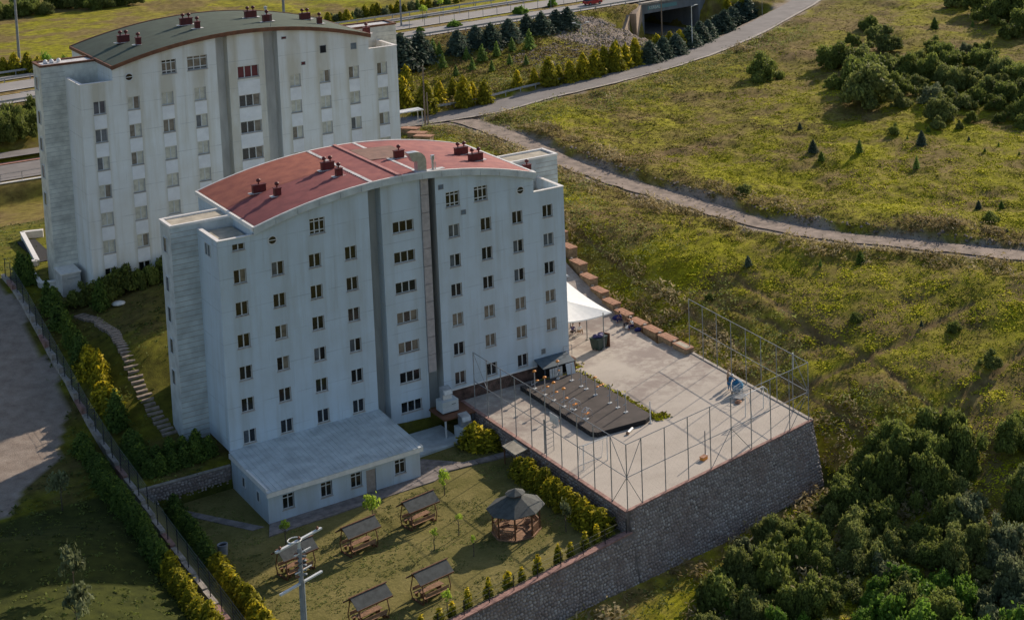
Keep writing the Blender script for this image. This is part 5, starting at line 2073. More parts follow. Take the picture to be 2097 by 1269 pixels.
# ------------------------------------------------------------------ garden furniture
def swing_table(x, y, rz, label):
    t = tag(empty('picnic_shelter', (x, y, GARD_Z), rz), label, 'picnic table', 'roofed picnic tables on the garden lawn')
    for s in (-1, 1):
        for q in (-1, 1):
            MB().path([(s * 1.15, q * .78, 0), (s * 1.22, q * .9, .7), (s * 1.15, q * .62, 1.95)], .045, 6).build('post', M['wood'], t)
        MB().bar((s * 1.15, -.7, 1.9), (s * 1.15, .7, 1.9), .07, .09).build('beam', M['wood'], t)
        MB().bar((s * 1.2, -.8, .06), (s * 1.2, .8, .06), .1, .1).build('runner', M['wood'], t)
    for q in (-1, 1):
        f = MB()
        f.hexa([(-1.5, q * 1.05, 1.72), (1.5, q * 1.05, 1.72), (1.5, .0, 2.42), (-1.5, .0, 2.42),
                (-1.5, q * 1.05, 1.77), (1.5, q * 1.05, 1.77), (1.5, .0, 2.47), (-1.5, .0, 2.47)])
        f.build('roof_slope', M['shingle'], t)
        MB().bar((-1.5, q * 1.04, 1.74), (1.5, q * 1.04, 1.74), .05, .12).build('eave_board', M['wood'], t)
    MB().bar((-1.62, 0, 2.47), (1.62, 0, 2.47), .12, .07).build('ridge_board', M['wood'], t)
    for i in range(4):
        MB().box(-1.0, 1.0, -.33 + i * .17, -.18 + i * .17, .70, .735).build('table_plank', M['woodl'], t)
    for s in (-.8, .7):
        MB().box(s, s + .1, -.25, .25, .1, .70).build('table_leg', M['wood'], t)
    for q in (-1, 1):
        MB().box(-1.05, 1.05, q * .68 - .17, q * .68 + .17, .42, .46).build('bench_seat', M['woodl'], t)
        MB().box(-1.05, 1.05, q * .9 - .02, q * .9 + .02, .56, .84).build('bench_back', M['woodl'], t)
        for s in (-.9, .82):
            MB().box(s, s + .08, q * .68 - .15, q * .68 + .15, .1, .42).build('bench_leg', M['wood'], t)
    return t


swing_table(2.35, -18.75, .15, 'roofed picnic table nearest the annex paving, left of the farthest one')
swing_table(8.05, -17.75, .15, 'roofed picnic table farthest right, near the end of the annex paving')
swing_table(-3.0, -18.9, .15, 'roofed picnic table half hidden behind the power pole')
swing_table(3.65, -29.7, .15, 'roofed picnic table by the small cypresses of the garden wall')
swing_table(-1.5, -30.0, .15, 'roofed picnic table at the bottom edge of the photo')

t = tag(empty('gazebo', (13.75, -24.55, GARD_Z), .26), 'wooden octagonal gazebo with grey shingle roof and small top roof', 'gazebo')
n = 8
R0 = 1.95
for i in range(n):
    a = 6.2832 * i / n
    b = 6.2832 * (i + 1) / n
    px, py = R0 * math.cos(a), R0 * math.sin(a)
    qx, qy = R0 * math.cos(b), R0 * math.sin(b)
    MB().bar((px, py, 0), (px, py, 2.35), .11).build('post', M['wood'], t)
    e0, e1 = 2.45, .55
    r = MB()
    p4 = [(e0 * math.cos(a), e0 * math.sin(a), 2.15), (e0 * math.cos(b), e0 * math.sin(b), 2.15), (e1 * math.cos(b), e1 * math.sin(b), 3.12), (e1 * math.cos(a), e1 * math.sin(a), 3.12)]
    r.hexa(p4 + [(x, y, z + .06) for x, y, z in p4])
    r.build('roof_panel', M['shingle'], t)
    r = MB()
    p4 = [(.85 * math.cos(a), .85 * math.sin(a), 3.36), (.85 * math.cos(b), .85 * math.sin(b), 3.36), (.02 * math.cos(b), .02 * math.sin(b), 3.72), (.02 * math.cos(a), .02 * math.sin(a), 3.72)]
    r.hexa(p4 + [(x, y, z + .05) for x, y, z in p4])
    r.build('roof_cap_panel', M['shingle'], t)
    MB().bar((px, py, 2.3), (qx, qy, 2.3), .08, .14).build('ring_beam', M['wood'], t)
    if i == 5:
        continue
    MB().bar((px * .99, py * .99, .88), (qx * .99, qy * .99, .88), .09, .07).build('railing', M['woodl'], t)
    l = MB()
    for k in range(1, 8):
        f_ = k / 8
        x0, y0 = px + (qx - px) * f_, py + (qy - py) * f_
        l.bar((x0, y0, .1), (px + (qx - px) * min(1, f_ + .12), py + (qy - py) * min(1, f_ + .12), .85), .035)
        l.bar((x0, y0, .1), (px + (qx - px) * max(0, f_ - .12), py + (qy - py) * max(0, f_ - .12), .85), .035)
    l.build('lattice', M['woodl'], t)
    MB().bar((px * .82, py * .82, .45), (qx * .82, qy * .82, .45), .38, .05).build('bench', M['woodl'], t)
MB().prism([(2.1 * math.cos(6.2832 * i / 8), 2.1 * math.sin(6.2832 * i / 8)) for i in range(8)], 0, .12).build('floor', M['woodl'], t)
MB().lathe([(.55, 3.1), (.5, 3.4)], (0, 0, 0), 8).build('lantern', M['wood'], t)
MB().lathe([(.65, .72), (.66, .78)], (0, 0, 0), 8).build('table_top', M['woodl'], t)
MB().tube((0, 0, .1), (0, 0, .72), .08, .08, 8).build('table_leg', M['wood'], t)
t = tag(empty('litter_bin', (-6.6, -12.2, GARD_Z)), 'round pale concrete litter bin on the shaded lawn by the hedge', 'bin')
MB().lathe([(.36, 0), (.42, .9), (.42, .98), (.34, .98), (.33, .85)], (0, 0, 0), 14, False).build('bin_body', M['pole'], t, True)
MB().lathe([(.33, .84), (.02, .845)], (0, 0, 0), 14, False).build('liner', M['dark'], t)
# posts of the thin fence on the garden wall
t = tag(empty('garden_fence', (*wl(-31), GARD_Z + .34)), 'thin black post fence along the pinkish coping of the garden wall', 'fence')
pmesh = MB().tube((0, 0, 0), (0, 0, 1.25), .035, .035, 6).mesh('fence_post', M['dark'])
s = -31.0
o0 = Vector((*wl(-31), GARD_Z + .34))
while s < -.4:
    p = wl(s, .2)
    link('fence_post', pmesh, t, (p[0] - o0.x, p[1] - o0.y, 0))
    s += 2.35
w = MB()
for z in (.35, .8, 1.2):
    a, b = wl(-31, .2), wl(-.4, .2)
    w.tube((a[0] - o0.x, a[1] - o0.y, z), (b[0] - o0.x, b[1] - o0.y, z), .006, .006, 3)
tag(w.build('fence_wire', M['wire'], t), kind='stuff')

# ------------------------------------------------------------------ power pole in the foreground
t = tag(empty('power_pole', (-9.2, -38.0, -26.0)), 'grey concrete power pole with pale cross arms in the foreground', 'power pole')
MB().tube((0, 0, 0), (0, 0, 15.3), .24, .15, 10).build('pole_shaft', M['pole'], t)
MB().tube((.2, -.1, 0), (.17, -.1, 13.0), .035, .035, 6).build('cable_pipe', M['steelw'], t)
ad_ = Vector((3.8, 1.45, 0)).normalized()
for z, L in ((15.9, 3.9), (12.8, 3.6)):
    MB().bar(tuple(-ad_ * L / 2 + Vector((0, 0, z))), tuple(ad_ * L / 2 + Vector((0, 0, z))), .2, .12).build('cross_arm', M['frame'], t)
MB().bar(tuple(Vector((0, 0, 15.2))), tuple(Vector((0, 0, 15.9))), .16).build('cross_arm_bracket', M['frame'], t)
m = MB()
for k in range(12):
    a, b = 6.2832 * k / 12, 6.2832 * (k + 1) / 12
    m.tube((.45 * math.cos(a) - .3, .45 * math.sin(a), 16.0), (.45 * math.cos(b) - .3, .45 * math.sin(b), 16.0), .04, .04, 5)
m.build('cable_loop', M['steelw'], t)
for z in (15.0, 13.7):
    MB().bar(tuple(-ad_ * .7 + Vector((.2, 0, z))), tuple(ad_ * .7 + Vector((.2, 0, z))), .09, .08).build('short_arm', M['steelw'], t)
for k in range(6):
    z = 13.2 + k * .33
    MB().lathe([(.05, 0), (.17, .04), (.17, .09), (.05, .13)], (.32, .12, z), 10).build('insulator', M['shed'], t, True)
    MB().lathe([(.05, 0), (.15, .04), (.15, .09), (.05, .13)], (-.25, -.05, z + .1), 10).build('insulator', M['fasbrown'], t, True)
m = MB()
for k in range(9):
    a = k * .8
    m.tube((.38 * math.cos(a), .38 * math.sin(a), 13.1 + k * .23), (.4 * math.cos(a + .8), .4 * math.sin(a + .8), 13.3 + k * .23), .025, .025, 5)
m.build('jumper_cable', M['dark'], t)
for s in (-1.6, 0.0, 1.6):
    MB().lathe([(.05, 0), (.11, .05), (.11, .1), (.05, .2)], tuple(ad_ * s + Vector((0, 0, 15.96))), 8).build('insulator', M['fasbrown'], t, True)

# ------------------------------------------------------------------ plants
def leaf_cloud(pts, nrm, size, rng, asp=1.6, jit=.75):
    """one small quad per point, turned roughly outwards"""
    n = len(pts)
    N = nrm + rng.normal(0, jit, (n, 3))
    N /= np.linalg.norm(N, axis=1)[:, None] + 1e-9
    T = np.cross(N, rng.normal(0, 1, (n, 3)))
    T /= np.linalg.norm(T, axis=1)[:, None] + 1e-9
    B = np.cross(N, T)
    s = size * rng.uniform(.6, 1.35, n)[:, None]
    a = T * s * asp * .5
    b = B * s * .5
    V = np.stack([pts - a, pts - b * .9, pts + a, pts + b * .9], 1).reshape(-1, 3)
    Q = np.arange(4 * n).reshape(-1, 4)
    return V, Q


def bush_mesh(name, mat, seed, nb=14, leaves=1500, size=.12, flat=.75, spread=.62, core=True):
    rng = np.random.default_rng(seed)
    C_, R_ = [], []
    ph = rng.uniform(0, 6.28, 4)
    C_.append((0, 0, flat * .42))
    R_.append(.5)
    for i in range(nb - 1):
        a = rng.uniform(0, 6.283)
        el = math.asin(rng.uniform(.0, 1)) 
        lob = 1 + .22 * math.sin(2 * a + ph[0]) + .16 * math.sin(3 * a + ph[1]) + .14 * math.sin(5 * el + ph[2])
        q = rng.uniform(.62, 1.0) * lob
        C_.append((.78 * q * math.cos(el) * math.cos(a), .78 * q * math.cos(el) * math.sin(a), flat * (.12 + .72 * q * math.sin(el))))
        R_.append(rng.uniform(.13, .30) if core else rng.uniform(.2, .36))
    C_, R_ = np.array(C_), np.array(R_)
    k = rng.choice(nb, leaves, p=R_ ** 2 / (R_ ** 2).sum())
    d = rng.normal(0, 1, (leaves, 3))
    d[:, 2] = np.abs(d[:, 2]) * .9 - .25
    d /= np.linalg.norm(d, axis=1)[:, None]
    rad = R_[k] * rng.uniform(.72, 1.12, leaves) * np.where(rng.random(leaves) < .1, rng.uniform(1.1, 1.45, leaves), 1)
    P_ = C_[k] + d * rad[:, None]
    P_[:, 2] = np.maximum(P_[:, 2], .02)
    V, Q = leaf_cloud(P_, d, size, rng)
    t = np.clip(.30 + .42 * rng.random(leaves) ** 1.4 + .42 * (rng.random(nb)[k] - .5) + .10 * (P_[:, 2] / flat - .5), 0, 1)  # tint lightens with height, painting the tops as if lit
    T = np.repeat(t, 4)
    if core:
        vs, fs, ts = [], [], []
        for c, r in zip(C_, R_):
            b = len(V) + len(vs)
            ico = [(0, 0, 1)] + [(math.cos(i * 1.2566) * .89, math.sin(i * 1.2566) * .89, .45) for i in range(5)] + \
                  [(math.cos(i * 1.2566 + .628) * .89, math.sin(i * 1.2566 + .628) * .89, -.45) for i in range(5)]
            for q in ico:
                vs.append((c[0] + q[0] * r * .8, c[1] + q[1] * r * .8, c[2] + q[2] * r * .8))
            ts += [.24] * 11  # darker core tint puts the crown's inner shade into the colour
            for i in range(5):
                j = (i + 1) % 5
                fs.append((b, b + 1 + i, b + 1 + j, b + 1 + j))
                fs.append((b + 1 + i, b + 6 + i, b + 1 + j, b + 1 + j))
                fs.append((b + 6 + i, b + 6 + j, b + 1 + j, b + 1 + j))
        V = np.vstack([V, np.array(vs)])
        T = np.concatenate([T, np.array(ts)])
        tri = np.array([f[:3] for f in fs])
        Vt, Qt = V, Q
        me = bpy.data.meshes.new(name)
        me.vertices.add(len(V))
        me.vertices.foreach_set('co', V.astype(np.float32).ravel())
        L = np.concatenate([Q.ravel(), tri.ravel()]).astype(np.int32)
        me.loops.add(len(L))
        me.loops.foreach_set('vertex_index', L)
        me.polygons.add(len(Q) + len(tri))
        me.polygons.foreach_set('loop_start', np.concatenate([np.arange(len(Q)) * 4, len(Q) * 4 + np.arange(len(tri)) * 3]).astype(np.int32))
        me.polygons.foreach_set('loop_total', np.concatenate([np.full(len(Q), 4), np.full(len(tri), 3)]).astype(np.int32))
        me.update(calc_edges=True)
        a = me.attributes.new('tint', 'FLOAT', 'POINT')
        a.data.foreach_set('value', T.astype(np.float32))
        me.materials.append(mat)
        return me
    return np_mesh(name, V, Q, mat, T)


def conifer_mesh(name, mat, seed, leaves=900, r=.32, size=.07, droop=.25, lumps=5, tipy=.0, full=.75, tlo=.25):
    """cone of short sprays in ragged whorls, height 1"""
    rng = np.random.default_rng(seed)
    z = 1 - np.sqrt(rng.uniform(0.0, 1, leaves) * .97)
    z = .03 + z * .97
    a = rng.uniform(0, 6.283, leaves)
    ph = rng.uniform(0, 6.283, 3)
    prof = r * (1 - z) ** full * (1 + .16 * np.sin(lumps * a + ph[0] + z * 9) + .12 * np.sin(z * 44 + ph[1] + 2 * a))
    prof *= np.where(z < .12, .6 + z * 3.3, 1)
    q = np.where(rng.random(leaves) < .12, rng.uniform(1.1, 1.4, leaves), rng.uniform(.55, 1.1, leaves))
    rr = prof * q
    P_ = np.stack([rr * np.cos(a), rr * np.sin(a), z - droop * rr * .5], -1)
    P_[:, 2] = np.maximum(P_[:, 2], 0.005)
    d = np.stack([np.cos(a), np.sin(a), np.full(leaves, .5)], -1)
    V, Q = leaf_cloud(P_, d, size, rng, 1.9, .6)
    t = np.clip(tlo + .45 * rng.random(leaves) + .35 * (q - .8) + tipy * np.maximum(z - .35, 0), 0, 1)
    T = np.repeat(t, 4)
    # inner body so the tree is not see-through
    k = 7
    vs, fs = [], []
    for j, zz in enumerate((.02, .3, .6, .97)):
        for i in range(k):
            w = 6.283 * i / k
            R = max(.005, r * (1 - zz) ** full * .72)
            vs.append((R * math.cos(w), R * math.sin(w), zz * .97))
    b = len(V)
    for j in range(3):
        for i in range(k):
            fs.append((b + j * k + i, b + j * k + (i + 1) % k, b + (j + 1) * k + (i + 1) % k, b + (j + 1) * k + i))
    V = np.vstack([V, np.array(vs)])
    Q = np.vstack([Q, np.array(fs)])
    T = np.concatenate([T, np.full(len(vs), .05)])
    return np_mesh(name, V, Q, mat, T)


BUSH = {}
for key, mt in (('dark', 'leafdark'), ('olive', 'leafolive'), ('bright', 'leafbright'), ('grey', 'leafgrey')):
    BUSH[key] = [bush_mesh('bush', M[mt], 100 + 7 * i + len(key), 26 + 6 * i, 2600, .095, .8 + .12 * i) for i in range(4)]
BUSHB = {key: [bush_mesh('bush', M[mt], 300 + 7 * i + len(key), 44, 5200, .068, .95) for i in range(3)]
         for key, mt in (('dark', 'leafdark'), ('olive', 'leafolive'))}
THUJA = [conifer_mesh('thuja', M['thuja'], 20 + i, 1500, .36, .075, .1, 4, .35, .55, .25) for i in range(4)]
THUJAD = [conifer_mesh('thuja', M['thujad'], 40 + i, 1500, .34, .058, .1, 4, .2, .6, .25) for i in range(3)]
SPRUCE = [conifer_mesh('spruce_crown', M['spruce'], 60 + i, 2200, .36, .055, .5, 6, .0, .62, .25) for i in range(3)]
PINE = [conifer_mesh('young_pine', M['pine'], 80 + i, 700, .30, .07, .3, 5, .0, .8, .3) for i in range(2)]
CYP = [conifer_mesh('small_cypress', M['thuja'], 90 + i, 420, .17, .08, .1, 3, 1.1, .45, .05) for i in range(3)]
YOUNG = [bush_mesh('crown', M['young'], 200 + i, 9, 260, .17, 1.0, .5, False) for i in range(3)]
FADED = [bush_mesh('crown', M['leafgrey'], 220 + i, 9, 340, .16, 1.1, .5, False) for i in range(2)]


def trunk_mesh(h=1.0, r=.05, seed=1, limbs=4):
    rr = random.Random(seed)
    m = MB()
    m.tube((0, 0, -.1), (rr.uniform(-.03, .03), rr.uniform(-.03, .03), h * .6), r, r * .7, 7)
    m.tube((0, 0, h * .58), (0, 0, h), r * .7, r * .25, 6)
    for i in range(limbs):
        a = rr.uniform(0, 6.28)
        z = h * rr.uniform(.5, .8)
        m.tube((0, 0, z), (.3 * h * math.cos(a), .3 * h * math.sin(a), z + h * .25), r * .4, r * .15, 5)
    return m.mesh('trunk', M['trunk'])


TRUNK = [trunk_mesh(1, .035, i) for i in range(3)]
TRUNKS = trunk_mesh(1, .03, 9, 0)


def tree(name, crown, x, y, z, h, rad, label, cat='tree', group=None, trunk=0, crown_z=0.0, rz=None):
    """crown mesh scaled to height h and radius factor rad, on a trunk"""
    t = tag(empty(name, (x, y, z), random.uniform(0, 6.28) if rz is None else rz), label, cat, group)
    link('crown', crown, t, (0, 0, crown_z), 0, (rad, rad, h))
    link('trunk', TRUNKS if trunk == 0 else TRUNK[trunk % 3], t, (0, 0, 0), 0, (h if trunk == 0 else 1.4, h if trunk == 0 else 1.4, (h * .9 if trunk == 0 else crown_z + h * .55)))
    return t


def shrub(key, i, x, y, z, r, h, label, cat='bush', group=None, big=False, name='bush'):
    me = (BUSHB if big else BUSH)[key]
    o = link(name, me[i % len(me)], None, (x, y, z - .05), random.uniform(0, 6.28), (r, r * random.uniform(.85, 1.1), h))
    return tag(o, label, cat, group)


# hedge rows on the left: along both sides of the boundary fence
def along(P, step):
    P = [Vector(p) for p in P]
    out = []
    acc = 0
    for a, b in zip(P[:-1], P[1:]):
        L = (b - a).length
        while acc < L:
            out.append(a + (b - a) * acc / L)
            acc += step
        acc -= L
    return out


random.seed(31)
pts = along([(-8.7, 45, 0), (-8.4, 30, 0), (-8.3, 12, 0), (-8.4, 1.0, 0)], 1.45)
for i, p in enumerate(pts):
    x, y = p.x + random.uniform(-.3, .3), p.y + random.uniform(-.2, .2)
    if random.random() < .12 and not 12 < y < 21:
        continue
    if 35.5 < y < 42:
        continue
    hh = random.uniform(2.0, 3.5) if y > 8 else random.uniform(1.6, 2.7)
    tree('hedge_conifer', (THUJA if 12 < y < 21 else THUJAD)[i % 3], x, y, gz(x, y), hh, random.uniform(2.0, 3.2),  # yellow crowns paint the sunlit stretch, deep green the shaded rest
         '%s conifer from the top of the hedge running down beside the red roofed block' % ORD[i % 40], 'conifer', 'upper hedge conifers inside the boundary fence')
pts = along([(-7.6, -2.6, 0), (-8.2, -12, 0), (-8.4, -34, 0)], 1.3)
for i, p in enumerate(pts):
    x, y = p.x + random.uniform(-.2, .2), p.y
    z = float(garden_z(np.array([x]), np.array([y]))[0])
    tree('hedge_conifer', (THUJAD if y > -15 else THUJA)[i % 3], x, y, z, random.uniform(1.9, 2.6), random.uniform(2.2, 2.8),  # deep green paints the shaded upper part, yellow the sunlit lower end
         '%s conifer from the top of the garden hedge inside the boundary fence' % ORD[i % 40], 'conifer', 'garden hedge conifers inside the boundary fence')
pts = along([(-11.9, 8.5, 0), (-12.1, -12, 0), (-12.4, -36, 0)], 1.35)
for i, p in enumerate(pts):
    x, y = p.x + random.uniform(-.2, .2), p.y
    tree('hedge_conifer', (THUJAD if y > -16 else THUJA)[i % 3], x, y, gz(x, y), random.uniform(1.5, 2.9), random.uniform(1.9, 2.8),  # shade and sun painted by crown colour here too
         '%s conifer from the top of the hedge on the lawn side of the boundary fence' % ORD[i % 40], 'conifer', 'outer hedge conifers beyond the boundary fence')
pts = along([(-7.4, 1.6, 0), (-2.6, 2.2, 0)], 1.1) + along([(-7.2, 3.4, 0), (-3, 4.0, 0)], 1.2)
for i, p in enumerate(pts):
    tree('hedge_conifer', THUJAD[i % 3], p.x, p.y, gz(p.x, p.y) - .1, random.uniform(1.7, 2.3), 2.3,
         '%s dark shrub conifer in the shaded bed above the grey retaining wall' % ORD[i], 'conifer', 'dark conifers above the grey retaining wall')
pts = along([(-6.2, 33.6, 0), (14, 32.6, 0), (30, 32.4, 0)], 1.5)
for i, p in enumerate(pts):
    shrub('dark', i, p.x, p.y, gz(p.x, p.y), random.uniform(1.2, 1.6), random.uniform(2.0, 2.6), '%s dark hedge bush from the left along the foot of the weathered block' % ORD[i % 40], 'bush', 'hedge bushes at the foot of the weathered block')
tree('hedge_conifer', THUJAD[0], -4.4, 31.0, gz(-4.4, 31), 3.6, 2.4, 'tall thin dark tree standing alone before the hedge of the weathered block', 'tree')
# bushes along the garden side of the court wall
for i in range(11):
    y = -15.2 - i * 1.42
    x = 19.0 + random.uniform(-.25, .25)
    tree('hedge_conifer', THUJA[i % 4], x, y, GARD_Z, random.uniform(1.8, 2.4), random.uniform(2.6, 3.4),
         '%s yellow green hedge bush from the doorway canopy along the court wall' % ORD[i], 'bush', 'yellow green bushes along the court wall')
tree('round_bush', THUJA[1], 18.7, -6.6, GARD_Z, 2.4, 3.9, 'large round yellow green bush beside the lower air handling unit', 'bush')
tree('round_bush', THUJA[3], 19.5, -7.9, GARD_Z, 1.9, 3.6, 'lower yellow green bush hugging the court wall next to the large round one', 'bush')
# little cypresses along the garden wall
cy = [-30.4, -29.3, -27.6, -26.2, -24.9, -23.2, -21.6, -20.2, -18.6, -17.2, -15.9, -13.8, -12.2, -10.6, -9.0, -7.0, -5.6, -4.2, -2.9, -1.7]
for i, s in enumerate(cy):
    p = wl(s + random.uniform(-.2, .2), -.75)
    tree('small_cypress', CYP[i % 3], p[0], p[1], GARD_Z, random.uniform(1.3, 1.9), random.uniform(1.7, 2.3),
         '%s small yellow tipped cypress from the left along the garden wall' % ORD[i], 'cypress', 'small cypresses along the garden wall')
# young trees on the lawn
for (x, y, h, r, me, lab) in (
        (5.1, -14.9, 1.5, .95, YOUNG[0], 'young yellow green tree at the edge of the annex paving between two picnic tables'),
        (12.0, -14.3, 1.4, .75, YOUNG[1], 'young yellow green tree on the lawn by the garden path'),
        (-2.0, -13.9, 1.1, .45, YOUNG[2], 'thin yellow green sapling at the near corner of the annex'),
        (7.0, -23.1, .6, .42, YOUNG[0], 'tiny leafy sapling in the middle of the lawn left of the gazebo'),
        (9.7, -22.0, .6, .4, YOUNG[2], 'tiny pale leaved sapling just left of the gazebo'),
        (9.0, -26.2, .6, .3, YOUNG[1], 'bare thin sapling in the shadow of the gazebo'),
        (16.9, -27.4, 1.6, .55, FADED[0], 'slim pale green young tree right of the gazebo'),
        (3.5, -33.0, .8, .5, YOUNG[1], 'small yellow green shrub before the lowest picnic table')):
    tree('young_tree', me, x, y, GARD_Z, h, r, lab, 'tree', None, 1, 1.15 if h > .7 else 1.3)
for (u, v, h, r, me, lab) in ((152, 1215, 2.2, 1.1, FADED[0], 'small tree with pale leaves lowest but one on the shaded left lawn'),
                              (128, 1045, 2.0, 1.1, FADED[1], 'dim grey green tree highest on the shaded left lawn'),
                              (158, 1300, 2.2, 1.3, FADED[1], 'pale leaved tree at the bottom edge of the left lawn')):
    x, y, z = ground_at(u, v)
    tree('young_tree', me, x, y, z, h, r, lab, 'tree', None, 2, 1.5)

# boundary wall and wire fence
t = tag(empty('boundary_fence', (-10.4, 0, -20)), 'low concrete wall with dark wire fence stepping down between the hedges', 'fence')
y = 46.0
i = 0
post = MB().tube((0, 0, 0), (0, 0, 2.1), .04, .04, 6).mesh('fence_post', M['dark'])
w = MB()
prev = None
while y > -38:
    z = float(fz(y - 1.3))
    MB().box(-.2, .2, y - 2.62, y - .02, z + 20 - .8, z + 20 + .55).build('wall_section', M['kerb' if i % 5 == 1 else 'kerb2'], t)
    link('fence_post', post, t, (0, y - 1.3, z + 20 + .5))
    if prev:
        for k in range(7):
            h = .75 + k * .3
            w.tube((0, prev[0], prev[1] + h), (0, y - 1.3, z + 20 + h), .012, .012, 3, False)
    prev = (y - 1.3, z + 20)
    y -= 2.64
    i += 1
tag(w.build('fence_wire', M['wire'], t), kind='stuff')

# stepping slabs down to the lower yard
pth = tag(empty('stepping_path', (-5, 18, -16)), kind='structure')
P_ = [ground_at(*q)[:2] for q in [(165, 646), (200, 655), (238, 680), (258, 722), (272, 757), (290, 800), (320, 850), (350, 890)]]
sp = [Vector((a, b, 0)) for a, b in P_]
L = along([tuple(q) for q in sp], .62)
for i, p in enumerate(L):
    q = L[min(i + 1, len(L) - 1)] - L[max(i - 1, 0)]
    a = math.atan2(q.y, q.x) - math.pi / 2
    wdt = random.uniform(.5, .72)
    o = MB().prism([(-wdt, -.24), (wdt * .95, -.26), (wdt, .2), (-wdt * .9, .23)], -.25, .05).build('step_slab', M['path'], pth)
    o.location = (p.x + 5, p.y - 18, float(ground(np.array([p.x]), np.array([p.y]), False)[0]) + 16 + .05)
    o.rotation_euler = (0, 0, a + random.uniform(-.1, .1))

# basement parapets, hut and small things left of the weathered block
def wallrun(name, pts, h, w, mat, label, z=None, cat='wall'):
    t = tag(empty(name, (pts[0][0], pts[0][1], z if z is not None else pts[0][2])), label, cat)
    for a, b in zip(pts[:-1], pts[1:]):
        za = (z if z is not None else a[2])
        MB().bar((a[0] - pts[0][0], a[1] - pts[0][1], h / 2 - .3), (b[0] - pts[0][0], b[1] - pts[0][1], h / 2 - .3), w, h + .6).build('wall_body', M[mat], t)
        MB().bar((a[0] - pts[0][0], a[1] - pts[0][1], h + .05), (b[0] - pts[0][0], b[1] - pts[0][1], h + .05), w + .12, .1).build('coping', M['coping'], t)
    return t


zb_ = -12.6
wallrun('light_well_wall', [(-2.9, 61.8), (-5.0, 62.5), (-6.3, 49.2), (-7.9, 50.0), (-7.7, 45.2), (-7.9, 40.6), (-6.4, 40.0)], .6, .35, 'hut', 'white stepped light well parapet left of the weathered block', zb_)
MB().box(-6.0, -4.1, 50.4, 60.5, zb_ - .2, zb_ + .1).build('light_well_floor', M['dark'])
tag(bpy.data.objects['light_well_floor'], kind='structure')
t = tag(empty('utility_hut', (-5.7, 38.3, zb_ - .4)), 'small white flat roofed utility hut at the foot of the weathered block', 'hut')
MB().box(-.9, .9, -1.5, 1.6, -1.2, 2.45).build('hut_wall', M['hut'], t)
MB().box(-.98, .98, -1.6, 1.66, 2.45, 2.57).build('flat_roof', M['coping'], t)
MB().box(-.4, .7, -1.56, -1.5, 1.9, 2.02).build('lintel', M['recess'], t)
t = tag(empty('garden_stone', ground_at(243, 624)), 'flat white rock lying alone on the shaded lawn between the blocks', 'rock')
MB().lathe([(.5, 0), (.7, .12), (.55, .3), (.1, .36)], (0, 0, 0), 7).build('rock', M['steelw'], t, True)
# retaining wall and rail behind the left lawn
t = wallrun('street_wall', [(-40, 93.6, 0), (-20, 93.6, 0), (0, 93.6, 0), (12, 93.4, 0)], 2.3, .4, 'brownwall', 'brown retaining wall with railing below the street on the far left', -15.4)
m = MB()
for k in range(20):
    m.tube((0 + k * 2.6, 0, 2.3), (k * 2.6, 0, 3.6), .04, .04, 5)
m.tube((0, 0, 3.6), (51, -.1, 3.6), .03, .03, 5).tube((0, 0, 3.0), (51, -.1, 3.0), .025, .025, 5)
m.build('railing', M['steel'], t)

# ------------------------------------------------------------------ highway furniture
def guard(name, s0, s1, n, label, z=HWZ):
    t = tag(empty(name, hw(s0, n, z)), label, 'guard rail')
    o = Vector(hw(s0, n, z))
    a, b = Vector(hw(s0, n, z)) - o, Vector(hw(s1, n, z)) - o
    MB().bar(tuple(a + Vector((0, 0, .62))), tuple(b + Vector((0, 0, .62))), .08, .32).build('rail', M['rail'], t)
    pm_ = MB().box(-.06, .06, -.06, .06, -.3, .62).mesh('rail_post', M['rail'])
    k = 0
    while k < s1 - s0:
        link('rail_post', pm_, t, tuple(Vector(hw(s0 + k, n, z)) - o))
        k += 4.0
    return t


guard('guard_rail', -60, 200, .2, 'steel guard rail on the near edge of the highway')
guard('guard_rail', -60, 200, 19.2, 'steel guard rail between the highway and the service road')
guard('guard_rail', -60, 200, 25.0, 'steel guard rail on the far edge of the service road')
t = tag(empty('median_fence', hw(20, 9.6)), 'sparse grey post fence in the grassy median of the highway', 'fence')
pm_ = MB().tube((0, 0, 0), (0, 0, 1.9), .05, .05, 5).mesh('fence_post', M['steel'])
o = Vector(hw(20, 9.6))
for k in range(40):
    link('fence_post', pm_, t, tuple(Vector(hw(20 + k * 3.4, 9.6)) - o))
MB().bar((0, 0, 1.8), tuple(Vector(hw(156, 9.6, HWZ + 1.8)) - o), .04).build('top_rail', M['steel'], t)
RP = ROAD[:, :2]


def offs(P, w, zf=None):
    out = []
    for i in range(len(P)):
        d = P[min(i + 1, len(P) - 1)] - P[max(i - 1, 0)]
        d = d[:2] / np.hypot(*d[:2])
        out.append((P[i][0] - d[1] * w, P[i][1] + d[0] * w, P[i][2]))
    return out


ro_ = offs(ROAD, 4.2)
t = tag(empty('guard_rail', ro_[0]), 'steel guard rail along the far side of the narrow field road', 'guard rail')
o = Vector(ro_[0])
ra = [Vector(p) for p in ro_[:6]]
for a, b in zip(ra[:-1], ra[1:]):
    MB().bar(tuple(a - o + Vector((0, 0, .75))), tuple(b - o + Vector((0, 0, .75))), .08, .34).build('rail', M['rail'], t)
    n = int((b - a).length / 3)
    for k in range(n):
        p = a + (b - a) * k / n - o
        MB().box(-.06, .06, -.06, .06, -.3, .75).build('rail_post', M['rail'], t, loc=tuple(p))


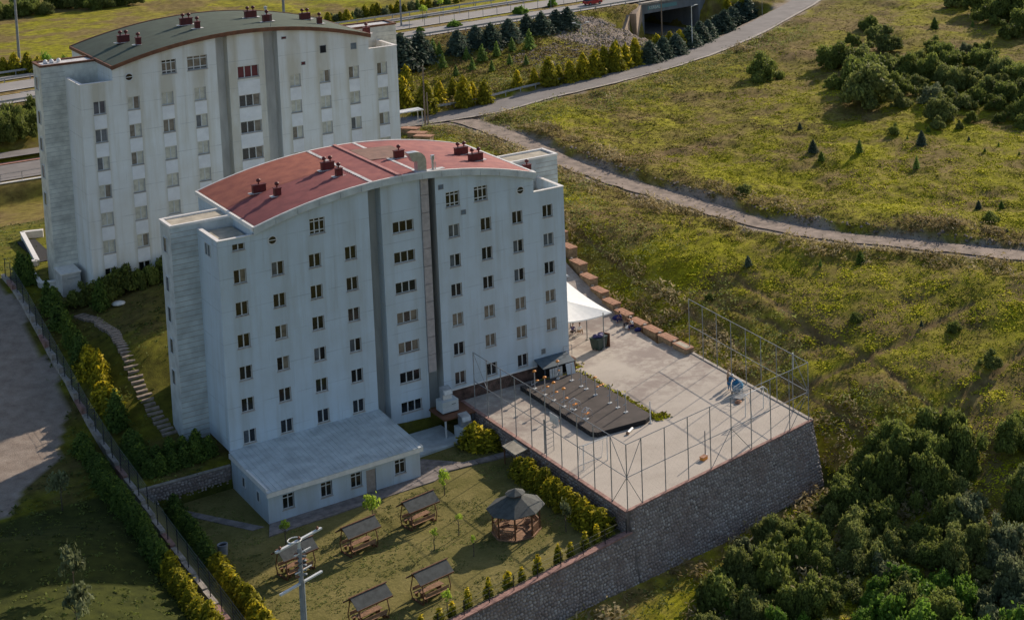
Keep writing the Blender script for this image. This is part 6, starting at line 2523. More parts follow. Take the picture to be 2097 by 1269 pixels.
def pole(name, x, y, z, h, r, mat, label, arm=None, cat='pole'):
    t = tag(empty(name, (x, y, z)), label, cat)
    MB().tube((0, 0, -.3), (0, 0, h), r, r * .65, 8).build('shaft', M[mat], t)
    if arm == 'T':
        MB().bar((-1.3, -.4, h - .1), (1.3, .4, h - .1), .1, .08).build('cross_arm', M[mat], t)
        for s in (-1.1, 0, 1.1):
            MB().lathe([(.04, 0), (.1, .05), (.06, .2)], (s, s * .3, h - .05), 6).build('insulator', M['steelw'], t)
    elif arm == 'L':
        MB().tube((0, 0, h - .1), (1.1, .2, h + .1), .05, .04, 6).build('lamp_arm', M[mat], t)
        MB().box(.8, 1.5, .05, .33, h + .05, h + .18).build('lamp_head', M['steelw'], t)
    elif arm == 'LL':
        for s in (-1, 1):
            MB().tube((0, 0, h - .1), (s * 1.2, s * -.5, h + .35), .05, .04, 6).build('lamp_arm', M['steelw'], t)
            MB().box(s * 1.2 - .35, s * 1.2 + .35, s * -.5 - .16, s * -.5 + .16, h + .33, h + .47).build('lamp_head', M['steelw'], t)
    return t


x, y, z = ground_at(40, 128)
pole('utility_pole', x, y, z, 15, .24, 'pole', 'tall pale utility pole at the far left behind the highway', 'T')
x, y, z = ground_at(583, 60)
pole('utility_pole', x, y, z, 12, .3, 'pole', 'pale thick pole behind the curved green roof', 'T')
x, y, z = ground_at(822, 55)
pole('utility_pole', x, y, z, 12, .2, 'steel', 'grey pole behind the right tower of the weathered block', 'T')
x, y, z = ground_at(871, 254)
pole('timber_pole', x, y, z, 9.2, .16, 'poletan', 'left one of the twin brown poles at the road junction', None)
x, y, z = ground_at(877, 255)
pole('timber_pole', x, y, z, 5.0, .14, 'poletan', 'shorter right one of the twin brown poles at the road junction', None)
x, y, z = ground_at(1418, 100)
pole('street_lamp', x, y, z, 8.2, .1, 'steelw', 'white street lamp at the road side before the dark underpass', 'L', 'street lamp')
x, y, z = ground_at(1356, 78)
pole('utility_pole', x, y, z, 9, .16, 'poletan', 'brown pole in front of the underpass opening', None)
p = ground_at(1190, 76)
pole('street_lamp', p[0], p[1], p[2] - 1, 3.4, .08, 'steelw', 'pale double armed lamp between the spruces and the rock slope', 'LL', 'street lamp')
p = ground_at(1561, 32)
pole('road_sign_post', p[0], p[1], p[2], 3.5, .06, 'steel', 'thin sign post beside the upper bend of the field road', None)
# little signs and clutter at the junction
p = ground_at(836, 262)
t = tag(empty('yard_canopy', (p[0], p[1], p[2])), 'flat pale roofed stall at the right foot of the weathered block', 'canopy')
MB().box(-2.2, 2.2, -1, 1, 2.6, 2.75).build('flat_roof', M['steelw'], t)
for a in (-2, 2):
    for b in (-.8, .8):
        MB().box(a - .05, a + .05, b - .05, b + .05, 0, 2.6).build('post', M['steelw'], t)
for i, (u, v) in enumerate(((840, 275), (855, 284), (868, 291))):
    p = ground_at(u, v)
    t = tag(empty('planter', (p[0], p[1], p[2]), -.9), ['leftmost', 'middle', 'rightmost'][i] + ' of the orange brick planters at the right foot of the weathered block', 'planter')
    MB().box(-1.3, 1.3, -.6, .6, -.5, .9).build('planter_wall', M['planter'], t)
    MB().box(-1.4, 1.4, -.7, .7, .9, 1.02).build('cap', M['brick'], t)

# the underpass
up = tag(empty('underpass', hw(UPS, -.6, -15.6)), 'concrete road underpass with dark mouth below the highway', 'underpass')
o = Vector(hw(UPS, -.6, -15.6))


def up_pt(s, n, z):
    return tuple(Vector(hw(s, n, z)) - o)


def up_box(s0, s1, n0, n1, z0, z1, name, mat, parent=up):
    q = [(s0, n0), (s1, n0), (s1, n1), (s0, n1)]
    return MB().hexa([up_pt(a, b, z0) for a, b in q] + [up_pt(a, b, z1) for a, b in q]).build(name, M[mat], parent)


up_box(UPS - 9.0, UPS + 10.5, -1.2, -.3, -10.45, -8.45, 'portal_beam', 'bridge')
up_box(UPS - 9.0, UPS + 10.5, -1.5, -.3, -8.44, -8.05, 'parapet', 'kerb2')
up_box(UPS - 9.0, UPS - 7.9, -1.15, 27, -16, -10.46, 'abutment', 'bridge')
up_box(UPS + 7.9, UPS + 10.5, -1.15, 27, -16, -10.46, 'abutment', 'bridge')
up_box(UPS - 8.9, UPS + 10.4, -.29, 27, -10.44, -8.3, 'deck', 'bridge')
up_box(UPS - 7.89, UPS + 7.89, 25.5, 26.5, -16, -10.46, 'dark_end', 'dark')  # black sheet across the far end, painting the mouth dark
# flared wing wall, tan and stained
w = MB()
for a, b, za, zb2 in ((-9.0, -15.5, -8.1, -9.4), (-15.5, -23.0, -9.4, -13.0)):
    na, nb = -1.2 - (-9.0 - a) * .53, -1.2 - (-9.0 - b) * .53
    sa, sb = UPS + a + .5, UPS + b + 1.8 + (.6 if b < -15 else -.6)
    w.hexa([up_pt(sb, nb, -16), up_pt(sa, na, -16), up_pt(sa - .8, na + 1.4, -16), up_pt(sb - .8, nb + 1.4, -16),
            up_pt(sb, nb, zb2), up_pt(sa, na, za), up_pt(sa - .8, na + 1.4, za), up_pt(sb - .8, nb + 1.4, zb2)])
w.build('wing_wall', M['wing'], up)
w = MB()
w.hexa([up_pt(UPS + 10.5, -1.2, -16), up_pt(UPS + 19, -8, -16), up_pt(UPS + 19, -7.4, -16), up_pt(UPS + 10.5, -.6, -16),
        up_pt(UPS + 10.5, -1.2, -8.1), up_pt(UPS + 19, -8, -12.5), up_pt(UPS + 19, -7.4, -12.5), up_pt(UPS + 10.5, -.6, -8.1)])
w.build('wing_wall', M['bridge'], up)
up_box(UPS - 6.9, UPS + 1.4, -1.26, -1.205, -9.75, -8.95, 'sign_board', 'signgreen')
fc = bpy.data.curves.new('sign_lettering', 'FONT')
fc.body = 'KERSAL'
fc.size = .95
fc.extrude = .01
fo = bpy.data.objects.new('sign_lettering', fc)
COL.objects.link(fo)
fo.parent = up
fo.location = up_pt(UPS - 6.6, -1.275, -9.62)
fo.rotation_euler = (math.pi / 2, 0, math.atan2(HWD[1], HWD[0]))
fc.materials.append(M['line'])
lm = bpy.data.meshes.new_from_object(fo)
lo = link('sign_lettering', lm, up, fo.location, None)
lo.rotation_euler = fo.rotation_euler
bpy.data.objects.remove(fo)
lo.name = 'sign_lettering'
tag(ribbon('underpass_road', [hw(UPS, 27, -15.3), hw(UPS, 0, -15.3), hw(UPS, -12, -15.0)], 5, -5, M['asphalt'], .0, 3), kind='structure')

# red car on the highway
t = tag(empty('car', hw(119.5, 5.5, HWZ + .03), math.atan2(HWD[1], HWD[0])), 'red hatchback driving on the near highway lane by the underpass', 'car')
m = MB()
sec = [(-2.0, .35, .75), (-1.95, .35, .95), (-1.35, .3, 1.0), (.75, .3, 1.0), (1.9, .32, .8), (2.05, .4, .6)]
for (a, za, zb1), (b, zc, zd) in zip(sec[:-1], sec[1:]):
    m.hexa([(a, -.85, za), (b, -.85, zc), (b, .85, zc), (a, .85, za), (a, -.82, zb1), (b, -.82, zd), (b, .82, zd), (a, .82, zb1)])
m.hexa([(-1.55, -.66, 1.38), (.1, -.66, 1.42), (.1, .66, 1.42), (-1.55, .66, 1.38), (-1.5, -.62, 1.44), (.0, -.62, 1.47), (.0, .62, 1.47), (-1.5, .62, 1.44)])
m.build('body', M['car'], t)
MB().hexa([(-1.9, -.8, .97), (.85, -.8, .99), (.85, .8, .99), (-1.9, .8, .97), (-1.53, -.66, 1.385), (.1, -.66, 1.425), (.1, .66, 1.425), (-1.53, .66, 1.385)]).build('windows', M['paneD'], t)
for a in (-1.25, 1.3):
    for s in (-1, 1):
        wo_ = MB().tube((a, s * .68, .32), (a, s * .87, .32), .32, .32, 14).build('wheel', M['tyre'], t)
        MB().tube((a, s * .865, .32), (a, s * .88, .32), .18, .18, 10).build('rim', M['steel'], wo_)
for s in (-1, 1):
    MB().box(2.0, 2.07, s * .6 - .15, s * .6 + .15, .6, .74).build('headlight', M['steelw'], t)
    MB().box(-2.05, -1.98, s * .65 - .1, s * .65 + .1, .7, .9).build('tail_light', M['paneR'], t)

# ------------------------------------------------------------------ trees behind
def px_tree(list_, meshes, name, radf, labels, cat, group, zoff=0.0):
    for i, (u, vb, hp) in enumerate(list_):
        x, y, z = ground_at(u, vb)
        h = hp / ppm(x, y, z) * 1.04
        tree(name, meshes[i % len(meshes)], x, y, z + zoff, h, h * radf * random.uniform(.9, 1.1), labels(i), cat, group)


z2 = lambda L: [(700 + a / 2.993, b / 2.993, (b - t) / 2.993) for a, t, b in L]
px_tree(z2([(365, 205, 430), (480, 195, 380), (710, 185, 330), (822, 155, 280), (915, 145, 300), (1025, 115, 262), (1135, 85, 215), (1225, 75, 205), (1315, 60, 180), (1385, 45, 175)]),
        SPRUCE, 'spruce', 1.45, lambda i: '%s dark blue green spruce from the left along the near highway edge' % ORD[i], 'spruce', 'dark spruces below the highway')
px_tree(z2([(560, 235, 330), (600, 260, 350), (765, 290, 370), (860, 270, 375), (950, 255, 345), (1045, 230, 312), (1150, 180, 300), (620, 330, 420), (800, 350, 430), (1030, 330, 400), (920, 370, 440), (1130, 335, 400), (700, 400, 470)]),
        PINE, 'young_pine', .95, lambda i: '%s young green pine from the left on the bank below the spruces' % ORD[i], 'pine', 'young pines on the bank below the highway')
px_tree(z2([(375, 470, 655), (395, 400, 560), (515, 490, 700), (600, 500, 640), (685, 480, 600), (750, 470, 660), (800, 500, 610), (878, 490, 640), (1075, 430, 540), (1180, 420, 520),
            (1270, 350, 530), (1330, 400, 500), (1400, 370, 510), (1480, 330, 490), (1555, 300, 470), (1610, 280, 450), (1680, 250, 440), (1740, 270, 420), (1800, 230, 400)]),
        THUJA, 'thuja', .78, lambda i: '%s yellow green thuja from the left along the guard rail of the field road' % ORD[i], 'thuja', 'yellow green thujas along the field road')
z3 = lambda L: [(1400 + a / 2.993, b / 2.993, (b - t) / 2.993) for a, t, b in L]
px_tree(z2([(1890, 250, 385), (1970, 225, 360), (2050, 205, 335)]) + z3([(35, 160, 290), (100, 130, 265), (150, 120, 240), (205, 90, 215), (250, 60, 200), (300, 40, 175), (345, 20, 145), (390, 0, 130)]),
        SPRUCE, 'spruce', 1.5, lambda i: '%s dark spruce from the left in the row before the underpass' % ORD[i], 'spruce', 'dark spruces before the underpass')
px_tree([(1345, 110, 40), (1392, 100, 38), (1372, 98, 34), (1490, 30, 28), (1520, 20, 24)], THUJA, 'thuja', .9, lambda i: '%s yellow green thuja among the dark spruces before the underpass' % ORD[i], 'thuja', 'yellow green thujas before the underpass')
px_tree([(30, 150, 42), (57, 148, 40), (8, 152, 36), (80, 150, 36)], THUJA, 'thuja', .9, lambda i: '%s yellow green thuja at far left behind the highway' % ORD[i], 'thuja', 'thujas at far left behind the highway')
for i, (u, v, r, key) in enumerate([(95, 145, 22, 'bright'), (132, 138, 14, 'bright'), (15, 290, 34, 'dark'), (45, 285, 30, 'dark'), (70, 270, 26, 'dark'), (25, 262, 26, 'olive'), (60, 245, 22, 'dark'), (-10, 300, 36, 'dark')]):
    x, y, z = ground_at(u, v)
    k = r / ppm(x, y, z)
    shrub(key, i, x, y, z, k, k * 2.0, ['bright bush left of the curved green roof', 'small bright bush touching the curved green roof', 'lowest dark tree between street and highway at far left',
                                        'dark tree against the left tower of the weathered block', 'dark tree partly behind the left tower', 'olive tree in the far left roadside clump',
                                        'highest dark tree of the far left roadside clump', 'dark tree cut by the left photo edge above the street'][i], 'tree' if i > 1 else 'bush', None, i > 1, 'roadside_tree')
# far wood at the top left and shrubs along the far side of the highway
for i in range(16):
    u = -20 + i * 19 + random.uniform(-5, 5)
    x, y, z = ground_at(u, 34 - .10 * u + random.uniform(-5, 6))
    k = random.uniform(20, 30) / ppm(x, y, z)
    shrub('dark' if i % 3 else 'olive', i, x, y, z, k, k * 1.3, '%s tree from the left in the wood at the top left' % ORD[i], 'tree', 'trees of the wood at the top left', True, 'wood_tree')
for i in range(22):
    u = 672 + i * 13 + random.uniform(-3, 3)
    v = 48 - (u - 672) * .165 + random.uniform(-3, 3)
    x, y, z = ground_at(u, max(v, -10))
    h = random.uniform(16, 26) / ppm(x, y, z)
    if i % 4 == 1:
        shrub('grey', i, x, y, z, h * .55, h * .8, '%s shrub from the left in the strip beyond the service road' % ORD[i], 'bush', 'shrubs beyond the service road')
    else:
        tree('thuja', (THUJA + PINE)[i % 5], x, y, z, h, h * 1.0, '%s small thuja from the left in the strip beyond the service road' % ORD[i], 'thuja', 'small thujas beyond the service road')
for i, (u, v, r) in enumerate([(930, 56, 15), (1066, 30, 17), (1132, 14, 13), (860, 66, 9)]):
    x, y, z = ground_at(u, v)
    k = r / ppm(x, y, z)
    shrub('bright', i, x, y, z + .1, k, k * 1.1, '%s round green bush from the left in the highway median' % ORD[i], 'bush', 'round bushes in the highway median')
for i, (u, v) in enumerate([(903, 28), (970, 12), (866, 46)]):
    x, y, z = ground_at(u, v)
    tree('young_tree', YOUNG[i % 3], x, y, z, 1.8, 1.1, '%s slim young tree on the verge of the service road' % ['middle', 'rightmost', 'leftmost'][i], 'tree', None, 1, 1.8)

# field bushes and small conifers of the upper right (photo spot, radius in pixels, kind)
FB = [(1565, 150, 32, 'dark'), (1560, 158, 14, 'olive'), (1775, 190, 52, 'olive'), (1768, 160, 44, 'dark'), (1840, 180, 26, 'dark'), (1705, 175, 18, 'dark'), (1700, 125, 30, 'dark'), (1735, 128, 32, 'dark'),
      (1765, 125, 28, 'olive'), (1800, 140, 26, 'dark'), (1825, 140, 22, 'olive'), (1780, 52, 20, 'dark'), (1800, 75, 22, 'olive'), (1815, 95, 24, 'olive'), (1745, 88, 14, 'dark'),
      (1870, 145, 30, 'dark'), (1900, 150, 32, 'dark'), (1930, 115, 26, 'dark'), (1950, 130, 26, 'dark'), (1910, 100, 20, 'dark'), (1940, 160, 26, 'olive'), (1965, 170, 28, 'olive'), (1990, 165, 24, 'olive'),
      (2010, 130, 28, 'dark'), (2030, 140, 26, 'dark'), (2050, 150, 30, 'olive'), (2030, 185, 28, 'olive'), (2060, 195, 26, 'dark'), (2085, 160, 28, 'dark'), (2090, 190, 26, 'olive'), (1985, 125, 16, 'dark'),
      (1910, 200, 24, 'grey'), (1930, 235, 30, 'olive'), (1975, 210, 22, 'olive'), (1895, 195, 14, 'olive'), (1845, 215, 14, 'olive'), (2000, 200, 24, 'dark'), (2090, 230, 26, 'dark'), (2097, 255, 18, 'dark'), (2070, 70, 22, 'dark'),
      (2040, 30, 34, 'dark'), (2080, 20, 40, 'dark'), (2000, 12, 30, 'dark'), (2097, 50, 30, 'dark'), (2045, 215, 20, 'dark'), (1960, 5, 24, 'olive'), (1875, 175, 20, 'olive'),
      (1990, 245, 13, 'dark'), (2048, 245, 13, 'dark'), (1830, 270, 13, 'dark'), (1525, 392, 14, 'olive'), (2028, 448, 16, 'dark'), (1955, 670, 14, 'dark'), (1750, 652, 13, 'dark'), (2030, 745, 18, 'olive'),
      (2000, 900, 0, ''), (1855, 210, 12, 'olive'), (1920, 258, 12, 'olive'), (1452, 608, 9, 'dark'), (1965, 260, 8, 'olive')]
k_ = 0
FC = {}
for i, (u, v, r, key) in enumerate(sorted(FB)):
    if not r:
        continue
    x, y, z = ground_at(u, v + r * .45)
    k = r / ppm(x, y, z)
    big = r >= 26
    where = 'upper scrub of the field' if v < 260 and u > 1640 else ('bank below the field road' if v < 260 else 'open lower field')
    side = 'leftmost' if u < 1650 else ('left' if u < 1760 else ('centre' if u < 1900 else ('right' if u < 2020 else 'far right')))
    sz = 'large' if r > 28 else ('middling' if r > 18 else 'small')
    col = {'dark': 'dark', 'olive': 'olive green', 'grey': 'grey green'}[key]
    kk = (sz, col, side, where)
    FC[kk] = FC.get(kk, 0) + 1
    shrub(key, i, x, y, z, k * 1.35, k * 1.6, '%s %s %s bush from the left, %s, %s part' % (ORD[FC[kk] - 1], sz, col, where, side), 'bush', '%s %s bushes, %s, %s' % (sz, col, side, where), big)
px_tree([(1665, 312, 26), (1682, 330, 20), (1760, 313, 28), (1887, 297, 30), (1901, 272, 14), (1877, 345, 26), (1638, 265, 14), (1914, 60, 24), (2014, 34, 22), (2004, 428, 18), (2051, 427, 16), (1992, 55, 14),
         (2062, 475, 8), (2017, 312, 9), (2045, 300, 9), (1532, 545, 22), (1762, 540, 26), (1680, 545, 14), (1887, 668, 12), (2087, 318, 8), (1858, 285, 8), (1984, 288, 9)],
        [SPRUCE[0], THUJAD[0], PINE[0]], 'field_conifer', .95, lambda i: '%s little dark conifer standing alone in the field' % ORD[i], 'conifer', 'little conifers alone in the field')

# low bushes filling the upper scrub
rr = random.Random(12)
UP = [(1690, 110), (1760, 90), (1850, 125), (1960, 95), (2100, 120), (2160, 260), (2050, 230), (1960, 225), (1900, 205), (1830, 195), (1700, 190)]
UB = []
while len(UB) < 40:
    u, v = rr.uniform(1680, 2160), rr.uniform(80, 270)
    if bool(inpoly(np.array([u]), np.array([v]), UP)[0]):
        UB.append((u, v))
for k_, (u, v) in enumerate(sorted(UB)):
    x, y, z = ground_at(u, v)
    r = rr.uniform(11, 22) / ppm(x, y, z)
    shrub(rr.choice(['dark', 'dark', 'olive', 'grey']), k_, x, y, z, r, r * rr.uniform(1.0, 1.5), '%s low rounded bush from the left in the gaps of the upper field scrub' % ORD[k_], 'bush', 'low bushes filling the upper field scrub')

# dense scrub below the court wall
POLY = [(1430, 1400), (1455, 1220), (1500, 1160), (1560, 1110), (1640, 1040), (1715, 1000), (1735, 940), (1800, 900), (1850, 880), (1930, 860), (1985, 880), (1975, 960), (1985, 1010), (2010, 1060),
        (2040, 1090), (2080, 1010), (2120, 900), (2300, 930), (2420, 1000), (2420, 1400)]
rr = random.Random(4)
taken = []
tries = 0
DY = {'dark': 0, 'olive': 0, 'grey': 0, 'bright': 0}
while len(taken) < 250 and tries < 9000:
    tries += 1
    u, v = rr.uniform(1400, 2420), rr.uniform(860, 1400)
    if not bool(inpoly(np.array([u]), np.array([v]), POLY)[0]):
        continue
    # fewer on the pale slope right under the wall
    if any((u - a) ** 2 + ((v - b) * 1.5) ** 2 < (27 if v > 1100 else 30) ** 2 for a, b in taken):
        continue
    taken.append((u, v))
CNT = {}
for i, (u, v) in enumerate(sorted(taken, key=lambda q: q[1])):
    n = float(vnoise(u, v, 95, 77))
    key = 'dark' if n < .42 else ('olive' if n < .68 else 'grey')
    if v > 1200 and rr.random() < .3:
        key = 'bright'
    x, y, z = ground_at(u, v)
    r = rr.uniform(1.25, 2.1) * (1.15 if n < .4 else 1.0)
    if u > 1720 and v < 1000:
        key, r = 'dark', rr.uniform(1.6, 2.4)
    h = r * rr.uniform(.9, 1.9)
    zone = 'below the far end of the court wall' if v < 1010 else ('in the middle of the lower right scrub' if v < 1150 else 'along the bottom of the lower right scrub')
    side = 'left' if u < 1600 else ('central' if u < 1850 else 'right')
    nm = {'dark': 'dark green', 'olive': 'olive green', 'grey': 'silvery green', 'bright': 'fresh green'}[key]
    me = (BUSHB[key] if key in BUSHB and i % 2 else BUSH[key])
    if i % 6 == 2:
        r *= .55
        h *= .6
    o = link('scrub_bush', me[i % len(me)], None, (x, y, z - .3), rr.uniform(0, 6.28), (r * rr.uniform(.8, 1.3), r * rr.uniform(.7, 1.1), h))
    kk = (nm, zone, side)
    CNT[kk] = CNT.get(kk, 0) + 1
    tag(o, '%s %s bush from the top, %s part, %s' % (ORD[CNT[kk] - 1], nm, side, zone.replace('the lower right scrub', 'lower right scrub').replace('of the court wall', 'of court wall')), 'bush', '%s bushes %s, %s part' % (nm, zone, side))
for i, (u, v, r) in enumerate([(2075, 900, 46), (2097, 1000, 40), (2085, 1040, 30), (2090, 870, 30)]):
    x, y, z = ground_at(u, v + 20)
    k = r / ppm(x, y, z)
    shrub('dark', i, x, y, z, k, k * 1.5, '%s dark tree from the top at the right photo edge' % ORD[i], 'tree', 'dark trees at the right photo edge', True)

# ------------------------------------------------------------------ ground cover
def clumps(name, mat, X, Y, Z, size, tint, label, cat, leaves=5, spread=.5, up=.6, seed=5, asp=2.2, flat=.5):
    rng = np.random.default_rng(seed)
    n = len(X)
    C_ = np.repeat(np.stack([X, Y, Z], -1), leaves, 0)
    S = np.repeat(size, leaves)
    off = rng.normal(0, 1, (n * leaves, 3)) * S[:, None] * spread
    off[:, 2] = np.abs(off[:, 2]) * up
    P_ = C_ + off
    d = rng.normal(0, 1, (n * leaves, 3))
    d[:, 2] = np.abs(d[:, 2]) + flat
    N = d / np.linalg.norm(d, axis=1)[:, None]
    T = np.cross(N, rng.normal(0, 1, N.shape))
    T /= np.linalg.norm(T, axis=1)[:, None]
    B = np.cross(N, T)
    s = (S * rng.uniform(.5, 1.0, len(S)))[:, None]
    V = np.stack([P_ - T * s * asp * .3, P_ - B * s * .3, P_ + T * s * asp * .3, P_ + B * s * .3], 1).reshape(-1, 3)
    Q = np.arange(4 * len(P_)).reshape(-1, 4)
    t = np.clip(np.repeat(np.repeat(tint, leaves), 4) + np.repeat(rng.normal(0, .1, len(P_)), 4), 0, 1)
    return tag(link(name, np_mesh(name, V, Q, mat, t)), label, cat, None, 'stuff')


def visible(X, Y, Z, m=240):
    D = np.stack([X, Y, Z], -1) - CAM
    k = D @ AD
    u = CX + F * (D @ AR) / k
    v = CY - F * (D @ AU) / k
    return (u > -m) & (u < W + m) & (v > -m) & (v < H + m), u, v


def weedmat():
    m, nt, b = newmat('field weeds')
    a = nt.nodes.new('ShaderNodeAttribute')
    a.attribute_name = 'tint'
    c = ramp(nt, a.outputs['Fac'], [(0.0, (0.10, 0.070, 0.028)), (.22, (0.25, 0.165, 0.07)), (.38, (0.16, 0.14, 0.022)), (.55, (0.29, 0.275, 0.012)), (.78, (0.43, 0.41, 0.014)), (1.0, (0.58, 0.53, 0.02))])
    nt.links.new(c, b.inputs['Base Color'])
    b.inputs['Roughness'].default_value = .9
    b.inputs['Specular IOR Level'].default_value = .1
    return m


M['weed'] = weedmat()
M['drygrass'] = leafmat('dry tall grass', (0.09, 0.07, 0.03), (0.34, 0.27, 0.13), (0.50, 0.42, 0.24))
N_ = 560000
X = RNG.uniform(30, 215, N_)
Y = RNG.uniform(-62, 150, N_)
w_ = RNG.random(N_) < np.clip(1.5 - (np.hypot(X - CAM[0], Y - CAM[1]) - 130) / 150, .25, 1)
X, Y = X[w_], Y[w_]
Z = ground(X, Y)
ok, u, v = visible(X, Y, Z)
dR, _ = seg_dist(X, Y, ROAD)
dT, _ = seg_dist(X, Y, TRACK)
ok &= (dR > 4.6) & (dT > 2.4) & ~inpoly(X, Y, COURT) & ~inpoly(X, Y, GARD)
n_ = (X - HWO[0]) * HWN[0] + (Y - HWO[1]) * HWN[1]
ok &= (n_ < -1) & (X > 0)
o_ = (X - WA[0]) * GN[0] + (Y - WA[1]) * GN[1]
ok &= ~((o_ < 1.9) & (o_ > -1) & (X < 45))
ok &= ~((X < 36) & (Y > -30) & (Y < 60))
for P in PATHS:
    Qp = np.array([ground_at(*q) for q in P])
    d, _ = seg_dist(X, Y, Qp)
    ok &= d > .45
X, Y, Z, u, v = X[ok], Y[ok], Z[ok], u[ok], v[ok]
c1 = vnoise(X, Y, 9, 71) * .5 + vnoise(X, Y, 3.2, 72) * .5
c2 = vnoise(X, Y, 1.3, 73)
c0 = vnoise(X, Y, 16, 74)
t = .17 + .85 * (c1 - .2) + .22 * (c2 - .5) + .30 * (c0 - .3) + .13 * (1 - sstep(10, 45, Y)) + .03
fn = 1 - sstep(60, 105, Y)
t = t * (.82 + .25 * fn)
t = np.where((dT[ok] < 7) & (dT[ok] > 2.4), t * .55, t)
t = np.where(dR[ok] < 13, np.minimum(t, .6), t)
keep = RNG.random(len(X)) < np.clip(.45 + .7 * (c2 - .3), .3, 1)
X, Y, Z, t, c2 = X[keep], Y[keep], Z[keep], np.clip(t[keep], 0, 1), c2[keep]
clumps('field_weeds', M['weed'], X, Y, Z - .02, .17 + .16 * c2 * RNG.uniform(.5, 1.3, len(X)), t, 'knee high yellow green and brown weeds covering the open field', 'weeds', 5, .75, .35, flat=1.6)

N_ = 80000
X = RNG.uniform(-8, 140, N_)
Y = RNG.uniform(-62, 110, N_)
Z = ground(X, Y)
ok, u, v = visible(X, Y, Z)
dR, _ = seg_dist(X, Y, ROAD)
dT, _ = seg_dist(X, Y, TRACK)
o_ = (X - WA[0]) * GN[0] + (Y - WA[1]) * GN[1]
near_wall = (o_ > 1.5) & (o_ < 13) & (X < 47) & (vnoise(X, Y, 2.5, 86) > .3)
strip = (X > 45.5) & (X < 52) & (Y < 34)
side = (dT > 2.0) & (dT < 6.5) & ((leftside(X, Y, TRACK) < 0) | (dT > 3.4))
rb = (dR > 4.4) & (dR < 9)
pt = vnoise(X, Y, 6, 81)
ok &= (near_wall | strip & (pt > .3) | side & (pt > .35) | rb & (pt > .5)) & ~inpoly(X, Y, COURT)
X, Y, Z = X[ok], Y[ok], Z[ok]
c2 = vnoise(X, Y, 2, 82)
keep = RNG.random(len(X)) < np.clip(.3 + 1.3 * (c2 - .3), .15, 1)
X, Y, Z, c2 = X[keep], Y[keep], Z[keep], c2[keep]
clumps('tall_grass', M['drygrass'], X, Y, Z, .24 + .2 * c2, np.clip(.25 + .7 * vnoise(X, Y, 4, 83), 0, 1), 'tall dry grass fringing the track, the court and the foot of the stone walls', 'grass', 9, .8, 1.5, 6, 3.2)
# green scrubby fringe under the bushes and on the road banks
N_ = 26000
X = RNG.uniform(-14, 150, N_)
Y = RNG.uniform(-64, 120, N_)
Z = ground(X, Y)
ok, u, v = visible(X, Y, Z)
dR, _ = seg_dist(X, Y, ROAD)
dT, _ = seg_dist(X, Y, TRACK)
lowr = inpoly(u, v, POLY) | ((u > 1100) & (v > 1150) & (v > 1269 - (u - 1100) * .5))
bank = ((dR > 4) & (dR < 14) & (X > 60)) | ((X > 46) & (X < 58) & (Y < 40) & (vnoise(X, Y, 5, 91) > .45)) | ((X > 34) & (X < 66) & (Y > 40) & (dT > 2.5) & (dR > 5))
ok &= (lowr | bank) & ~inpoly(X, Y, COURT) & (dR > 4.3) & (dT > 2.4) & (((X - HWO[0]) * HWN[0] + (Y - HWO[1]) * HWN[1]) < -3)
ok &= ~inpoly(X, Y, GARD)
o_ = (X - WA[0]) * GN[0] + (Y - WA[1]) * GN[1]
ok &= ~((o_ < 1.9) & (o_ > -1) & (X < 45))
X, Y, Z = X[ok], Y[ok], Z[ok]
clumps('undergrowth', M['leafolive'], X, Y, Z, RNG.uniform(.2, .42, len(X)), np.clip(.2 + .7 * vnoise(X, Y, 4, 92), 0, 1), 'low green undergrowth on the banks and between the bushes', 'undergrowth', 13, 1.15, .8, 9, 1.8)
# verge below the highway and garden edges
N_ = 16000
X = RNG.uniform(-20, 140, N_)
Y = RNG.uniform(60, 150, N_)
n_ = (X - HWO[0]) * HWN[0] + (Y - HWO[1]) * HWN[1]
dR, _ = seg_dist(X, Y, ROAD)
ok = (n_ < -1) & (n_ > -42) & (dR > 5.0) & ~((X < 48) & (Y < 111))
X, Y = X[ok], Y[ok]
Z = ground(X, Y)
ok, u, v = visible(X, Y, Z)
X, Y, Z = X[ok], Y[ok], Z[ok]
q = vnoise(X, Y, 7, 95)
clumps('verge_scrub', M['weed'], X, Y, Z, RNG.uniform(.22, .5, len(X)), np.clip(.06 + .6 * q, 0, .58), 'rough brown and green scrub on the verge below the highway', 'scrub', 9, 1.0, .8, 12, 1.8)
N_ = 9000
X = RNG.uniform(-60, 3, N_)
Y = RNG.uniform(-48, 75, N_)
Z = ground(X, Y)
ok, u, v = visible(X, Y, Z)
ok &= ~inpoly(X, Y, LOT) & ~inpoly(X, Y, GARD) & ~((X > -4.4) & (Y > -.5) & (Y < 17))
X, Y, Z = X[ok], Y[ok], Z[ok]
clumps('lawn_tufts', M['leafdark'], X, Y, Z, RNG.uniform(.18, .4, len(X)), np.clip(.15 + .7 * vnoise(X, Y, 4, 97), 0, 1), 'short grass tufts on the shaded left lawns', 'grass', 6, .6, .35, 13, 1.8)
X = RNG.uniform(-8, 20.3, 7000)
Y = RNG.uniform(-35, -.3, 7000)
ok = inpoly(X, Y, [(-8, -35.6), (20.2, -31.0), (20.2, -.6), (-8, -.6)]) & ~((X > -2.8) & (X < 13) & (Y > -11.8)) & ~((X > 12) & (X < 18.5) & (Y > -6)) & (vnoise(X, Y, 2.2, 98) > .45)
X, Y = X[ok], Y[ok]
clumps('lawn_tufts', M['leafolive'], X, Y, garden_z(X, Y), RNG.uniform(.1, .22, len(X)), np.clip(.3 + .6 * vnoise(X, Y, 4, 99), 0, 1), 'short sparse grass tufts on the picnic lawn', 'grass', 5, .6, .3, 14, 1.8)
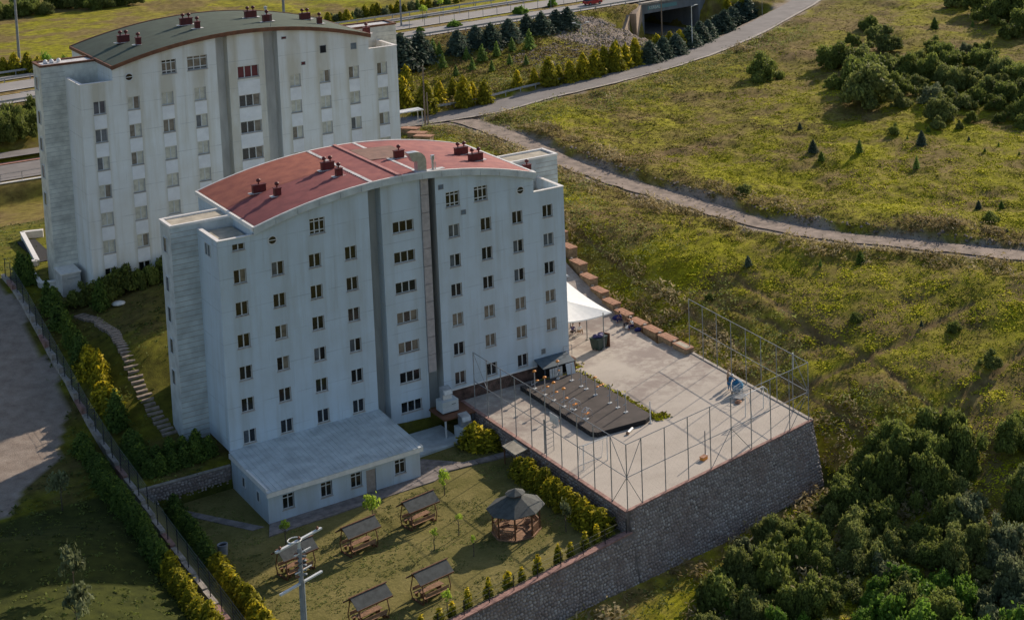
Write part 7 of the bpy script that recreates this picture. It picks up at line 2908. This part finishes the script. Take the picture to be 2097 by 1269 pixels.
# weeds at the foot of the deck and in the yard corner
A_ = np.concatenate([np.linspace(0, 1, 260)] * 2)
X = np.concatenate([32.95 + RNG.normal(0, .22, 260), 28.0 + 5 * A_[:260] + RNG.normal(0, .2, 260)])
Y = np.concatenate([-16.5 + 14.5 * A_[:260], -1.5 - .3 * A_[:260] + RNG.normal(0, .3, 260)])
xa = np.concatenate([X, 32.6 + RNG.random(160) * 1.3, 33.2 + np.abs(RNG.normal(0, .5, 200))])
ya = np.concatenate([Y, -17.3 + RNG.random(160) * 1.2, -.5 + RNG.random(200) * 9])
clumps('edge_weeds', M['weed'], xa, ya, court_z(xa, ya), RNG.uniform(.18, .4, len(xa)), np.clip(RNG.normal(.6, .2, len(xa)), 0, 1), 'yellow weeds growing along the edge of the black deck', 'weeds', 5, .5, .5, 15, 1.6)


# loose rock: rubble faced bank of the track and the rock slope by the underpass
def rocks(name, X, Y, Z, S, mat, label, seed=3):
    rng = np.random.default_rng(seed)
    n = len(X)
    base = np.array([(1, 0, 0), (.3, .95, 0), (-.8, .6, .05), (-.8, -.6, 0), (.3, -.95, -.05), (.1, .05, .8)])
    tri = np.array([(0, 1, 5), (1, 2, 5), (2, 3, 5), (3, 4, 5), (4, 0, 5)])
    V = base[None] * S[:, None, None] * rng.uniform(.6, 1.3, (n, 6, 3))
    a = rng.uniform(0, 6.28, n)
    c, s = np.cos(a), np.sin(a)
    V = np.stack([V[..., 0] * c[:, None] - V[..., 1] * s[:, None], V[..., 0] * s[:, None] + V[..., 1] * c[:, None], V[..., 2]], -1)
    V += np.stack([X, Y, Z - .05], -1)[:, None]
    Q = (tri[None] + (np.arange(n) * 6)[:, None, None]).reshape(-1, 3)
    return tag(link(name, np_mesh(name, V.reshape(-1, 3), Q, mat)), label, 'rocks', None, 'stuff')


N_ = 14000
X = RNG.uniform(54, 100, N_)
Y = RNG.uniform(-30, 60, N_)
dT, _ = seg_dist(X, Y, TRACK)
far = leftside(X, Y, TRACK) > 0
ok = far & (dT > 2.1) & (dT < 3.6) & (vnoise(X, Y, 5, 85) > .22)
X, Y = X[ok], Y[ok]
rocks('rubble_bank', X, Y, ground(X, Y), RNG.uniform(.10, .34, len(X)), M['scrubrock'], 'dark rubble stones lining the field side of the dirt track')
p = ROCKC
a, r = RNG.uniform(0, 6.28, 5200), np.sqrt(RNG.random(5200)) * 12
X, Y = p[0] + r * np.cos(a) * .8, p[1] + r * np.sin(a)
rocks('rock_slope', X, Y, ground(X, Y), RNG.uniform(.18, .5, len(X)), M['rock'], 'pale loose rock slope left of the underpass wing wall', 4)
a, r = RNG.uniform(0, 6.28, 900), np.sqrt(RNG.random(900)) * 14
X, Y = p[0] - 12 + r * np.cos(a), p[1] - 14 + r * np.sin(a) * .6
rocks('rock_slope', X, Y, ground(X, Y), RNG.uniform(.1, .35, len(X)), M['scrubrock'], 'scattered brown rocks on the slope below the pale rock slope', 5)
